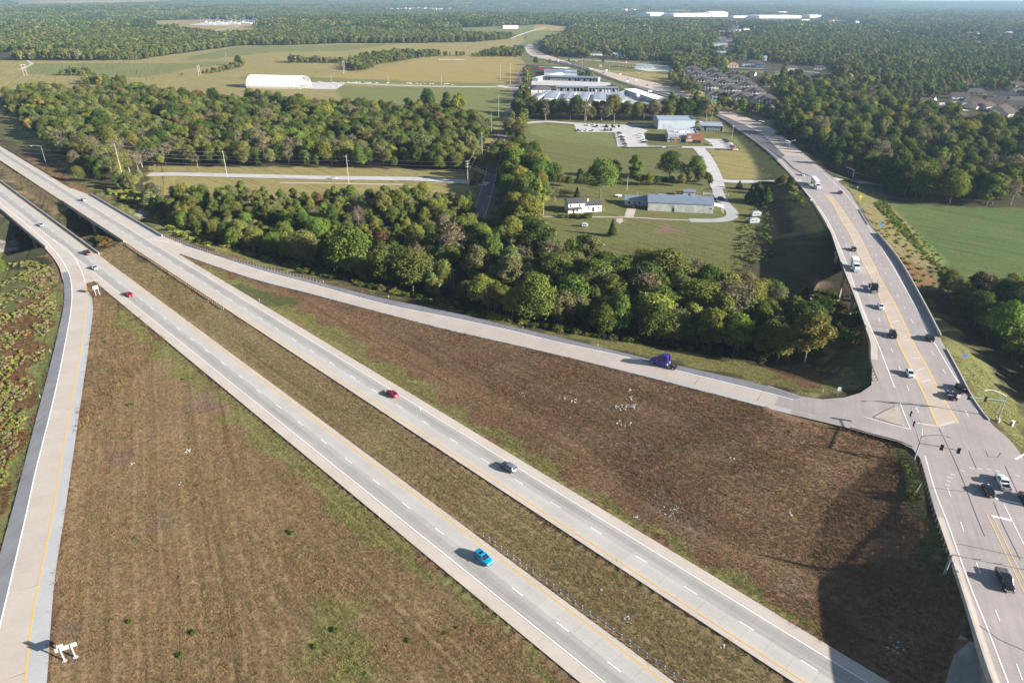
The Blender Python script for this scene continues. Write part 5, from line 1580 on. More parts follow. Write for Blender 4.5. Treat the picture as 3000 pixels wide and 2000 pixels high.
for i, (x, y, c_, k) in enumerate(((85,390,BLACK,'suv'), (97,420,WHITE,'suv'), (112,455,GRN,'pickup'), (137,500,MAROON,'suv'), (152,532,MGR,'sedan'), (172,567,MAROON,'sedan'), (190,605,SILVER,'hatch'))):
    parked(k, c_, G(*z5(x, y + 18), .16), cs0, cn(c_) + ' car, ' + ordn[i] + ' from the top in the left column of the office car park', 'cars parked at the office')
for i, (x, y, c_, k) in enumerate(((410,425,WHITE,'suv'), (440,465,WHITE,'sedan'), (478,520,SILVER,'pickup'), (475,548,BLACK,'sedan'))):
    parked(k, c_, G(*z5(x, y + 10), .16), cs0 + math.pi, cn(c_) + ' car, ' + ordn[i] + ' from the top in the middle column of the office car park', 'cars parked at the office')
for i, (x, y, c_, k) in enumerate(((1825,515,BLACK,'suv'), (1850,545,DGREY,'pickup'), (1885,568,WHITE,'sedan'), (1900,592,SILVER,'sedan'), (1935,620,DGREY,'suv'), (1955,640,RED,'hatch'), (1975,668,WHITE,'sedan'))):
    parked(k, c_, G(*z5(x, y + 8), .16), cs0, cn(c_) + ' car, ' + ordn[i] + ' from the top in the right car park beside the verge', 'cars parked at the office')
parked('sedan', SILVER, G(2081, 424, .16), .1, 'silver car alone by the small tree in front of the office', 'cars parked at the office')
z3 = lambda x, y: (1500 + x / 3.136, y / 3.136)
for i, (x, y, c_, k) in enumerate(((703,1155,WHITE,'pickup'), (752,1152,WHITE,'suv'), (778,1168,BLACK,'pickup'), (865,1165,BLACK,'suv'), (893,1172,WHITE,'pickup'), (922,1162,DGREY,'suv'), (955,1172,WHITE,'pickup'), (980,1168,BLACK,'suv'))):
    parked(k, c_, G(*z3(x, y), .16), math.pi / 2, cn(c_) + ' vehicle, ' + ordn[i] + ' from the left in the back row of the upper car park', 'vehicles in the upper car park')
for i, (x, y, c_, k) in enumerate(((605,1203,DGREY,'sedan'), (640,1205,WHITE,'sedan'), (683,1205,WHITE,'suv'), (740,1206,SILVER,'sedan'), (855,1202,DGREY,'suv'), (882,1202,MGR,'sedan'), (910,1202,DGREY,'suv'))):
    parked(k, c_, G(*z3(x, y), .16), -math.pi / 2, cn(c_) + ' vehicle, ' + ordn[i] + ' from the left in the front row of the upper car park', 'vehicles in the upper car park')
for i, (x, y, c_, k) in enumerate(((1685,1130,WHITE,'pickup'), (1710,1132,DGREY,'pickup'), (1725,1128,WHITE,'suv'))):
    parked(k, c_, G(*z3(x, y), .12), .6, cn(c_) + ' vehicle, ' + ordn[i] + ' from the left behind the office building', 'vehicles behind the office')
for i, (x, y, c_, k, lab) in enumerate(((655,630,DGREY,'sedan','dark car, left of a pair on the distant beige lanes'), (692,632,BLACK,'sedan','dark car, right of a pair on the distant beige lanes'), (838,675,BLACK,'suv','black car on the beige lanes right of the white board'),
        (1065,735,BLACK,'sedan','black car on the beige lanes below the double lamp'), (1242,788,DGREY,'hatch','small dark car on the beige lanes nearest the apartments'), (512,585,SILVER,'suv','silver car, left of three at the far junction'), (535,592,WHITE,'sedan','white car in the middle of three at the far junction'),
        (560,592,DGREY,'sedan','dark car, right of three at the far junction'), (583,567,WHITE,'suv','white car on the side street left of the red cars'), (665,562,RED,'suv','red car, left of two on the side street'), (745,562,RED,'sedan','red car, right of two on the side street'),
        (295,550,BLACK,'suv','dark car in the bend before the far junction'), (85,370,DGREY,'suv','dark car entering the far bend'), (100,357,WHITE,'sedan','white car entering the far bend'), (155,378,WHITE,'sedan','white car leaving the far bend'), (250,322,SILVER,'suv','silver car beyond the far bend'), (120,345,MGR,'sedan','grey car beyond the far bend'))):
    q = z3(x, y)
    p = on(*q, float(z_art(q[1]))) + Vector((0, 0, .03)) if 'street' not in lab else G(*q, .16)
    parked(k, c_, p, along(AR_L, p) + (math.pi if i % 2 else 0), lab, 'distant cars on the main road')
t = thing('delivery_truck', 'pale blue delivery truck at the far junction', 'truck', on(1633, 181, .15), along(AR_L, on(1633, 181, 0)), 'trucks')
MB().box((-1, 0, 1.9), (5, 2.3, 2.6)).build('cargo_box', plain('pale_blue', (.35, .6, .66)), t); MB().box((2.2, 0, 1.3), (1.3, 2.1, 1.8), 0, .85).build('cab', M['boxwhite'], t); truck_wheels(t, (2.0, -2.0), (0, 0), 1.1)
parked('suv', (.03, .05, .045), G(2113, 586, .15), -1.0, 'dark blue green car in the shade on the farm drive', 'vehicles at the farm')
parked('sedan', (.25, .22, .2), G(2107, 598, .13), .2, 'brown grey car by the porch of the barn', 'vehicles at the farm')
def trailer(px, py, L, W, H, rz, label, awning=True):
    t = thing('travel_trailer', label, 'trailer', G(px, py, .05), rz, 'trailers at the farm')
    MB().prism([(-L / 2, .5), (-L / 2, H - .2), (-L / 2 + .4, H), (L / 2 - .8, H), (L / 2, H - .7), (L / 2 - .3, .5)], -W / 2, W / 2).build('body', M['signback'], t, fix=True)
    for x in (-L * .25, L * .1):
        for sy in (-1, 1):
            MB().box((x, sy * (W / 2 + .01), H * .62), (1.0, .03, .6)).build('window', M['pane'], t)
    MB().box((L * .32, -(W / 2 + .01), H * .5), (.7, .03, 1.8)).build('door', M['wall_grey'], t)
    for x in (-1, 0.2):
        MB().box((x, 0, H + .12), (.8, .7, .25)).build('roof_vent', M['signback'], t)
    wheels(t, [(-.6, -W / 2 + .1), (-.6, W / 2 - .1), (.4, -W / 2 + .1), (.4, W / 2 - .1)], .36, .2)
    MB().box((L / 2 + .5, 0, .5), (1.2, .12, .12)).build('hitch', M['chassis'], t)
trailer(2214, 634, 5.4, 2.4, 2.9, .15, 'white travel trailer, upper of two in the shade edge of the farm field')
trailer(2208, 654, 5.6, 2.4, 2.9, .15, 'white travel trailer, lower of two in the shade edge of the farm field')
trailer(1713, 664, 3.4, 1.8, 2.0, .1, 'small white trailer on the lawn below the farmhouse')
t = thing('farm_tractor', 'dark red farm tractor in the shadow left of the barn', 'tractor', G(1856, 608, .05), 2.4)
MB().box((.6, 0, 1.1), (2.0, .8, .8)).build('bonnet', M['redcanopy'], t); MB().box((-.8, 0, 1.7), (1.3, 1.4, 1.6), 0, .8).build('cab', M['glass'], t); wheels(t, [(-.9, -.9), (-.9, .9)], .8, .4); wheels(t, [(1.3, -.7), (1.3, .7)], .45, .3)
t = thing('farm_wagon', 'pale boxy wagon standing in the shadow left of the barn', 'wagon', G(1852, 597, .05), .2)
MB().box((0, 0, 1.6), (3.4, 2.3, 2.0)).build('box', M['wall_grey'], t); MB().box((0, 0, 2.65), (3.5, 2.4, .1)).build('roof', M['roof_pale'], t); wheels(t, [(-1, -1), (-1, 1), (1, -1), (1, 1)], .45, .25)
# ---------------------------------------------------------------- buildings
def frame_from(fl, fr, lift=0.0):
    """base corner front-left / front-right sighted on the ground -> origin, heading, length"""
    a, b_ = G(*fl), G(*fr)
    d = b_ - a
    return a, math.atan2(d.y, d.x), math.hypot(d.x, d.y)
def gable(name, label, cat, loc, rz, L, D, H, RH, wall, roof, group=None, hip=0.0, over=.5, windows=(), doors=(), chimney=None, ridge_along_x=True, ribs=0):
    """x along the front (0..L), y back (0..D); gable or hipped roof as thick planes"""
    t = thing(name, label, cat, loc, rz, group)
    mb = MB()
    mb.add([(0, 0, -1.2), (L, 0, -1.2), (L, D, -1.2), (0, D, -1.2), (0, 0, H), (L, 0, H), (L, D, H), (0, D, H)], [(0, 1, 5, 4), (1, 2, 6, 5), (2, 3, 7, 6), (3, 0, 4, 7), (4, 5, 6, 7)])
    o_ = over
    if not ridge_along_x:
        pass
    if hip == 0 and RH > .6:
        if ridge_along_x:
            mb.add([(0, 0, H), (0, D, H), (0, D / 2, H + RH)], [(0, 1, 2)]); mb.add([(L, 0, H), (L, D, H), (L, D / 2, H + RH)], [(2, 1, 0)])
        else:
            mb.add([(0, 0, H), (L, 0, H), (L / 2, 0, H + RH)], [(0, 1, 2)]); mb.add([(0, D, H), (L, D, H), (L / 2, D, H + RH)], [(2, 1, 0)])
    mb.build('wall', wall, t)
    rb = MB()
    th = .18
    def plane(q):
        n = len(q)
        rb.add([(x, y, z + th) for x, y, z in q] + [(x, y, z) for x, y, z in q], [tuple(range(n)), tuple(range(2 * n - 1, n - 1, -1))] + [(i, n + i, n + (i + 1) % n, (i + 1) % n) for i in range(n)])
    e = H - o_ * RH / (D / 2 if ridge_along_x else L / 2)
    if ridge_along_x:
        h0 = hip if hip else -o_
        x0, x1 = (hip, L - hip) if hip else (-o_, L + o_)
        plane([(-o_, -o_, e), (L + o_, -o_, e), (x1, D / 2, H + RH), (x0, D / 2, H + RH)])
        plane([(L + o_, D + o_, e), (-o_, D + o_, e), (x0, D / 2, H + RH), (x1, D / 2, H + RH)])
        if hip:
            plane([(-o_, D + o_, e), (-o_, -o_, e), (x0, D / 2, H + RH)]); plane([(L + o_, -o_, e), (L + o_, D + o_, e), (x1, D / 2, H + RH)])
    else:
        plane([(-o_, -o_, e), (L / 2, -o_, H + RH), (L / 2, D + o_, H + RH), (-o_, D + o_, e)])
        plane([(L / 2, -o_, H + RH), (L + o_, -o_, e), (L + o_, D + o_, e), (L / 2, D + o_, H + RH)])
    r = rb.build('roof', roof, t, fix=True)
    if ribs and ridge_along_x:
        sm = MB()
        for k in range(ribs):
            x = -o_ + (L + 2 * o_) * (k + .5) / ribs
            for ya, yb in ((-o_, D / 2), (D + o_, D / 2)):
                sm.tube((x, ya, e + th), (x, yb, H + RH + th), .05, .05, 4)
        sm.build('standing_seam', roof, r)
    for x, z, w, h in windows:
        f = MB(); f.box((x, -.03, z), (w + .22, .07, h + .22)); wf = f.build('window', M['signwhite'], t)
        MB().box((x, -.075, z), (w, .03, h)).build('pane', M['pane'], wf)
    for x, w, h in doors:
        MB().box((x, -.04, h / 2), (w, .08, h)).build('door', M['dark_in'], t)
    if chimney:
        MB().box((chimney[0], chimney[1], H + RH + .2), (.7, .7, 1.6)).build('chimney', M['brick'], r)
    return t
def at_px(fl, fr):
    a, rz, L = frame_from(fl, fr); return tuple(a), rz, L
# farmhouse: two parts
a, rz, L = at_px((1664.5, 625), (1713, 622))
t = gable('farmhouse', 'white two storey farmhouse with a black roof behind the dirt track', 'house', a, rz, L * .99, 7.6, 5.6, 2.0, M['wall_white'], M['roof_dark'], None, 0, .35,
          [(1.2, 4.3, .9, 1.3), (L * .68, 4.3, .9, 1.3), (L * .55, 1.4, 1.0, 1.2)], [(L * .33, .95, 2.0)])
MB().add([(-.2, -2.0, 2.7), (L * .78, -2.0, 2.7), (L * .78, 0, 3.3), (-.2, 0, 3.3), (-.2, -2.0, 2.5), (L * .78, -2.0, 2.5), (L * .78, 0, 3.1), (-.2, 0, 3.1)], [(0, 1, 2, 3), (7, 6, 5, 4), (0, 4, 5, 1), (1, 5, 6, 2), (3, 7, 4, 0)]).build('porch_roof', M['roof_dark'], t)
for x in (0, L * .38, L * .76):
    MB().box((x, -1.9, 1.2), (.16, .16, 2.6)).build('porch_post', M['wall_white'], t)
L2 = 10.2
mb = MB(); mb.add([(L, 0, -1), (L + L2, 0, -1), (L + L2, 6.5, -1), (L, 6.5, -1), (L, 0, 4.0), (L + L2, 0, 4.0), (L + L2, 6.5, 4.0), (L, 6.5, 4.0), (L + L2, 3.25, 5.6)], [(0, 1, 5, 4), (1, 2, 6, 8, 5), (2, 3, 7, 6)])
mb.build('wall', M['wall_white'], t)
mb = MB(); mb.add([(L + .05, -.5, 3.8), (L + L2 + .4, -.5, 3.8), (L + L2 + .4, 3.25, 5.7), (L + .05, 3.25, 5.7), (L + L2 + .4, 7, 3.8), (L + .05, 7, 3.8)], [(0, 1, 2, 3), (3, 2, 4, 5)])
rf = mb.build('roof', M['roof_dark'], t)
MB().box((L + 2.6, 3.2, 6.1), (.7, .7, 1.8)).build('chimney', plain('pinkish_stack', (.6, .5, .46)), rf)
for x in (L + 2.2, L + 8.2):
    wf = MB().box((x, -.03, 2.3), (1.3, .07, 1.2)).build('window', M['signwhite'], t); MB().box((x, -.075, 2.3), (1.1, .03, 1.0)).build('pane', M['pane'], wf)
MB().box((L + 5.0, -.04, 1.5), (1.3, .08, 2.4)).build('door', M['dark_in'], t)
# long barn
a, rz, L = at_px((1897, 617), (2088, 626))
t = gable('barn', 'long white metal barn with a grey blue roof in the farm field', 'barn', a, rz, L, 15.5, 5.0, 2.6, M['wall_metal'], M['roof_metal'], None, 0, .4, [(L * .965, 2.6, 1.0, .9)], [(L * .39, 1.3, 2.4)], None, True, 34)
sm = MB()
for k in range(56):
    sm.box((L * (k + .5) / 56, -.02, 2.4), (.09, .05, 5.0))
sm.build('siding_rib', M['wall_metal'], t)
MB().box((L * .39, -.09, 3.2), (1.2, .05, .5)).build('pane', M['pane'], t)
for f in (.22, .48, .74):
    MB().box((L * f, 7.75, 7.75), (4.6, .9, .5)).build('ridge_vent', M['roof_pale'], t)
mb = MB(); mb.add([(-.02, 2, 0), (-.02, 9, 0), (-.02, 9, 4.2), (-.02, 2, 4.2)], [(3, 2, 1, 0)]); mb.build('door', M['dark_in'], t)
lt = [(-13, 8.5), (-.05, 8.5), (-.05, 15.2), (-13, 15.2)]
mb = MB(); mb.add([(x, y, -1) for x, y in lt] + [(x, y, 3.6 if y < 10 else 4.6) for x, y in lt], [(0, 1, 5, 4), (2, 3, 7, 6), (3, 0, 4, 7)]); mb.build('lean_to_wall', M['wall_bluegrey'], t)
mb = MB(); mb.add([(-13.3, 8.0, 3.55), (-.05, 8.0, 3.55), (-.05, 15.6, 4.75), (-13.3, 15.6, 4.75)], [(0, 1, 2, 3)]); mb.build('lean_to_roof', M['roof_metal'], t)
for x in (-10.5, -7.5, -4.5):
    MB().box((x, 8.44, 2.0), (.9, .06, 1.4)).build('window', M['dark_in'], t)
mb = MB(); mb.add([(L + .42, .5, 4.3), (L + 6, .5, 3.3), (L + 6, 7.5, 3.3), (L + .42, 7.5, 4.3)], [(0, 1, 2, 3)]); mb.add([(L + 6, .5, 3.3), (L + 6, 7.5, 3.3), (L + 6, 7.5, 3.0), (L + 6, .5, 3.0)], [(0, 1, 2, 3)]); mb.build('porch_roof', M['fabric'], t)
for y in (.7, 4, 7.3):
    MB().box((L + 5.8, y, 1.3), (.22, .22, 3.6)).build('porch_post', M['wall_white'], t)
a, rz, L = at_px((2001, 576), (2036, 578))
gable('shed', 'small pale blue shed behind the long barn', 'shed', a, rz, L, 5.5, 3.0, 1.0, M['wall_bluegrey'], M['roof_metal'], None, 0, .3, [], [(L * .52, .9, 2.0)])
t = thing('lean_to_shelter', 'low rusty open shelter left of the pale blue shed', 'shelter', G(1975, 574), 0.1)
MB().box((5, 1.5, 2.0), (10, 3.2, .12)).build('roof', M['rust'], t)
for x in (.3, 5, 9.7):
    MB().box((x, .1, .8), (.15, .15, 2.4)).build('post', M['timber'], t)
t = thing('rail_fence', 'white ranch gate and fence at the farm drive', 'fence', G(2061, 571), rowdir((2061, 571), (2097, 573)))
for x in (0, 5, 10, 15):
    MB().box((x, 0, .8), (.25, .25, 2.2)).build('post', M['wall_white'], t)
for z in (.5, 1.0, 1.5):
    MB().box((7.5, 0, z), (15, .06, .12)).build('rail', M['wall_white'], t)
for px, py, lab in ((1815,578,'white propane tank, right of two on the lawn'), (1808,577,'white propane tank, left of two on the lawn')):
    t = thing('propane_tank', lab, 'tank', G(px, py), .2, 'propane tanks'); MB().tube((-1.2, 0, 1), (1.2, 0, 1), .55, .55, 12).build('tank', M['wall_white'], t)
    for x in (-.7, .7): MB().box((x, 0, .25), (.2, .8, .9)).build('leg', M['steel'], t)

# white arched fabric shed
a, rz, L = at_px((722, 258), (882, 262))
t = thing('arched_shed', 'huge white fabric arched shed at the edge of the far field', 'shed', a, rz)
mb = MB(); n = 18; Wd_ = 34.0; Hh = 12.0
ring = [(Wd_ / 2 - Wd_ / 2 * math.cos(math.pi * k / n), max(0, Hh * math.sin(math.pi * k / n)) ** 1.0) for k in range(n + 1)]
nb = 15
vs = []
for i in range(nb * 2 + 1):
    x = L * i / (nb * 2); puff = 1.0 if i % 2 == 0 else .985
    vs += [(x, Wd_ / 2 + (y - Wd_ / 2) * puff, 2.5 + z * puff) for y, z in ring]
fs = []
for i in range(nb * 2):
    for k in range(n):
        fs.append((i * (n + 1) + k, (i + 1) * (n + 1) + k, (i + 1) * (n + 1) + k + 1, i * (n + 1) + k + 1))
mb.add(vs, fs); mb.build('fabric_roof', M['fabric'], t, fix=True)
vs2 = [(0, y, 2.5 + z) for y, z in ring]
MB().add(vs2, [tuple(range(n + 1))]).build('end_panel', M['fabric'], t)
bx = MB(); bx.box((L / 2, .2, .8), (L, .6, 3.4)); bx.box((L / 2, Wd_ - .2, .8), (L, .6, 3.4)); bx.build('base_wall', M['wall_tan'], t)
MB().add([(L - 9, y, 2.5 + z) for y, z in ring], [tuple(range(n + 1))]).build('inner_wall', M['wall_grey'], t)
for k in range(46):
    f = rng.random(); pxx = 930 + f * 400 + rng.normal(0, 3); pyy = 241 + f * 7 + rng.normal(0, .8)
    if k > 34: pxx, pyy = 985 + rng.normal(0, 12), 252 + rng.normal(0, 2)
    if k > 40: pxx, pyy = 1340 + rng.normal(0, 10), 177 + rng.normal(0, 1)
    t = thing('rubble_pile', 'heap of pale broken concrete ' + ('in the far meadow' if k > 40 else 'beside the arched shed yard' if k > 34 else 'along the white gravel road'), 'rubble', G(pxx, pyy), rng.uniform(0, 3), ('rubble in the far meadow' if k > 40 else 'rubble by the shed yard' if k > 34 else 'rubble heaps along the gravel road'))
    mb = MB()
    for _ in range(7):
        mb.box((rng.normal(0, 1.3), rng.normal(0, .8), .3), (rng.uniform(.6, 1.8), rng.uniform(.5, 1.4), rng.uniform(.6, 1.4)), rng.uniform(0, 3), .6)
    mb.build('chunks', M['rock'], t)
t = thing('round_bales_stack', 'long row of grey bales in the far meadow', 'bales', G(1318, 178), 0)
for k in range(16):
    MB().tube((k * 3.0 - 20, -1 + (k % 2) * 3, 1.2), (k * 3.0 - 18, -1 + (k % 2) * 3, 1.2), 1.2, 1.2, 10).build('bale', M['rock'], t)

# storage rows
def bays(label, fl, fr, depth, H, nb, roof, wall=None, group='open fronted storage rows'):
    a, rz, L = frame_from(fl, fr)
    t = thing('storage_row', label, 'storage building', tuple(a), rz, group)
    wall = wall or M['wall_white']
    mb = MB(); mb.box((L / 2, depth, H / 2 - .3), (L, .2, H + .6)); mb.box((.1, depth / 2, H / 2 - .3), (.2, depth, H + .6)); mb.box((L - .1, depth / 2, H / 2 - .3), (.2, depth, H + .6))
    mb.build('wall', wall, t)
    MB().box((L / 2, depth * .93, H / 2), (L - .5, .1, H - .1)).build('back_lining', M['dark_in'], t)
    r = MB(); r.add([(-.4, -.8, H + .25), (L + .4, -.8, H + .25), (L + .4, depth + .5, H + .75), (-.4, depth + .5, H + .75), (-.4, -.8, H), (L + .4, -.8, H), (L + .4, depth + .5, H + .5), (-.4, depth + .5, H + .5)],
                    [(0, 1, 2, 3), (7, 6, 5, 4), (0, 4, 5, 1), (1, 5, 6, 2), (2, 6, 7, 3), (3, 7, 4, 0)])
    r.build('roof', roof, t)
    for k in range(1, nb):
        MB().box((L * k / nb, depth / 2, H / 2 - .2), (.35, depth - .3, H)).build('partition', wall, t)
    rr = random.Random(label)
    for k in range(nb):
        if rr.random() < .55:
            MB().box((L * (k + .5) / nb, depth * .42, 1.6), (2.3, depth * .7, 2.5), 0, .93).build('stored_vehicle', M['boxwhite'], t)
    return t
bays('upper storage row of eighteen open bays facing the white yard', (1594, 235.5), (1752, 241), 17, 5.0, 18, M['roof_metal'])
bays('left lower storage row of eight open bays', (1630, 267.5), (1708, 268.5), 13, 4.6, 8, M['roof_metal'])
bays('right lower storage row of nine open bays', (1725, 270), (1812, 270.5), 13, 4.6, 9, M['roof_metal'])
bays('white storage row facing left beside the main road, upper of two', (1829, 273), (1865, 286), 14, 4.6, 9, M['fabric'])
bays('white storage row facing left beside the main road, lower of two', (1874, 288), (1916, 303), 14, 4.6, 9, M['fabric'])
def sgable(label, fl, fr, depth, H, RH, roof, wall=None, group='closed storage buildings', rx=False, nd=8):
    a, rz, L = frame_from(fl, fr)
    t = gable('storage_building', label, 'storage building', tuple(a), rz, L, depth, H, RH, wall or M['wall_white'], roof, group, 0, .2, [], [], None, rx)
    if not rx:
        for k in range(nd):
            MB().box((L + .03, depth * (k + .5) / nd, H * .42), (.06, depth / nd * .8, H * .84)).build('roller_door', M['wall_grey'], t)
            MB().box((L / 2, depth * (k + .5) / nd, H + RH + .19), (L + .3, .25, .05)).build('roof_joint', M['roof_pale'], t)
    return t
for (x0, x1, y, lab) in ((200,290,576,'first narrow'), (372,550,582,'second wide'), (632,762,592,'third'), (862,1003,604,'fourth'), (1090,1275,606,'fifth'), (1365,1565,606,'sixth and longest')):
    q = lambda x, yy: (1520 + x / 5.004, 180 + yy / 5.004)
    sgable(lab + ' pale roofed storage building from the left in the lower group', q(x0, y), q(x1, y + 4), 66, 3.4, .5, M['roof_pale'], None, 'pale roofed storage buildings', False, 12)
q5 = lambda x, yy: (1520 + x / 5.004, 180 + yy / 5.004)
sgable('low front storage building behind the tree row, left', q5(240, 640), q5(925, 648), 12, 2.6, .5, M['roof_pale'], None, 'pale roofed storage buildings', True)
sgable('low front storage building behind the tree row, middle', q5(930, 665), q5(1290, 670), 11, 2.6, .5, M['roof_pale'], None, 'pale roofed storage buildings', True)
sgable('low storage building at the right end of the lower group', q5(1730, 690), q5(1915, 692), 30, 2.6, .5, M['roof_pale'], None, 'pale roofed storage buildings', True)
sgable('small flat storage building beside the tall tree by the road', q5(2040, 660), q5(2150, 662), 14, 3.2, .4, M['roof_pale'], None, 'pale roofed storage buildings', True)
sgable('white stepped storage building along the purplish lane', q5(205, 285), q5(285, 290), 120, 4.0, .4, M['fabric'], None, 'upper storage buildings', False, 7)
sgable('long grey roofed storage row behind the open bays', q5(372, 205), q5(1000, 222), 22, 4.4, 1.2, M['roof_metal'], None, 'upper storage buildings', True)
sgable('third grey roofed storage row at the back of the upper group', q5(372, 178), q5(850, 185), 22, 4.4, 1.2, M['roof_metal'], None, 'upper storage buildings', True)
sgable('slanting white storage building at the back by the main road', q5(490, 135), q5(690, 146), 16, 4.0, .5, M['fabric'], M['dark_in'], 'upper storage buildings', True)
sgable('back storage building with red doors', q5(290, 125), q5(490, 130), 14, 4.0, .5, M['roof_metal'], M['redcanopy'], 'upper storage buildings', True)
a, rz, L = at_px(q5(180, 455), q5(472, 455))
gable('storage_office', 'grey hip roofed office house at the storage yard entrance', 'house', a, rz, L, 18, 3.4, 3.0, M['wall_tan'], M['roof_grey'], None, 8.5, .7, [(4, 1.6, 1.4, 1.2), (14, 1.6, 1.4, 1.2), (20, 1.6, 1.4, 1.2)], [(9, 1.2, 2.2)])

# office building with the rust coloured sign wall
zz = lambda x, y: (1800 + x / 5.6, 320 + y / 5.6)
a, rz, L = at_px(zz(870, 540), zz(1375, 556))
t = thing('office_building', 'modern grey office building with a rust coloured sign wall', 'office building', a, rz)
H1 = 5.6; D1 = 33.0
mb = MB(); mb.box((L / 2, D1 / 2, H1 / 2 - .3), (L, D1, H1 + .6)); mb.build('wall', M['wall_grey'], t)
MB().box((L / 2, D1 / 2, H1 + .03), (L - .8, D1 - .8, .1)).build('roof', plain('membrane_roof', (.40, .40, .44), .7, 0, .12), t)
pb = MB(); pb.box((L / 2, .15, H1 + .3), (L, .35, .7)); pb.box((L / 2, D1 - .15, H1 + .3), (L, .35, .7)); pb.box((.15, D1 / 2, H1 + .3), (.35, D1 - .7, .7)); pb.box((L - .15, D1 / 2, H1 + .3), (.35, D1 - .7, .7)); pb.build('parapet', M['wall_bluegrey'], t)
MB().box((L * .86, -.9, H1 / 2 + 1.2), (L * .52, .9, H1 + 1.6)).build('sign_wall', M['rust'], t)
MB().box((L * .95, -1.6, .9), (L * .24, .3, 3.0)).build('glass_front', M['pane'], t)
MB().box((L * .98, .5, H1 + 1.0), (L * .34, 3.0, 1.6)).build('canopy', M['rust'], t)
MB().box((L * .235, -.12, H1 * .36), (L * .25, .25, H1 * .75)).build('brick_bay', M['brick'], t)
for f in (.19, .355):
    wf = MB().box((L * f, -.28, 2.0), (3.0, .08, 1.9)).build('window', M['signwhite'], t); MB().box((L * f, -.33, 2.0), (2.6, .04, 1.5)).build('pane', M['pane'], wf)
wf = MB().box((L * .06, -.04, 2.0), (3.4, .08, 1.2)).build('window', M['signwhite'], t); MB().box((L * .06, -.09, 2.0), (3.0, .04, .9)).build('pane', M['pane'], wf)
MB().box((L * .5, -.08, 2.5), (3.4, .12, 4.6)).build('door', M['pane'], t)
# lettering and emblem on the sign wall
def text(parent, s, x, y, z, size, m):
    cu = bpy.data.curves.new('lettering', 'FONT'); cu.body = s; cu.size = size; cu.extrude = .06; cu.align_x = 'CENTER'; cu.offset = .05
    tmp = bpy.data.objects.new('lettering', cu); COL.objects.link(tmp)
    dg = bpy.context.evaluated_depsgraph_get()
    me_ = bpy.data.meshes.new_from_object(tmp.evaluated_get(dg))
    bpy.data.objects.remove(tmp)
    me_.materials.clear(); me_.materials.append(m)
    o = link('lettering', me_, parent, (x, y, z)); o.rotation_euler = (math.pi / 2, 0, 0)
    return o
text(t, 'OMB', L * .70, -1.42, 1.3, 2.5, M['signwhite'])
em = MB()
for z0, w in ((5.6, 1.25), (4.75, 1.25)):
    em.add([(L * .70 - w, -1.45, z0 - .8), (L * .70, -1.45, z0), (L * .70 + w, -1.45, z0 - .8), (L * .70 + w, -1.45, z0 - .35), (L * .70, -1.45, z0 + .45), (L * .70 - w, -1.45, z0 - .35)], [(0, 1, 4, 5), (1, 2, 3, 4)])
em.box((L * .70, -1.4, 3.85), (.7, .08, .5)); em.build('emblem', M['signwhite'], t)
for x, y in ((L * .28, 18), (L * .42, 13.5), (L * .55, 16.5), (L * .69, 16.5)):
    u = MB().box((x, y, H1 + .95), (2.6, 2.2, 1.7)).build('roof_unit', M['boxwhite'], t); MB().tube((x, y, H1 + 1.8), (x, y, H1 + 1.95), .7, .7, 12).build('fan', M['chassis'], u)
MB().box((L * .98, 7, H1 + .15), (L * .22, 10, .12)).build('solar_panel', M['pane'], t)
a, rz, L = at_px(zz(705, 338), zz(1308, 300))
a, rz, L = at_px(zz(712, 330), zz(1310, 334))
t = gable('office_hall', 'tall pale metal hall joined behind the office building', 'hall', a, rz, L, 26, 8.2, 1.6, M['wall_bluegrey'], M['roof_pale'], None, 0, .3, [], [])
MB().add([(L * .9, 1, 8.7), (L * 1.0, 1, 8.6), (L * 1.0, 12.2, 10.0), (L * .88, 12.2, 10.0)], [(0, 1, 2, 3)]).build('solar_panel', M['pane'], t)
for f in (.2, .35):
    MB().box((L * f, -.05, 2.4), (3.4, .1, 3.6)).build('roller_door', M['wall_grey'], t)
a, rz, L = at_px(zz(1420, 356), zz(1772, 366))
t = bays('open pavilion with a pale roof right of the office', zz(1420, 356), zz(1772, 366), 18, 4.4, 8, M['roof_pale'], M['wall_grey'], 'office outbuildings')
def hedge(a_, b_, n, label):
    for k in range(n):
        f = k / (n - 1)
        p = G(a_[0] + (b_[0] - a_[0]) * f, a_[1] + (b_[1] - a_[1]) * f)
        t = thing('clipped_shrub', label, 'shrub', p, 0, label)
        mb = MB(); mb.tube((0, 0, -.1), (0, 0, .5), .7, .85, 8); mb.tube((0, 0, .5), (0, 0, .95), .85, .35, 8)
        mb.build('foliage', plain_green, t)
plain_green = plain('clipped_green', (.035, .05, .022), .9, 0, .3, 3)
hedge(zz(150, 640), zz(770, 632), 24, 'small round shrub in the row edging the office lane, left run')
hedge(zz(860, 632), zz(1095, 630), 12, 'small round shrub in the row edging the office lane, right run')
hedge(zz(1660, 662), zz(2000, 676), 18, 'small round shrub edging the right car park')

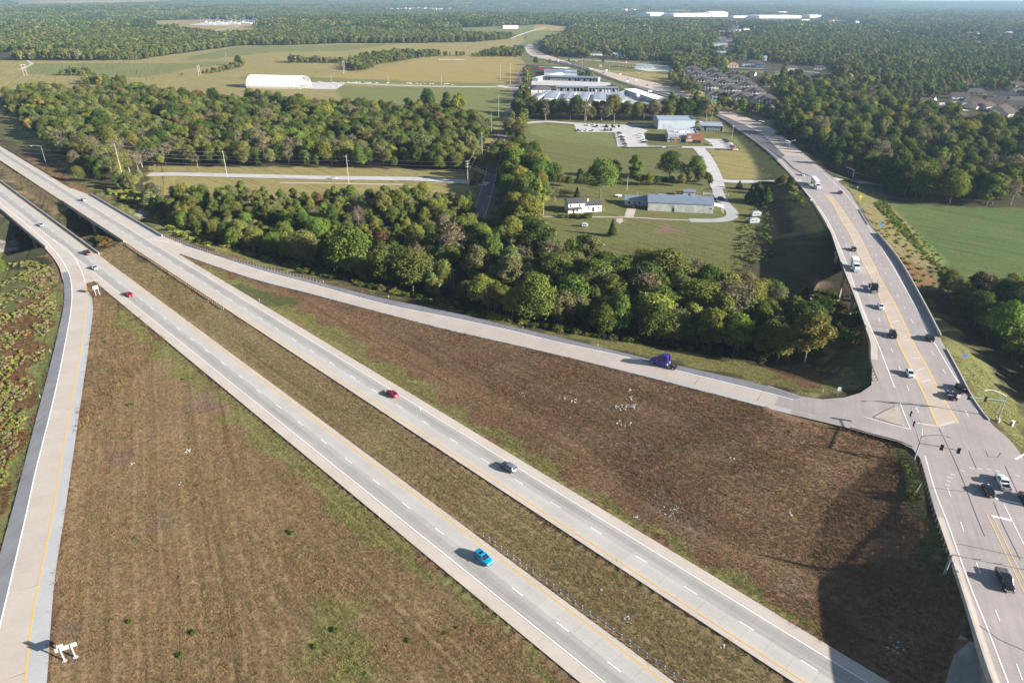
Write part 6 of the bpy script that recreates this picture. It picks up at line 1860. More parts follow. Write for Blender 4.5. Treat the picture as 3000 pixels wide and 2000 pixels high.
# apartments: hip roofed four unit blocks
def apartment(px, py, rz, label):
    p = G(px, py)
    L_, D_, H_ = 27.0, 17.0, 5.6
    ca, sa = math.cos(rz), math.sin(rz)
    loc = (p.x - L_ / 2 * ca, p.y - L_ / 2 * sa, p.z)
    t = gable('apartment_block', label, 'apartment building', loc, rz, L_, D_, H_, 4.2, M['wall_tan'], M['roof_grey'], 'identical apartment blocks', 8.0, .8, [(8.6, 4.3, 2.0, 1.4), (17.4, 4.3, 2.0, 1.4), (8.6, 1.5, 2.0, 1.4), (17.4, 1.5, 2.0, 1.4)], [])
    MB().box((13, .6, 2.6), (3.2, 1.4, 5.4)).build('entry_recess', M['dark_in'], t)
    b_ = MB(); b_.box((13, -1.4, 2.7), (12.4, 2.8, .22)); b_.build('balcony', M['wall_white'], t)
    for x in (7.0, 10.8, 15.2, 19.0):
        MB().box((x, -2.6, 2.6), (.5, .5, 5.4)).build('column', M['wall_white'], t)
    g = MB()
    g.add([(6.2, -3.2, 5.5), (19.8, -3.2, 5.5), (13, -3.2, 8.6), (13, 5.5, 8.6), (6.2, 3, 5.7), (19.8, 3, 5.7)], [(0, 2, 3, 4), (2, 1, 5, 3)])
    g.add([(6.2, -3.15, 5.5), (19.8, -3.15, 5.5), (13, -3.15, 8.5)], [(0, 1, 2)])
    g.build('porch_gable', M['roof_grey'], t)
    return t
za5 = lambda x, y: (1980 + x / 5.6, 170 + y / 5.6)
arow = ['back', 'second', 'third', 'fourth', 'front']
proto = None
for ci, (cname, pts) in enumerate((('left', ((265,250),(345,330),(440,425),(560,530),(690,680))), ('middle', ((605,285),(685,370),(790,470),(905,580),(1080,715))), ('right', ((940,325),(1035,415),(1155,510),(1285,625),(1455,755))))):
    for k, q in enumerate(pts):
        lab = arow[k] + ' apartment block in the ' + cname + ' column, tan walls and grey hip roof'
        px, py = za5(*q)
        rz = -.16
        if proto is None:
            proto = apartment(px, py, rz, lab)
        else:
            p = G(px, py); ca, sa = math.cos(rz), math.sin(rz)
            dup(proto, (p.x - 13.5 * ca, p.y - 13.5 * sa, p.z), rz, lab)
# houses
def house(px, py, L_, D_, H_, RH, rz, wall, roof, label, hip=0.0, garage=True, group=None, rx=True):
    p = G(px, py); ca, sa = math.cos(rz), math.sin(rz)
    loc = (p.x - L_ / 2 * ca, p.y - L_ / 2 * sa, p.z)
    t = gable('house', label, 'house', loc, rz, L_, D_, H_, RH, wall, roof, group, hip, .5, [(L_ * .25, 1.5, 1.6, 1.3), (L_ * .75, 1.5, 1.6, 1.3)], [(L_ * .5, 1.1, 2.1)], (L_ * .7, D_ * .55), rx)
    return t
W_, T_, B_ = M['wall_white'], M['wall_tan'], M['roof_brown']
z8 = lambda x, y: (2050 + x / 3.36, 130 + y / 3.36)
orange = plain('orange_roof', (.36, .17, .09), .9, 0, .15)
blue_w = plain('blue_siding', (.10, .22, .36), .6)
for x, y, L_, D_, H_, RH, rz, w, r, hip, lab in (
        (325,228,18,12,3.6,3.4,-.2,W_,orange,5,'white house with an orange hip roof above the apartments'), (590,230,14,12,5,3.5,-.2,blue_w,M['roof_dark'],0,'blue house with a steep dark roof beyond the apartments'),
        (690,300,19,12,3.4,2.6,-.3,T_,M['roof_dark'],4,'pale house with a dark grey roof, middle of the bungalow row'), (885,318,20,12,3.4,2.6,-.3,M['wall_bluegrey'],M['roof_dark'],4,'blue grey house with a black roof in the bungalow row'),
        (1060,325,20,13,3.4,2.6,-.3,W_,M['roof_grey'],4,'white house with a brown grey roof right of the round tree'), (1245,345,20,12,3.4,2.6,-.3,T_,B_,4,'tan house with a red brown roof at the right of the row'),
        (505,312,10,9,3.5,2.8,-.6,M['wall_tan'],M['roof_grey'],0,'small gabled house at the apartment corner'), (910,262,14,10,5,2.6,-.2,W_,M['roof_grey'],0,'pale blue white house behind the red tree'),
        (530,195,22,12,3.6,2.6,-.3,T_,M['roof_grey'],4,'grey roofed house behind the blue house'), (480,222,20,8,3.0,1.2,-.2,W_,M['roof_pale'],0,'long low white outbuilding left of the blue house'),
        (625,165,12,10,5.4,3.4,-.2,W_,M['roof_pale'],0,'white gabled house half hidden in trees'), (425,150,14,10,5,3,-.2,W_,M['roof_grey'],0,'white house glimpsed through trees above the orange roof'), (95,100,20,12,4,3,-.2,W_,M['roof_pale'],0,'white house among trees at the left of the suburb'), (215,105,18,12,4,3,-.2,W_,M['roof_pale'],0,'second white house among trees at the left of the suburb'), (1180,250,18,12,3.6,2.6,-.2,T_,B_,4,'brown roofed house deep in the right hand trees')):
    house(*z8(x, y), L_, D_, H_, RH, rz, w, r, lab, hip)
house(*z3(770, 510), 26, 14, 3.6, 3.2, -.1, W_, M['roof_grey'], 'white bungalow with a grey roof under the far woods', 6)
house(*z3(570, 453), 14, 10, 4.5, 3.0, -.3, T_, M['roof_pale'], 'small tan house at the far wood edge', 0)
house(*z3(960, 510), 18, 9, 3, 2, -.1, T_, M['roof_pale'], 'low pale shed beside the far street', 0)
for x, y, nm in ((1480,480,'left'), (1520,505,'middle'), (1690,540,'right')):
    house(*z3(x, y), 20, 12, 4, 3, -.3, W_, M['roof_grey'], 'grey roofed house in the trees left of the suburb, ' + nm + ' of three', 0)
z6 = lambda x, y: (2640 + x / 6.533, 240 + y / 6.533)
hl = (((500,445),20,15,-.2,4,'nearest the cul de sac'), ((440,400),16,13,-.9,0,'left end, beside the woods'), ((860,590),22,15,.5,0,'below the cul de sac'), ((960,530),14,10,-.6,0,'small wing below the cul de sac'), ((1060,660),20,14,.7,4,'lower left of the group'), ((1180,760),22,14,.5,0,'lowest of the group'),
      ((1410,445),26,16,-.15,4,'right of the cul de sac with a long front'), ((1440,250),22,14,-.3,4,'upper middle'), ((1580,520),24,15,.4,0,'in the centre behind the trees'), ((1850,430),30,17,-.12,5,'wide, white fronted, in the centre right'), ((1720,530),16,12,.4,0,'small, in the lower centre'),
      ((1880,500),18,12,-.4,4,'under the wide white fronted one'), ((2040,580),20,14,.6,0,'lower right'), ((1950,310),20,13,-.6,0,'white gabled, upper right'), ((2260,420),24,16,-.1,4,'at the right edge, upper'), ((2240,500),20,14,-.3,0,'at the right edge, middle'),
      ((1850,720),22,14,.7,0,'bottom, behind the tall trees'), ((2140,670),20,13,.5,0,'bottom right corner'), ((2240,110),22,14,-.1,4,'top right corner'), ((2130,100),14,10,-.1,0,'top right, beside the corner one'), ((1320,130),18,13,-.5,0,'top, between dark trees'), ((1130,330),18,12,-.2,0,'behind the white paved circle'), ((2280,250),18,12,.3,0,'right edge, second from the top'))
for (x, y), L_, D_, rz, hip, lab in hl:
    house(*z6(x, y), L_, D_, 3.2, 3.6, rz, W_ if 'white' in lab else T_, M['roof_brown'] if 'upper' not in lab else M['roof_grey'], 'brown roofed suburban house, ' + lab, hip)
# red canopy and shop
t = thing('fuel_canopy', 'red flat canopy on posts in front of the far woods', 'canopy', G(1815, 196), -.15)
for k in range(5):
    MB().box((k * 5.5, 0, 5.2), (4.6, 11, .9)).build('canopy_roof', M['redcanopy'], t)
    for y in (-4.5, 4.5):
        MB().tube((k * 5.5, y, 0), (k * 5.5, y, 4.8), .25, .25, 8).build('post', M['steel'], t)
MB().box((11, 0, 6.6), (1.2, 1.2, 5)).build('sign_pillar', M['signwhite'], t)
house(*z3(1220, 632), 30, 16, 4.5, .7, -.15, M['wall_grey'], M['roof_pale'], 'low white flat shop right of the red canopy', 0)
t = thing('monument_sign', 'small white roadside sign block near the red canopy', 'sign', G(1759, 197), -.2)
MB().box((0, 0, 1.6), (4, 1.2, 4.2)).build('block', M['wall_tan'], t); MB().box((0, -.65, 2.0), (3, .1, 2)).build('panel', M['signwhite'], t)
# far white halls and others
def far_box(px0, px1, py, H_, D_, label, wall=None, roof=None, rh=.8):
    a, rz, L_ = frame_from((px0, py), (px1, py))
    gable('warehouse', label, 'warehouse', tuple(a), rz, L_, D_, H_, rh, wall or M['wall_white'], roof or M['fabric'], 'distant warehouses', 0, .3, [], [], None, True)
far_box(1905, 1972, 47.5, 14, 120, 'long white far warehouse, left part'); far_box(1974, 2040, 49, 16, 120, 'long white far warehouse, middle part'); far_box(2042, 2082, 49, 18, 100, 'white far warehouse with a taller roof'); far_box(2085, 2132, 49, 20, 100, 'white far warehouse with a rounded roof', None, None, 8)
far_box(1870, 1960, 42, 11, 90, 'pale far building left of the long warehouse'); far_box(1940, 2022, 35, 12, 90, 'farther pale warehouse behind the long one'); far_box(1819, 1832, 37, 22, 30, 'small far block at the left of the warehouses, first'); far_box(1846, 1858, 37, 22, 30, 'small far block at the left of the warehouses, second')
far_box(2225, 2347, 54, 14, 150, 'long white far warehouse at the right'); far_box(2372, 2405, 53, 16, 90, 'pale far building right of the long warehouse', M['wall_tan']); far_box(2345, 2372, 62, 8, 60, 'low tan far building', M['wall_tan'], M['roof_brown']); far_box(2265, 2310, 40, 10, 80, 'farthest pale building at the right')
far_box(2150, 2215, 52, 8, 60, 'low pale far building between the warehouses'); far_box(2660, 2690, 52, 10, 60, 'white far building in the right hand woods'); far_box(1474, 1518, 84, 9, 30, 'long white shed beyond the bend', None, M['roof_pale'])
for i in range(26):
    x = rng.uniform(1145, 1330); y = 27 + rng.normal(0, 2.2) + (x - 1145) * .004
    house(x, y, 26, 18, 6, 5, rng.uniform(-.5, .5), W_, M['roof_grey'], 'pale house in the distant white estate beyond the left woods', 0, group='distant white estate')
for i in range(12):
    x = rng.uniform(2410, 2480); y = 65 + rng.normal(0, 3) + (x - 2410) * .05
    house(x, y, 24, 16, 5, 4, rng.uniform(-.5, .5), T_, M['roof_grey'], 'grey roofed house in the far suburb right of the warehouses', 0, group='far grey suburb')
for i in range(22):
    x = rng.uniform(2560, 2700) if i % 2 else rng.uniform(2790, 2850); y = 100 + rng.normal(0, 8) + (x - 2560) * .06
    house(x, y, 22, 14, 4, 4, rng.uniform(-.5, .5), T_, M['roof_brown'], 'brown roofed house half hidden in the far right trees', 0, group='houses in the far right trees')
for i in range(90):
    cl_ = ((2560,2730,80,135), (2110,2260,72,100), (2790,2920,95,150), (2430,2540,58,80), (2940,3000,100,150), (2080,2180,88,130), (2010,2120,100,150), (1700,2000,20,30), (2150,2700,24,44))[i % 9]
    x, y = rng.uniform(cl_[0], cl_[1]), rng.uniform(cl_[2], cl_[3])
    house(x, y, 22, 14, 5, 4, rng.uniform(-.5, .5), W_ if i % 3 else T_, M['roof_pale'] if i % 4 == 0 else M['roof_grey'], ('white' if i % 3 else 'tan') + ' walled house ' + ('with a pale roof ' if i % 4 == 0 else '') + 'scattered in the far suburb ' + ('under the horizon' if y < 45 else 'right of the warehouses' if x > 2400 else 'below the warehouses'), 0, group='scattered far suburb houses')
for x, y, lab in ((103,60,'white house in the far left woods, left one'), (147,60,'white house in the far left woods, right one'), (30,58,'white house at the far left edge'), (375,12,'far pale barn at the top left')):
    house(x, y, 24, 14, 5, 4, -.2, W_, M['roof_pale'], lab, 0)
# substation
t = thing('substation', 'distant electrical substation of thin steel frames', 'substation', G(590, 72), 0)
o0 = G(590, 72)
for k in range(16):
    p = G(598 + k * 12, 66 + (k % 3) * 3.0) - o0
    mb = MB()
    for dx in (0, 14):
        mb.tube((p.x + dx, p.y, p.z), (p.x + dx, p.y, p.z + 14), .5, .4, 5)
    mb.box((p.x + 7, p.y, p.z + 13), (18, .7, 1.0)); mb.build('gantry', M['steel'], t)
    MB().box((p.x + 4, p.y + 12, p.z + 2.2), (7, 5, 5)).build('transformer', M['boxwhite'], t)
for k in range(8):
    p = G(590 + k * 26, 70) - o0
    MB().tube((p.x, p.y, p.z), (p.x, p.y, p.z + 30), .5, .25, 5).build('lightning_mast', M['steel'], t)
# ---------------------------------------------------------------- trees
def leaf_mesh(name, P_, Nn, size, val, m, aspect=1.25):
    """one quad per leaf clump"""
    k = len(P_)
    Nn = Nn / (np.linalg.norm(Nn, axis=1)[:, None] + 1e-9)
    ref = rng.normal(size=(k, 3))
    a = np.cross(Nn, ref); a /= np.linalg.norm(a, axis=1)[:, None] + 1e-9
    b_ = np.cross(Nn, a)
    a = a * (size * aspect / 2)[:, None]; b_ = b_ * (size / 2)[:, None]
    bend = Nn * (size * .18)[:, None]
    V = np.stack([P_ - a * .9 - bend, P_ - b_ * .8, P_ + a - bend * .6, P_ + b_], 1).reshape(-1, 3)
    me = bpy.data.meshes.new(name)
    me.vertices.add(4 * k); me.vertices.foreach_set('co', V.ravel().astype('f'))
    me.loops.add(4 * k); me.loops.foreach_set('vertex_index', np.arange(4 * k, dtype='i'))
    me.polygons.add(k)
    me.polygons.foreach_set('loop_start', np.arange(0, 4 * k, 4, dtype='i')); me.polygons.foreach_set('loop_total', np.full(k, 4, 'i'))
    me.update()
    at_ = me.color_attributes.new('leafv', 'FLOAT_COLOR', 'POINT')
    v4 = np.repeat(val, 4, axis=0)
    at_.data.foreach_set('color', np.c_[v4, np.ones(len(v4))].ravel().astype('f'))
    me.materials.append(m)
    return me
def lobes(h, r, nl, z0):
    """lobe centres and radii filling an irregular crown between z0 and h"""
    L_ = []
    for k in range(nl):
        f = (k + .5) / nl
        z = z0 + (h - z0) * (.12 + .80 * f)
        env = r * math.sin(math.pi * min(1, .22 + .68 * f)) ** .7
        a = k * 2.4 + rng.uniform(-.6, .6)
        d = env * rng.uniform(.35, .72) * (1 if f < .9 else .3)
        L_.append((d * math.cos(a), d * math.sin(a), z, r * rng.uniform(.30, .50)))
    return np.array(L_)
def crown_arrays(h, r, nl, nq, ls, z0, fill=.25):
    L_ = lobes(h, r, nl, z0)
    w = L_[:, 3] ** 2; w /= w.sum()
    li = rng.choice(nl, nq, p=w)
    d = rng.normal(size=(nq, 3)); d /= np.linalg.norm(d, axis=1)[:, None]
    flip = (d[:, 2] < -.35) & (rng.random(nq) < .75); d[flip, 2] *= -1
    # each lobe is itself lumpy
    lump = 1 + .22 * np.sin(d[:, 0] * 7 + li) * np.sin(d[:, 1] * 6 + li * 2) + .12 * np.sin(d[:, 2] * 9 + li)
    rad = L_[li, 3] * np.where(rng.random(nq) < fill, rng.uniform(.45, .9, nq), rng.uniform(.88, 1.12, nq)) * lump
    P_ = L_[li, :3] + d * rad[:, None] * np.array([1, 1, .85])
    Nn = d + rng.normal(size=(nq, 3)) * .55 + np.array([0, 0, .35])
    size = ls * rng.uniform(.6, 1.35, nq)
    lobe_v = rng.uniform(.82, 1.18, nl)
    v = lobe_v[li] * rng.uniform(.72, 1.3, nq)
    warm = rng.normal(0, .08, nq)
    val = np.stack([v * (1 + warm), v, v * (1 - warm * .6)], 1)
    return P_, Nn, size, val, L_
def trunk_mesh(name, h, L_, r0, m, top=.6, extra=0):
    mb = MB()
    pts = [(0, 0, -.8)]; rr = [r0 * 1.25]
    for k in range(1, 5):
        f = k / 4
        pts.append((rng.normal(0, .12) * k, rng.normal(0, .12) * k, h * top * f)); rr.append(r0 * (1 - .55 * f))
    mb.path(pts, rr, 7)
    for l in L_:
        s = Vector(pts[2]).lerp(Vector(pts[4]), rng.uniform(0, 1))
        e = Vector(l[:3])
        md_ = s.lerp(e, .5) + Vector((0, 0, .3))
        mb.path([s, md_, e], [r0 * .38, r0 * .25, r0 * .10], 5)
        for _ in range(extra):
            q = e + Vector(rng.normal(0, l[3] * .8, 3)) + Vector((0, 0, l[3] * .5))
            mb.path([md_.lerp(e, .6), e.lerp(q, .5), q], [r0 * .14, r0 * .10, r0 * .05], 4)
    return mb.mesh(name, m)
H0 = 14.0
PROTO = {'broadleaf': [], 'bare': [], 'conifer': [], 'bush': [], 'mid': [], 'far': []}
SHAPES = [(5.2, 15, .22), (4.3, 14, .18), (6.0, 17, .26), (4.8, 12, .2), (3.6, 12, .15), (5.6, 16, .3), (5.0, 18, .2), (4.4, 13, .32)]
for i, (r, nl, z0) in enumerate(SHAPES):
    P_, Nn, sz, val, L_ = crown_arrays(H0, r, nl, 7600, .43, H0 * z0)
    PROTO['broadleaf'].append((leaf_mesh('crown', P_, Nn, sz, val, M['leaf_o']), trunk_mesh('trunk', H0, L_, .26, M['bark'])))
for i in range(3):
    P_, Nn, sz, val, L_ = crown_arrays(H0, 4.2 + i * .5, 13, 1500, .42, H0 * .25, .7)
    PROTO['bare'].append((leaf_mesh('crown', P_, Nn, sz, val, M['leaf_o'], 1.6), trunk_mesh('trunk', H0, L_, .24, M['bark_pale'], .7, 7)))
for i in range(3):
    nq = 4200
    f = rng.random(nq) ** .75
    z = H0 * (.10 + .88 * (1 - f)); tier = .82 + .18 * np.sin(z * 5.0)
    R_ = (f * (3.3 + .5 * i) + .15) * tier * rng.uniform(.55, 1.05, nq)
    a = rng.uniform(0, 2 * math.pi, nq); R_ = R_ * (1 + .16 * np.sin(3 * a + z) + .1 * np.sin(5 * a - z * 2))
    P_ = np.stack([R_ * np.cos(a), R_ * np.sin(a), z], 1)
    Nn = np.stack([np.cos(a), np.sin(a), np.full(nq, .8)], 1) + rng.normal(size=(nq, 3)) * .45
    v = rng.uniform(.7, 1.3, nq)
    mb = MB(); mb.path([(0, 0, -.6), (0, 0, H0 * .5), (0, 0, H0 * .97)], [.26, .16, .03], 7)
    PROTO['conifer'].append((leaf_mesh('crown', P_, Nn, rng.uniform(.35, .75, nq), np.stack([v, v, v], 1), M['leaf_o']), mb.mesh('trunk', M['bark'])))
for i in range(4):
    nq = 900
    c0 = rng.normal(0, .9, (6, 3)) * np.array([1, 1, .25]) + np.array([0, 0, .9]); li = rng.integers(0, 6, nq)
    d = rng.normal(size=(nq, 3)); d /= np.linalg.norm(d, axis=1)[:, None]; d[:, 2] = np.abs(d[:, 2])
    P_ = c0[li] + d * rng.uniform(.7, 1.15, nq)[:, None]
    v = rng.uniform(.65, 1.35, nq)
    mb = MB()
    for k in range(5): mb.path([(0, 0, -.3), tuple(c0[k])], [.05, .03], 4)
    PROTO['bush'].append((leaf_mesh('foliage', P_, d + rng.normal(size=(nq, 3)) * .5, rng.uniform(.25, .5, nq), np.stack([v, v, v], 1), M['leaf_o']), mb.mesh('stem', M['bark'])))

# prototypes for the woods that nobody could count (points carry the instances)
STOCK = bpy.data.collections.new('wood_stock')
def stock(nm, me):
    o = bpy.data.objects.new(nm, me); STOCK.objects.link(o); return o
names = []
def clone_i(me):
    c = me.copy(); c.materials[0] = M['leaf_i']; return c
for i in range(8):
    stock('a%02d' % i, clone_i(PROTO['broadleaf'][i][0]))
for i in range(3):
    stock('b%02d' % i, clone_i(PROTO['bare'][i][0]))
for i in range(4):
    r, nl = (5.2, 4.4, 5.8, 4.8)[i], (10, 9, 11, 10)[i]
    P_, Nn, sz, val, L_ = crown_arrays(H0, r, nl, 750, 1.25, H0 * .08, .15)
    stock('c%02d' % i, leaf_mesh('mid_crown', P_, Nn, sz, val, M['leaf_i']))
for i in range(4):
    PP, NN, SS, VV = [], [], [], []
    for q in range(46):
        x, y = rng.uniform(-38, 38, 2); hh = rng.uniform(10, 19); rr = rng.uniform(4, 6.5)
        P_, Nn, sz, val, L_ = crown_arrays(hh, rr, 6, 60, 3.6, 2.0, .1)
        t_ = rng.choice([.62, .8, 1.0, 1.2, 1.45]); hue = np.array([1 + rng.normal(0, .10), 1, 1 + rng.normal(0, .08)])
        PP.append(P_ + np.array([x, y, 0])); NN.append(Nn); SS.append(sz); VV.append(val * t_ * hue)
    stock('d%02d' % i, leaf_mesh('far_crowns', np.concatenate(PP), np.concatenate(NN), np.concatenate(SS), np.concatenate(VV), M['leaf_i']))
for i in range(4):
    stock('e%02d' % i, clone_i(PROTO['bush'][i][0]))
def tuft(seed, n, h, spread):
    mb = MB(); r_ = random.Random(seed)
    for _ in range(n):
        a = r_.uniform(0, 6.28); d = r_.uniform(0, spread); x, y = d * math.cos(a), d * math.sin(a)
        b_ = r_.uniform(0, 6.28); w = r_.uniform(.022, .05); lean = r_.uniform(.1, .35); hh = h * r_.uniform(.6, 1.2)
        dx, dy = w * math.cos(b_ + 1.57), w * math.sin(b_ + 1.57)
        mb.add([(x - dx, y - dy, -.05), (x + dx, y + dy, -.05), (x + lean * math.cos(b_), y + lean * math.sin(b_), hh)], [(0, 1, 2)])
    me = mb.mesh('tuft', M['leaf_i'])
    at_ = me.color_attributes.new('leafv', 'FLOAT_COLOR', 'POINT')
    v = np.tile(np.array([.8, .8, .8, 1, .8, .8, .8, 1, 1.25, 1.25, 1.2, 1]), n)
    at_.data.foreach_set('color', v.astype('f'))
    return me
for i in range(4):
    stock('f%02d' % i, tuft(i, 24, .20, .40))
order = sorted(o.name for o in STOCK.objects)
IDX = {k: [i for i, n_ in enumerate(order) if n_[0] == k] for k in 'abcdef'}

def scatter_group():
    ng = bpy.data.node_groups.new('scatter', 'GeometryNodeTree')
    ng.interface.new_socket('Geometry', in_out='INPUT', socket_type='NodeSocketGeometry')
    ng.interface.new_socket('Geometry', in_out='OUTPUT', socket_type='NodeSocketGeometry')
    gi = ng.nodes.new('NodeGroupInput'); go = ng.nodes.new('NodeGroupOutput')
    ci = ng.nodes.new('GeometryNodeCollectionInfo')
    ci.inputs['Collection'].default_value = STOCK
    ci.inputs['Separate Children'].default_value = True
    ci.inputs['Reset Children'].default_value = True
    ip = ng.nodes.new('GeometryNodeInstanceOnPoints')
    ip.inputs['Pick Instance'].default_value = True
    def attr(nm, ty):
        a = ng.nodes.new('GeometryNodeInputNamedAttribute'); a.data_type = ty; a.inputs['Name'].default_value = nm
        return a.outputs['Attribute']
    e2r = ng.nodes.new('FunctionNodeEulerToRotation')
    L_ = ng.links.new
    L_(gi.outputs[0], ip.inputs['Points']); L_(ci.outputs[0], ip.inputs['Instance'])
    L_(attr('idx', 'INT'), ip.inputs['Instance Index'])
    L_(attr('rot', 'FLOAT_VECTOR'), e2r.inputs[0]); L_(e2r.outputs[0], ip.inputs['Rotation'])
    L_(attr('scl', 'FLOAT_VECTOR'), ip.inputs['Scale'])
    L_(ip.outputs[0], go.inputs[0])
    return ng
SCATTER = scatter_group()
def scatter(name, label, pts, idx, scl, tint, tilt=0.0):
    k = len(pts)
    me = bpy.data.meshes.new(name)
    me.vertices.add(k); me.vertices.foreach_set('co', np.asarray(pts).ravel().astype('f'))
    rot = np.stack([rng.normal(0, tilt, k), rng.normal(0, tilt, k), rng.uniform(0, 6.283, k)], 1)
    for nm, ty, key, arr in (('idx', 'INT', 'value', np.asarray(idx, 'i')), ('rot', 'FLOAT_VECTOR', 'vector', rot.ravel().astype('f')), ('scl', 'FLOAT_VECTOR', 'vector', np.asarray(scl).ravel().astype('f')),
                             ('tint', 'FLOAT_COLOR', 'color', np.c_[tint, np.ones(k)].ravel().astype('f'))):
        a = me.attributes.new(nm, ty, 'POINT'); a.data.foreach_set(key, arr)
    me.update()
    o = link(name, me)
    md_ = o.modifiers.new('scatter', 'NODES'); md_.node_group = SCATTER
    o['kind'] = 'stuff'; o['label'] = label
    return o

# foliage colours (name, base colour)
TINT = {'mid green': (.100, .130, .030), 'dark green': (.058, .086, .022), 'olive': (.136, .138, .038), 'yellow green': (.178, .184, .040), 'pale sage': (.145, .155, .060),
        'golden': (.225, .175, .045), 'rusty': (.180, .098, .045), 'brownish grey': (.160, .138, .078), 'bright green': (.120, .168, .032)}
TINT = {k_: tuple(1.1 * q for q in v_) for k_, v_ in TINT.items()}
TN = list(TINT)
def pick_tint(w, k):
    p = np.array([w.get(n_, 0) for n_ in TN], float); return rng.choice(len(TN), k, p=p / p.sum())
MIX_NEAR = {'mid green': 34, 'dark green': 16, 'olive': 24, 'yellow green': 11, 'pale sage': 10, 'golden': .5, 'rusty': .3, 'bright green': 6}
MIX_LEFT = {'mid green': 24, 'dark green': 16, 'olive': 30, 'yellow green': 8, 'pale sage': 14, 'golden': 1.5, 'rusty': .3, 'bright green': 5}
MIX_RIGHT = {'mid green': 30, 'dark green': 30, 'olive': 18, 'yellow green': 9, 'pale sage': 9, 'golden': .8, 'rusty': .25, 'bright green': 4}
W1 = [(20,300),(60,345),(110,410),(150,450),(250,500),(330,530),(450,488),(800,490),(1100,494),(1340,503),(1385,498),(1402,470),(1422,410),(1440,392),(1330,345),(1130,332),(850,318),(600,305),(350,275),(130,285),(0,292)]
W2 = [(400,575),(460,578),(560,584),(700,590),(900,592),(1100,590),(1300,590),(1385,598),(1395,640),(1420,700),(1480,745),(1560,770),(1640,775),(1750,805),(1900,828),(2050,838),(2170,852),(2300,885),(2352,920),(2410,1000),(2405,1050),(2330,1062),(2250,1058),(2050,1030),(1900,1004),(1750,985),(1700,970),(1560,955),(1450,930),(1380,890),(1340,905),(1250,868),(1100,838),(950,800),(800,755),(650,722),(540,680),(470,640),(420,610)]
GAP = [(1318,790),(1362,790),(1350,900),(1322,900)]
T1 = [(1498,470),(1565,462),(1595,520),(1600,600),(1560,690),(1500,720),(1482,660),(1480,580),(1476,530)]
ROWH = [(1540,338),(1700,344),(1900,346),(2090,350),(2110,362),(1990,356),(1800,356),(1560,354)]
ROWM = [(1600,520),(1800,515),(1960,520),(2075,525),(2070,545),(1900,538),(1700,535),(1600,545)]
RW = [(2285,330),(2312,392),(2385,448),(2460,488),(2530,506),(2590,560),(2700,600),(2850,607),(3100,590),(3600,560),(3600,330),(3100,340),(2990,385),(2860,390),(2740,350),(2630,335),(2560,300),(2460,262),(2390,270),(2330,292)]
RL = [(2690,838),(2790,850),(2900,850),(3050,868),(3400,900),(3400,1250),(3060,1200),(2990,1100),(2900,1010),(2800,920)]
LEFT = [(-500,720),(0,770),(20,800),(0,830),(-500,1000)]
def grid_pts(x0, x1, y0, y1, d, jit=.42):
    xs = np.arange(x0, x1, d); ys = np.arange(y0, y1, d * .92)
    X, Y = np.meshgrid(xs, ys); X = X + (np.arange(len(ys)) % 2)[:, None] * d / 2
    X = X.ravel() + rng.uniform(-jit, jit, X.size) * d; Y = Y.ravel() + rng.uniform(-jit, jit, Y.size) * d
    return X, Y
def wood_points(poly, d, clear=True):
    p = np.array(poly, float)
    wx, wy = sight(p[:, 0], p[:, 1], -3.0)
    X, Y = grid_pts(wx.min(), wx.max(), wy.min(), wy.max(), d)
    Z = ground_z(X, Y)
    px, py = bearing(X, Y, Z)
    m = in_poly(px, py, poly)
    return X[m], Y[m], Z[m], px[m], py[m]
cand = []      # x, y, z, kind, height, tint, where
WHERE = {}
def add_wood(poly, d, h0, h1, mix, bare_w, where, excl=None):
    X, Y, Z, px, py = wood_points(poly, d)
    for k in range(len(X)):
        if excl and any(in_poly([px[k]], [py[k]], e)[0] for e in excl):
            continue
        kind = 'bare' if rng.random() < (bare_w(px[k], py[k]) if callable(bare_w) else bare_w) else 'broadleaf'
        cl = .5 + .5 * math.sin(X[k] / 19. + 1.7) * math.sin(Y[k] / 23. + .5)
        h = rng.uniform(h0, h1) * (.85 + .3 * cl)
        u_ = rng.random(); h *= 1.22 if u_ < .12 else .72 if u_ > .80 else 1
        if poly is W2 and Y[k] > 330: h *= .72
        elif poly is W2 and Y[k] > 300: h *= .85
        ti = TN.index('brownish grey') if kind == 'bare' else pick_tint(mix, 1)[0]
        cand.append((X[k], Y[k], Z[k], kind, h, ti, where))
add_wood(W2, 7.0, 8.0, 15.5, MIX_NEAR, lambda a, b_: .09 if a < 1900 else .13, 'in the middle wood above the entrance ramp', [GAP])
add_wood(W1, 8.2, 9, 15.5, MIX_LEFT, lambda a, b_: .24 if b_ > 430 and a < 1150 else .07, 'in the upper left wood behind the side road')
add_wood(T1, 7.0, 11, 17, {'mid green': 30, 'dark green': 30, 'yellow green': 22, 'bright green': 12, 'olive': 6}, .03, 'right of the purplish lane')
add_wood(ROWH, 8.0, 11, 19, {'mid green': 25, 'olive': 35, 'golden': 3, 'dark green': 25, 'pale sage': 8}, .10, 'in the row behind the office drive')
add_wood(RW, 10.5, 11, 18, MIX_RIGHT, .10, 'in the right hand wood beyond the meadow', [[(2440,512),(2560,552),(2640,560),(2600,530),(2500,512)]])
add_wood(RL, 7.5, 9, 14, MIX_RIGHT, .06, 'in the dark wood at the right edge below the meadow')
add_wood(LEFT, 6.5, 6, 9, {'yellow green': 20, 'bright green': 10}, 0, 'at the left edge below the bridge')
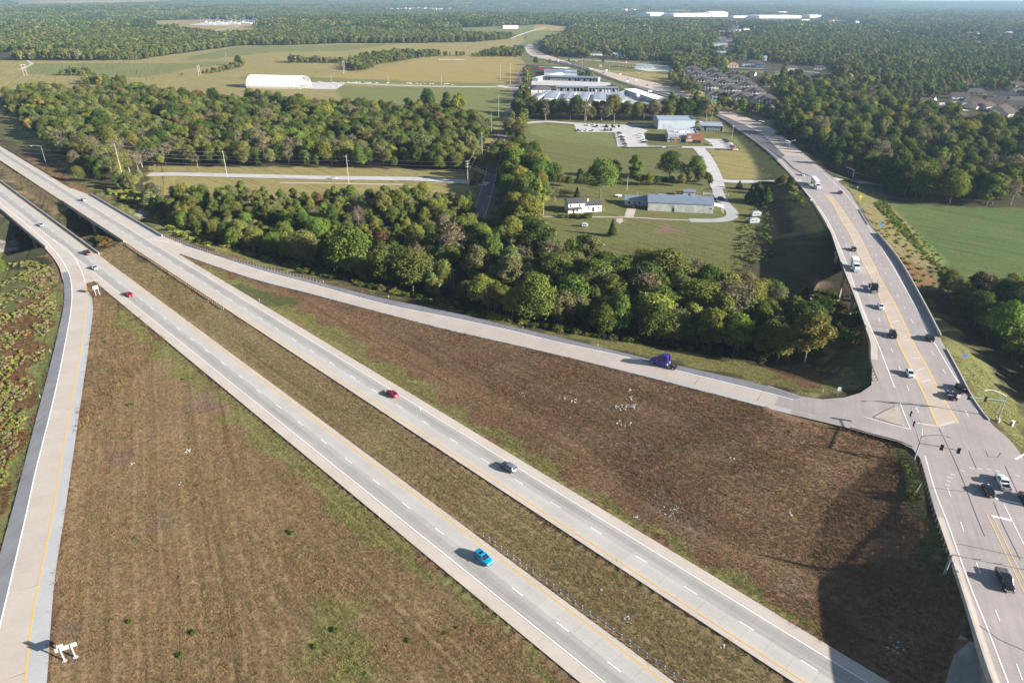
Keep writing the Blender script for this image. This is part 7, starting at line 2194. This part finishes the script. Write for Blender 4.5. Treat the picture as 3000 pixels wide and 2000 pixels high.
# single trees placed one by one: survey point, height (m), kind, colour, label
SOLO = [((1757,580),'t',470,'broadleaf',2,'mid green','big spreading tree alone on the farm lawn behind the farmhouse'), ((1960,527),'t',447,'broadleaf',2,'dark green','broad dark tree at the right end of the hedge row beyond the barn'),
        ((1860,528),'t',456,'broadleaf',4,'bright green','slender bright green tree in the hedge row beyond the barn'), ((2035,532),'t',462,'broadleaf',5,'mid green','large tree beside the curving office drive'), ((2000,530),'t',480,'bare',0,'brownish grey','brownish tree between two dark ones beside the office drive'), ((1625,538),'t',480,'broadleaf',0,'mid green','rounded tree at the left end of the hedge row'), ((1700,528),'t',495,'broadleaf',1,'dark green','dark tree in the hedge row left of the lawn pole'), ((1800,520),'t',470,'broadleaf',6,'olive','olive tree in the middle of the hedge row'),
        ((1793,692),'t',640,'conifer',0,'dark green','dark cedar below the round turning patch'), ((1690,580),'t',547,'conifer',1,'dark green','small dark spruce in the tree shade left of the lone tree'), ((1625,590),'t',545,'bare',1,'brownish grey','thin grey tree at the lawn edge left of the spruce'), ((1575,628),'t',530,'broadleaf',4,'yellow green','yellowish tall tree at the lawn edge left of the farmhouse'),
        ((2215,594),'t',530,'conifer',2,'dark green','tallest dark pine beside the farm drive bend'), ((2195,592),'t',545,'conifer',0,'dark green','left pine beside the farm drive bend'), ((2240,596),'t',540,'conifer',1,'dark green','right pine beside the farm drive bend'), ((2165,553),'t',528,'conifer',1,'dark green','little pine above the farm drive bend'),
        ((2310,402),'t',325,'conifer',2,'dark green','first big roadside pine at the right of the main road'), ((2340,410),'t',340,'conifer',0,'dark green','second roadside pine, next to the rusty one'), ((2282,375),'t',322,'conifer',1,'dark green','leftmost roadside pine right of the main road'), ((2347,412),'t',355,'conifer',1,'rusty','dead rusty brown pine among the roadside pines'),
        ((2390,440),'t',368,'conifer',2,'dark green','broad roadside pine right of the rusty one'), ((2425,458),'t',385,'conifer',0,'dark green','roadside pine above the drive, left of three'), ((2455,470),'t',400,'conifer',1,'dark green','roadside pine above the drive, middle of three'), ((2490,480),'t',415,'conifer',2,'dark green','roadside pine above the drive, right of three'), ((2560,525),'t',455,'conifer',0,'dark green','pine standing right of the single arm lamp'), ((2605,545),'t',450,'conifer',1,'dark green','tall pine at the corner of the right hand wood'), ((2640,560),'t',465,'conifer',2,'dark green','darker pine next to the corner pine of the right hand wood'), ((2527,500),'t',450,'conifer',1,'dark green','pine behind the single arm lamp'),
        ((1966,302),'t',270,'broadleaf',4,'bright green','tall pointed tree at the end of the storage yard'), ((1255,330),'t',265,'broadleaf',0,'dark green','dark round tree standing clear of the upper left wood'), ((1308,330),'t',272,'broadleaf',4,'dark green','slim dark tree right of the round one above the left wood'), ((1345,338),'t',276,'broadleaf',3,'yellow green','pale leaning tree beside the slim dark one'),
        ((1570,192),'t',168,'broadleaf',0,'dark green','dark round tree at the end of the purplish lane'), ((1610,189),'t',174,'broadleaf',1,'mid green','small round tree by the far junction'), ((700,193),'t',164,'broadleaf',0,'dark green','round dark tree at the end of the hedge in the far field'), ((2700,590),'t',500,'broadleaf',2,'olive','big olive tree at the top edge of the meadow'), ((2780,600),'t',505,'broadleaf',5,'yellow green','yellowish tree at the top edge of the meadow'), ((2960,600),'t',530,'bare',2,'brownish grey','thin leaning grey tree at the right end of the meadow edge'),
        ((2150,1042),'t',925,'broadleaf',3,'bright green','bright yellow green tree at the wood edge above the purple truck'), ((1570,950),'t',815,'broadleaf',2,'mid green','tall front tree with a bare pale trunk above the entrance ramp'), ((2355,1068),'t',925,'broadleaf',7,'olive','tall olive tree at the right tip of the middle wood'), ((1030,812),'t',668,'broadleaf',6,'mid green','large front tree with a yellowish top in the middle wood'), ((2293,232),'t',196,'broadleaf',3,'pale sage','round pale tree among the bungalows'), ((2300,205),'t',182,'broadleaf',1,'rusty','red brown tree behind the bungalows'), ((1925,192),'t',178,'broadleaf',0,'mid green','small round tree beside the red canopy'), ((1766,186),'t',173,'broadleaf',1,'mid green','small tree at the side street left of the canopy')]
def in_frame(x, y, z, mrg=60):
    px, py = bearing(x, y, z); return (px > -mrg) & (px < 3000 + mrg) & (py > -mrg) & (py < 2000 + mrg)
counts = {}
def plant(kind, x, y, z, h, ti, label, group, proto=None, rz=None, wid=None):
    pr = PROTO[kind]; cm, tm = pr[int(rng.integers(len(pr))) if proto is None else proto % len(pr)]
    nm = {'broadleaf': 'broadleaf_tree', 'bare': 'bare_tree', 'conifer': 'conifer_tree', 'bush': 'bush'}[kind]
    t = thing(nm, label, 'tree' if kind != 'bush' else 'bush', (x, y, z), rng.uniform(0, 6.28) if rz is None else rz, group)
    s = h / (H0 if kind != 'bush' else 2.0)
    w = s * rng.uniform(.95, 1.45) if wid is None else s * wid
    t.scale = (w, w, s)
    c_ = link(cm.name.split('.')[0], cm, t); base = np.array(TINT[TN[ti]]) * rng.uniform(.8, 1.2) * (1 + rng.normal(0, .05, 3))
    if kind == 'bush': base = base * .68
    c_.color = (*np.clip(base, .004, 1), 1)
    link('trunk' if kind != 'bush' else 'stem', tm, t)
    counts[kind] = counts.get(kind, 0) + 1
for bp_, _, tp_, kind, pi_, tn_, lab in SOLO:
    p = G(*bp_); h = height_at(p, tp_)
    plant(kind, p.x, p.y, p.z, h, TN.index(tn_), lab, 'pines beside the roads' if kind == 'conifer' else None, pi_, None, (1.75 if 'pine' in lab else 1.25) if kind == 'conifer' else 1.15)
solo_xy = np.array([G(*s_[0])[:2] for s_ in SOLO])
cand = [c_ for c_ in cand if np.min(np.hypot(solo_xy[:, 0] - c_[0], solo_xy[:, 1] - c_[1])) > 6.5]
cand.sort(key=lambda c_: -(c_[4] + 3) / math.hypot(c_[0], c_[1], CAM_H) if in_frame(c_[0], c_[1], c_[2] + c_[4] * .6) else 1)
ROWN = [('hidden', 0)]
rest = []
SEG2 = ['behind the left bridges', 'above the ramp gore', 'left of the wood clearing', 'by the purplish lane end', 'below the farmhouse', 'below the barn', 'above the purple truck', 'beside the creek bridge']
SEG1 = ['at the far left end', 'above the left bridges', 'around the bracketed pole', 'below the arched shed', 'above the white pickup', 'beside the purplish lane']
SEGR = ['behind the roadside pines', 'above the right drive', 'above the meadow', 'under the brown roofed houses']
def place_words(c_):
    px, py = bearing(c_[0], c_[1], c_[2])
    w_ = c_[6]
    if 'middle wood' in w_:
        seg = SEG2[int(np.clip((px - 420) / 245, 0, 7.99))]
        d = near_dist(np.array([c_[0]]), np.array([c_[1]]), R2_U)[0][0]
        return ('front of the middle wood ' if d < 24 else 'inside the middle wood ' if d < 50 else 'back of the middle wood ') + seg
    if 'upper left' in w_:
        seg = SEG1[int(np.clip(px / 240, 0, 5.99))]
        return ('front of the left wood ' if py > 470 else 'inside the left wood ' if py > 380 else 'back of the left wood ') + seg
    if 'purplish lane' in w_:
        return 'right of the lane ' + ('by the corner pole' if py < 520 else 'by its bend' if py < 590 else 'by the farm track' if py < 650 else 'above the middle wood') + (', lane side' if px < 1535 else '')
    if 'right hand wood' in w_ and px > 2650:
        return 'in the right wood above the meadow, ' + ('front row' if py > 520 else 'middle rows' if py > 420 else 'back rows') + (', left part' if px < 2830 else ', right part')
    if 'right hand wood' in w_:
        return 'in the right wood ' + SEGR[int(np.clip((px - 2300) / 175, 0, 3.99))]
    return w_
for c_ in cand:
    kind = c_[3]
    if counts.get(kind, 0) < 298 and in_frame(c_[0], c_[1], c_[2] + c_[4] * .7, 10):
        adj = {'broadleaf': 'tree', 'bare': 'sparse tree'}[kind]
        hw = 'tall ' if c_[4] > 13.2 else 'low ' if c_[4] < 10 else 'medium '
        plant(kind, *c_[:3], c_[4], c_[5], hw + (TN[c_[5]] if kind == 'broadleaf' else 'grey') + ' ' + adj + ' ' + place_words(c_), 'trees ' + c_[6])
    else:
        rest.append(c_)
print('individual trees', counts, 'rest', len(rest))

# ---- everything beyond: woods as one mass
bpy.context.view_layer.update()
_bb = []
for o in COL.objects:
    if o.parent is None and o.get('category') in ('house', 'apartment building', 'storage building', 'warehouse', 'office building', 'hall', 'shed', 'barn', 'canopy', 'substation', 'sign'):
        c8 = np.array([tuple(ch.matrix_world @ Vector(k)) for ch in o.children for k in ch.bound_box])
        _bb.append((c8[:, 0].min(), c8[:, 0].max(), c8[:, 1].min(), c8[:, 1].max()))
_bb = np.array(_bb)
_roads = np.concatenate([ART_MID[:, :2], _HW[0][:, :2], _HW[1][:, :2]] + [np.array([G(*p)[:2] for p in q]) for q in (ROAD_CROSS['c'], ROAD_TRAIL['c'])])
PROT = [poly for k, poly in ZONES if k not in ('dark', 'lot')] + [[(420,486),(1100,494),(1400,498),(1450,545),(1400,610),(1100,600),(700,598),(420,585)], [(-400,240),(0,330),(150,440),(280,540),(0,440),(-400,320)],
    [(1520,75),(1660,70),(1690,90),(1600,110),(1580,135),(1620,170),(1830,225),(2000,255),(2130,310),(2270,375),(2420,480),(2540,600),(2440,600),(2230,450),(2080,335),(1950,285),(1700,205),(1560,175),(1510,130)],
    [(1550,190),(1620,195),(1990,290),(1965,325),(1545,325)], [(2000,200),(2140,205),(2280,300),(2270,320),(2120,315)], [(1690,176),(1960,180),(1985,215),(1700,200)], [(2140,178),(2440,198),(2440,232),(2150,225)], [(2700,288),(3000,262),(3000,350),(2850,352),(2750,330)], [(560,56),(790,60),(780,82),(560,80)], [(2450,240),(2590,240),(2590,252),(2450,250)], [(1800,44),(2420,50),(2420,68),(2100,62),(1830,55)], [(2400,240),(2600,243),(2600,254),(2400,250)]]
PBB = [(min(x for x, y in p), max(x for x, y in p), min(y for x, y in p), max(y for x, y in p)) for p in PROT]
def protected(px, py):
    r = np.zeros(px.shape, bool)
    for p, (a, b_, c_, d_) in zip(PROT, PBB):
        m = (px >= a) & (px <= b_) & (py >= c_) & (py <= d_) & ~r
        if m.any():
            i = np.flatnonzero(m); r[i] = in_poly(px[i], py[i], p)
    return r
def mass(x0, x1, y0, y1, d, hm, margin=0.0, thin=0.0):
    X, Y = grid_pts(x0, x1, y0, y1, d)
    k = (np.abs(X) < Y * .80 + 120)
    X, Y = X[k], Y[k]
    Z = ground_z(X, Y)
    px, py = bearing(X, Y, Z)
    qx, qy = bearing(X, Y, Z + hm * .75)
    m = ~protected(px, py) & ~protected(qx, qy) & (py < 560)
    for poly in (W1, W2, T1, RW, ROWH, ROWM, INFIELD):
        m &= ~in_poly(px, py, poly)
    for k0 in range(0, len(X), 20000):
        sl = slice(k0, k0 + 20000)
        x, y = X[sl, None], Y[sl, None]
        front = .075 * y[:, 0]
        hit = (x > _bb[:, 0] - 5 - margin) & (x < _bb[:, 1] + 5 + margin) & (y < _bb[:, 3] + 5 + margin) & (y > _bb[:, 2] - front[:, None] - margin)
        m[sl] &= ~hit.any(1)
    nr = Y < 1700
    dr = np.full(len(X), 1e9); dr[nr] = near_dist(X[nr], Y[nr], _roads)[0]
    m &= dr > 16 + margin
    if thin: m &= rng.random(len(X)) > thin
    return X[m], Y[m], Z[m]
def big(pts):
    return np.stack(pts, 1)
X, Y, Z = mass(-900, 1300, 330, 1500, 10.2, 12)
# hedges and copses inside the fields
COPSE = [([(1010,200),(1050,214),(1120,190),(1240,170),(1290,166),(1290,158),(1180,160),(1060,170),(1000,185)], 9), ([(840,182),(1000,178),(1010,188),(850,190)], 9), ([(585,216),(640,208),(720,192),(735,195),(640,214),(592,222)], 7), ([(1290,165),(1365,164),(1365,170),(1290,170)], 9), ([(1375,165),(1395,163),(1395,168),(1378,169)], 8), ([(1400,168),(1530,172),(1535,150),(1440,150),(1400,160)], 9.5), ([(0,221),(60,221),(60,226),(0,226)], 8), ([(120,223),(240,220),(300,222),(240,228),(120,228)], 8), ([(240,240),(360,240),(370,256),(250,252)], 9), ([(490,226),(545,222),(540,228),(490,230)], 6), ([(1060,90),(1340,88),(1340,110),(1080,116)], 11), ([(1150,125),(1240,120),(1400,118),(1400,122),(1160,130)], 10),
         ([(2260,545),(2330,545),(2350,570),(2300,580)], 8), ([(1990,205),(2080,215),(2140,240),(2200,235),(2140,215),(2060,200),(1990,195)], 9), ([(2230,240),(2330,232),(2400,260),(2380,290),(2300,300),(2270,285)], 13), ([(1960,225),(2010,240),(2060,300),(2040,300),(1990,262),(1955,240)], 10), ([(1960,300),(2100,325),(2130,352),(2050,345),(1980,330)], 8), ([(2080,300),(2200,330),(2280,330),(2300,350),(2220,345),(2110,318)], 9), ([(1690,225),(1760,228),(1760,234),(1700,232)], 7), ([(1600,545),(1700,535),(1950,538),(2080,535),(2080,545),(1950,548),(1700,545),(1605,556)], 7)]
cx, cy, cz, chs = [], [], [], []
for poly, d in COPSE:
    a, b_, c_, px, py = wood_points(poly, d)
    cx.append(a); cy.append(b_); cz.append(c_); chs.append(np.full(len(a), min(1.0, d / 10.0)))
X = np.r_[X, np.concatenate(cx)]; Y = np.r_[Y, np.concatenate(cy)]; Z = np.r_[Z, np.concatenate(cz)]
hs = np.r_[np.ones(len(X) - sum(map(len, cx))), np.concatenate(chs)]
k = len(X)
s = rng.uniform(.66, 1.25, k) * (.8 + .25 * np.sin(X / 60.) * np.sin(Y / 75.)) * hs
ti = np.where(X < 300 + Y * .1, pick_tint(dict(MIX_LEFT, **{'brownish grey': 9}), k), pick_tint(dict(MIX_RIGHT, **{'brownish grey': 4}), k))
tint = np.array([TINT[n_] for n_ in TN])[ti] * rng.uniform(.75, 1.25, (k, 1))
near = Y < 620
idx = np.where(near, rng.choice(IDX['a'], k), rng.choice(IDX['c'], k))
rx = np.array([r_[:3] for r_ in rest]).reshape(-1, 3)
rh = np.array([r_[4] for r_ in rest]) / H0
rt = np.array([TINT[TN[r_[5]]] for r_ in rest]).reshape(-1, 3) * rng.uniform(.8, 1.2, (len(rest), 1))
ri = np.array([rng.choice(IDX['b']) if r_[3] == 'bare' else rng.choice(IDX['a']) for r_ in rest], int)
pts = np.r_[big((X, Y, Z)), rx]; sc3 = np.r_[np.stack([s * rng.uniform(.95, 1.25, k), s * rng.uniform(.95, 1.25, k), s], 1), np.stack([rh * 1.08, rh * 1.08, rh], 1)]
scatter('woodland', 'mixed woods behind the fields, round the suburb and beyond the nearest trees', pts, np.r_[idx, ri], sc3, np.r_[tint, rt])
X, Y, Z = mass(-1500, 2400, 1500, 2300, 11, 13)
k = len(X); s = rng.uniform(.65, 1.15, k)
ti = pick_tint(dict(MIX_RIGHT, **{'brownish grey': 7}), k)
scatter('far_woodland', 'far woods fading towards the horizon', big((X, Y, Z)), rng.choice(IDX['c'], k), np.stack([s * 1.15, s * 1.15, s], 1), np.array([TINT[n_] for n_ in TN])[ti] * rng.uniform(.7, 1.3, (k, 1)))
X, Y, Z = mass(-9500, 9500, 2290, 11500, 62, 14, 10)
k = len(X); s = rng.uniform(.8, 1.25, k)
ti = pick_tint({'mid green': 30, 'dark green': 30, 'olive': 14, 'pale sage': 8}, k)
scatter('horizon_woodland', 'endless woods reaching the horizon', big((X, Y, Z)), rng.choice(IDX['d'], k), np.stack([s, s, s], 1), np.array([TINT[n_] for n_ in TN])[ti] * rng.uniform(.85, 1.15, (k, 1)))
print('woods', len(pts), k)

# ---- brush on the slopes: the largest as single bushes, the rest as undergrowth
BR = [([(-300,800),(0,775),(95,765),(160,790),(178,835),(175,900),(150,1000),(95,1200),(30,1420),(-10,1600),(-300,1900)], 1.3, .36, 'on the bank left of the exit ramp', {'yellow green': 6, 'olive': 34, 'rusty': 7, 'mid green': 14, 'pale sage': 6, 'brownish grey': 34}),
      ([(300,560),(420,620),(520,690),(640,740),(560,660),(470,600),(380,548)], 3.2, .8, 'below the rubble beside the left bridges', {'yellow green': 20, 'olive': 30, 'mid green': 30, 'golden': 6}),
      ([(2560,655),(2650,640),(2790,790),(2800,850),(2700,860),(2610,760)], 4.6, .5, 'on the slope right of the creek bridge', {'olive': 34, 'yellow green': 34, 'pale sage': 12, 'brownish grey': 14}),
      ([(2295,540),(2345,552),(2400,620),(2425,680),(2395,672),(2330,600)], 2.4, .8, 'on the slope left of the creek bridge', {'olive': 24, 'mid green': 30, 'rusty': 5, 'brownish grey': 18, 'dark green': 18}),
      ([(2340,860),(2440,830),(2540,940),(2548,1060),(2535,1120),(2470,1060),(2420,960)], 2.8, .85, 'under the creek bridge', {'olive': 24, 'mid green': 40, 'rusty': 8, 'dark green': 18}),
      ([(2640,1300),(2700,1350),(2750,1520),(2815,1720),(2800,1780),(2730,1640),(2660,1440)], 2.2, .5, 'on the embankment below the guardrail', {'olive': 30, 'mid green': 36, 'yellow green': 16, 'brownish grey': 10}),
      ([(2572,590),(2592,592),(2730,760),(2790,800),(2770,815),(2760,805),(2560,600)], 1.7, .5, 'in the fence line between slope and meadow', {'mid green': 40, 'dark green': 30, 'olive': 20}),
      ([(2180,640),(2235,590),(2262,640),(2260,770),(2170,800),(2140,790)], 4.0, .55, 'in the shade between lawn and creek bridge', {'mid green': 30, 'dark green': 40, 'olive': 20}),
      ([(280,705),(360,690),(392,715),(330,735)], 2.2, .9, 'under the right abutment of the left bridges', {'mid green': 30, 'rusty': 20, 'yellow green': 20}),
      ([(1620,632),(1640,632),(1740,634),(1738,640),(1625,641)], 3.2, 1.0, 'along the track in front of the farmhouse', {'mid green': 40, 'dark green': 30}),
      ([(440,600),(540,690),(700,742),(900,800),(1130,855),(1400,930),(1560,962),(1750,990),(2050,1036),(2250,1066),(2400,1070),(2300,1050),(1900,1000),(1500,935),(1100,832),(800,750),(540,660)], 4.2, .9, 'at the foot of the middle wood', {'olive': 24, 'mid green': 36, 'yellow green': 14, 'dark green': 20}),
      ([(1400,430),(1432,420),(1412,540),(1385,545)], 3.0, .9, 'between the purplish lane and the tall poles', {'olive': 30, 'brownish grey': 30, 'rusty': 20})]
bc = []
for poly, d, hh, where, mix in BR:
    X, Y, Z, px, py = wood_points(poly, d)
    for k in range(len(X)):
        if 'bank left' in where and math.sin(X[k] / 4.1 + 1) * math.sin(Y[k] / 5.3) + rng.normal(0, .35) < .0:
            continue
        bc.append((X[k], Y[k], Z[k], hh * rng.uniform(.55, 1.5), pick_tint(mix, 1)[0], where))
def off_road(b_):
    d = np.min(np.hypot(_S[:, 0] - b_[0], _S[:, 1] - b_[1]) - _S[:, 3])
    h = min(np.min(np.hypot(l_[:, 0] - b_[0], l_[:, 1] - b_[1])) for l_ in _HW)
    return d > 2.6 + b_[3] and h > 12
bc = [b_ for b_ in bc if off_road(b_)]
bc.sort(key=lambda b_: -b_[3] / math.hypot(b_[0], b_[1], CAM_H) if in_frame(*b_[:3]) else 1)
def bush_near(b_):
    px, py = bearing(*b_[:3])
    if 'foot of the middle wood' in b_[5]:
        return ' ' + SEG2[int(np.clip((px - 420) / 245, 0, 7.99))]
    if 'bank left' in b_[5]:
        return ', ' + ['upper part', 'middle part', 'lower part'][int(np.clip((py - 780) / 230, 0, 2.99))]
    if 'under the creek' in b_[5] or 'shade between' in b_[5]:
        return ', ' + ['farthest', 'middle', 'nearest'][int(np.clip((py - 860) / 80 if 'under' in b_[5] else (py - 620) / 60, 0, 2.99))] + ' part, ' + ('left' if px < (2480 if 'under' in b_[5] else 2205) else 'right') + ' side'
    if 'embankment' in b_[5] or 'creek bridge' in b_[5]:
        return ', ' + ['upper', 'lower'][int(py > (1500 if 'embankment' in b_[5] else 960 if 'under' in b_[5] else 740 if 'right' in b_[5] else 620))] + ' part'
    return ''
for b_ in bc[:260]:
    plant('bush', b_[0], b_[1], b_[2], b_[3] * 1.5, b_[4], ('large ' if b_[3] > 1.05 else 'small ' if b_[3] < .7 else '') + TN[b_[4]] + ' bush ' + b_[5] + bush_near(b_), 'bushes ' + b_[5])
rb_ = bc[260:]
p3 = np.array([b_[:3] for b_ in rb_]); sv = np.array([b_[3] for b_ in rb_]) * .75
# scattered weeds in the infields
WEED = [(900+i, 0) for i in range(0)]
scatter('undergrowth', 'low brush and weeds on the banks', p3, rng.choice(IDX['e'], len(p3)), np.stack([sv, sv, sv], 1), np.array([TINT[TN[b_[4]]] for b_ in rb_]) * rng.uniform(1.1, 1.9, (len(p3), 1)))
for px, py in ((291,1246),(380,1187),(395,1575),(378,1823),(570,1855),(523,1917),(853,1561),(920,1897),(1032,1920),(986,1845),(1192,1876),(1305,1854),(1335,1837),(1070,1970),(537,1111)):
    p = G(px, py)
    plant('bush', p.x, p.y, p.z - .1, rng.uniform(.3, .55), TN.index('bright green'), 'small bright green weed in the mown left field', 'weeds in the left field')

# ---- grass tufts over the near fields
X, Y = grid_pts(-190, 150, 62, 330, .5, .5)
px, py = bearing(X, Y, np.zeros(len(X)))
k = (px > -40) & (px < 3040) & (py < 2040)
X, Y = X[k], Y[k]
on_road = np.zeros(len(X), bool)
cval = (X + Y) * R2_; sval = (X - Y) * R2_
cval = cval - .0038 * (sval + 290)
on_road |= ((cval > A_IN + .12) & (cval < A_OUT - .15)) | ((cval > B_LO + .15) & (cval < B_UP - .12))
keep = ~on_road & (rng.random(len(X)) < np.clip(1.25 - np.hypot(X, Y) / 330, .25, 1))
X, Y = X[keep], Y[keep]
near_r = np.zeros(len(X), bool)
SS = _S[(_S[:, 1] < 420)]
SS = SS[np.abs(((SS[:, 0] + SS[:, 1]) * R2_ - .0038 * ((SS[:, 0] - SS[:, 1]) * R2_ + 290)) - 84) > 16]   # the carriageways are handled above
for k0 in range(0, len(X), 8000):
    sl = slice(k0, k0 + 8000)
    d = np.hypot(X[sl, None] - SS[None, :, 0], Y[sl, None] - SS[None, :, 1]) - SS[None, :, 3]
    near_r[sl] = (d.min(1) < -.02)
# wheel ruts and mower edges: narrow lines left nearly bare
d1, i1 = near_dist(X, Y, R1_R)
rr_ = np.random.default_rng(3)
lines1 = np.cumsum(rr_.uniform(1.6, 5.5, 16)) + 1.5
lines2 = np.cumsum(rr_.uniform(2.0, 7.0, 40)) - 95
cv = (X + Y) * R2_ - .0038 * ((X - Y) * R2_ + 290)
wob = .25 * np.sin(X / 13.) + .2 * np.sin(Y / 9.)
m1 = (np.abs(d1[:, None] + wob[:, None] - lines1[None, :]).min(1) < .30) & (d1 < 44)
m2 = (np.abs(cv[:, None] + wob[:, None] - lines2[None, :]).min(1) < .22) & (d1 > 36)
gap_ = (rng.random(len(X)) < .92)
near_r |= (m1 | m2) & gap_
pxp, pyp = bearing(X, Y, np.zeros(len(X)))
near_r |= in_poly(pxp, pyp, [(2800,1850),(2865,1880),(2930,2010),(2890,2060),(2740,2060),(2780,1930)])
X, Y = X[~near_r], Y[~near_r]
Z = ground_z(X, Y)
tcol, zi = zone_colour(X, Y, Z)
px, py = bearing(X, Y, Z)
grassy = zi >= 0
X, Y, Z, tcol = X[grassy], Y[grassy], Z[grassy], tcol[grassy]
k = len(X)
lum = tcol.mean(1)
okc = (lum > .045) & (lum < .2)
X, Y, Z, tcol = X[okc], Y[okc], Z[okc], tcol[okc]; k = len(X)
patch = .5 + .5 * np.sin(X / 6.1 + 2 * np.sin(Y / 9.)) * np.sin(Y / 5.3 + X / 17.)
tv = tcol * rng.uniform(.72, 1.38, (k, 1)) * (.88 + .24 * patch[:, None]) * (1 + rng.normal(0, .06, (k, 3)))
gsel = rng.random(k) < .07
tv[gsel] = np.array([.11, .125, .045]) * rng.uniform(.7, 1.3, (gsel.sum(), 1))
sz = rng.uniform(.55, 1.15, k) * (.75 + .5 * patch)
sz = np.where(X < -118, sz * 1.7, sz)
sz = np.where((tcol[:, 1] > tcol[:, 0] * .95) | (X > 120), sz * .65, sz)
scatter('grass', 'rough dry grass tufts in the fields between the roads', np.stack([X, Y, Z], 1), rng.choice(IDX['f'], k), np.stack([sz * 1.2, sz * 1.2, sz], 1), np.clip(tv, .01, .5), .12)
print('tufts', k)
# ---------------------------------------------------------------- air
z_lo, z_hi = float(GZ.min()) - 1.0, max(CAM_H + 3.0, float(GZ.max()) + 26.0)
hz = MB().box((0, 6800, (z_lo + z_hi) / 2), (24200, 14600, z_hi - z_lo))
hm, nt, out = new_mat('air')
vol = N(nt, 'ShaderNodeVolumePrincipled')
vol.inputs['Color'].default_value = (.50, .72, 1.0, 1)
vol.inputs['Density'].default_value = 0.000062
vol.inputs['Anisotropy'].default_value = 0.2
nt.links.new(vol.outputs[0], out.inputs['Volume'])
o = hz.build('haze', hm)
o['kind'] = 'stuff'; o['label'] = 'thin blue haze of the distance'
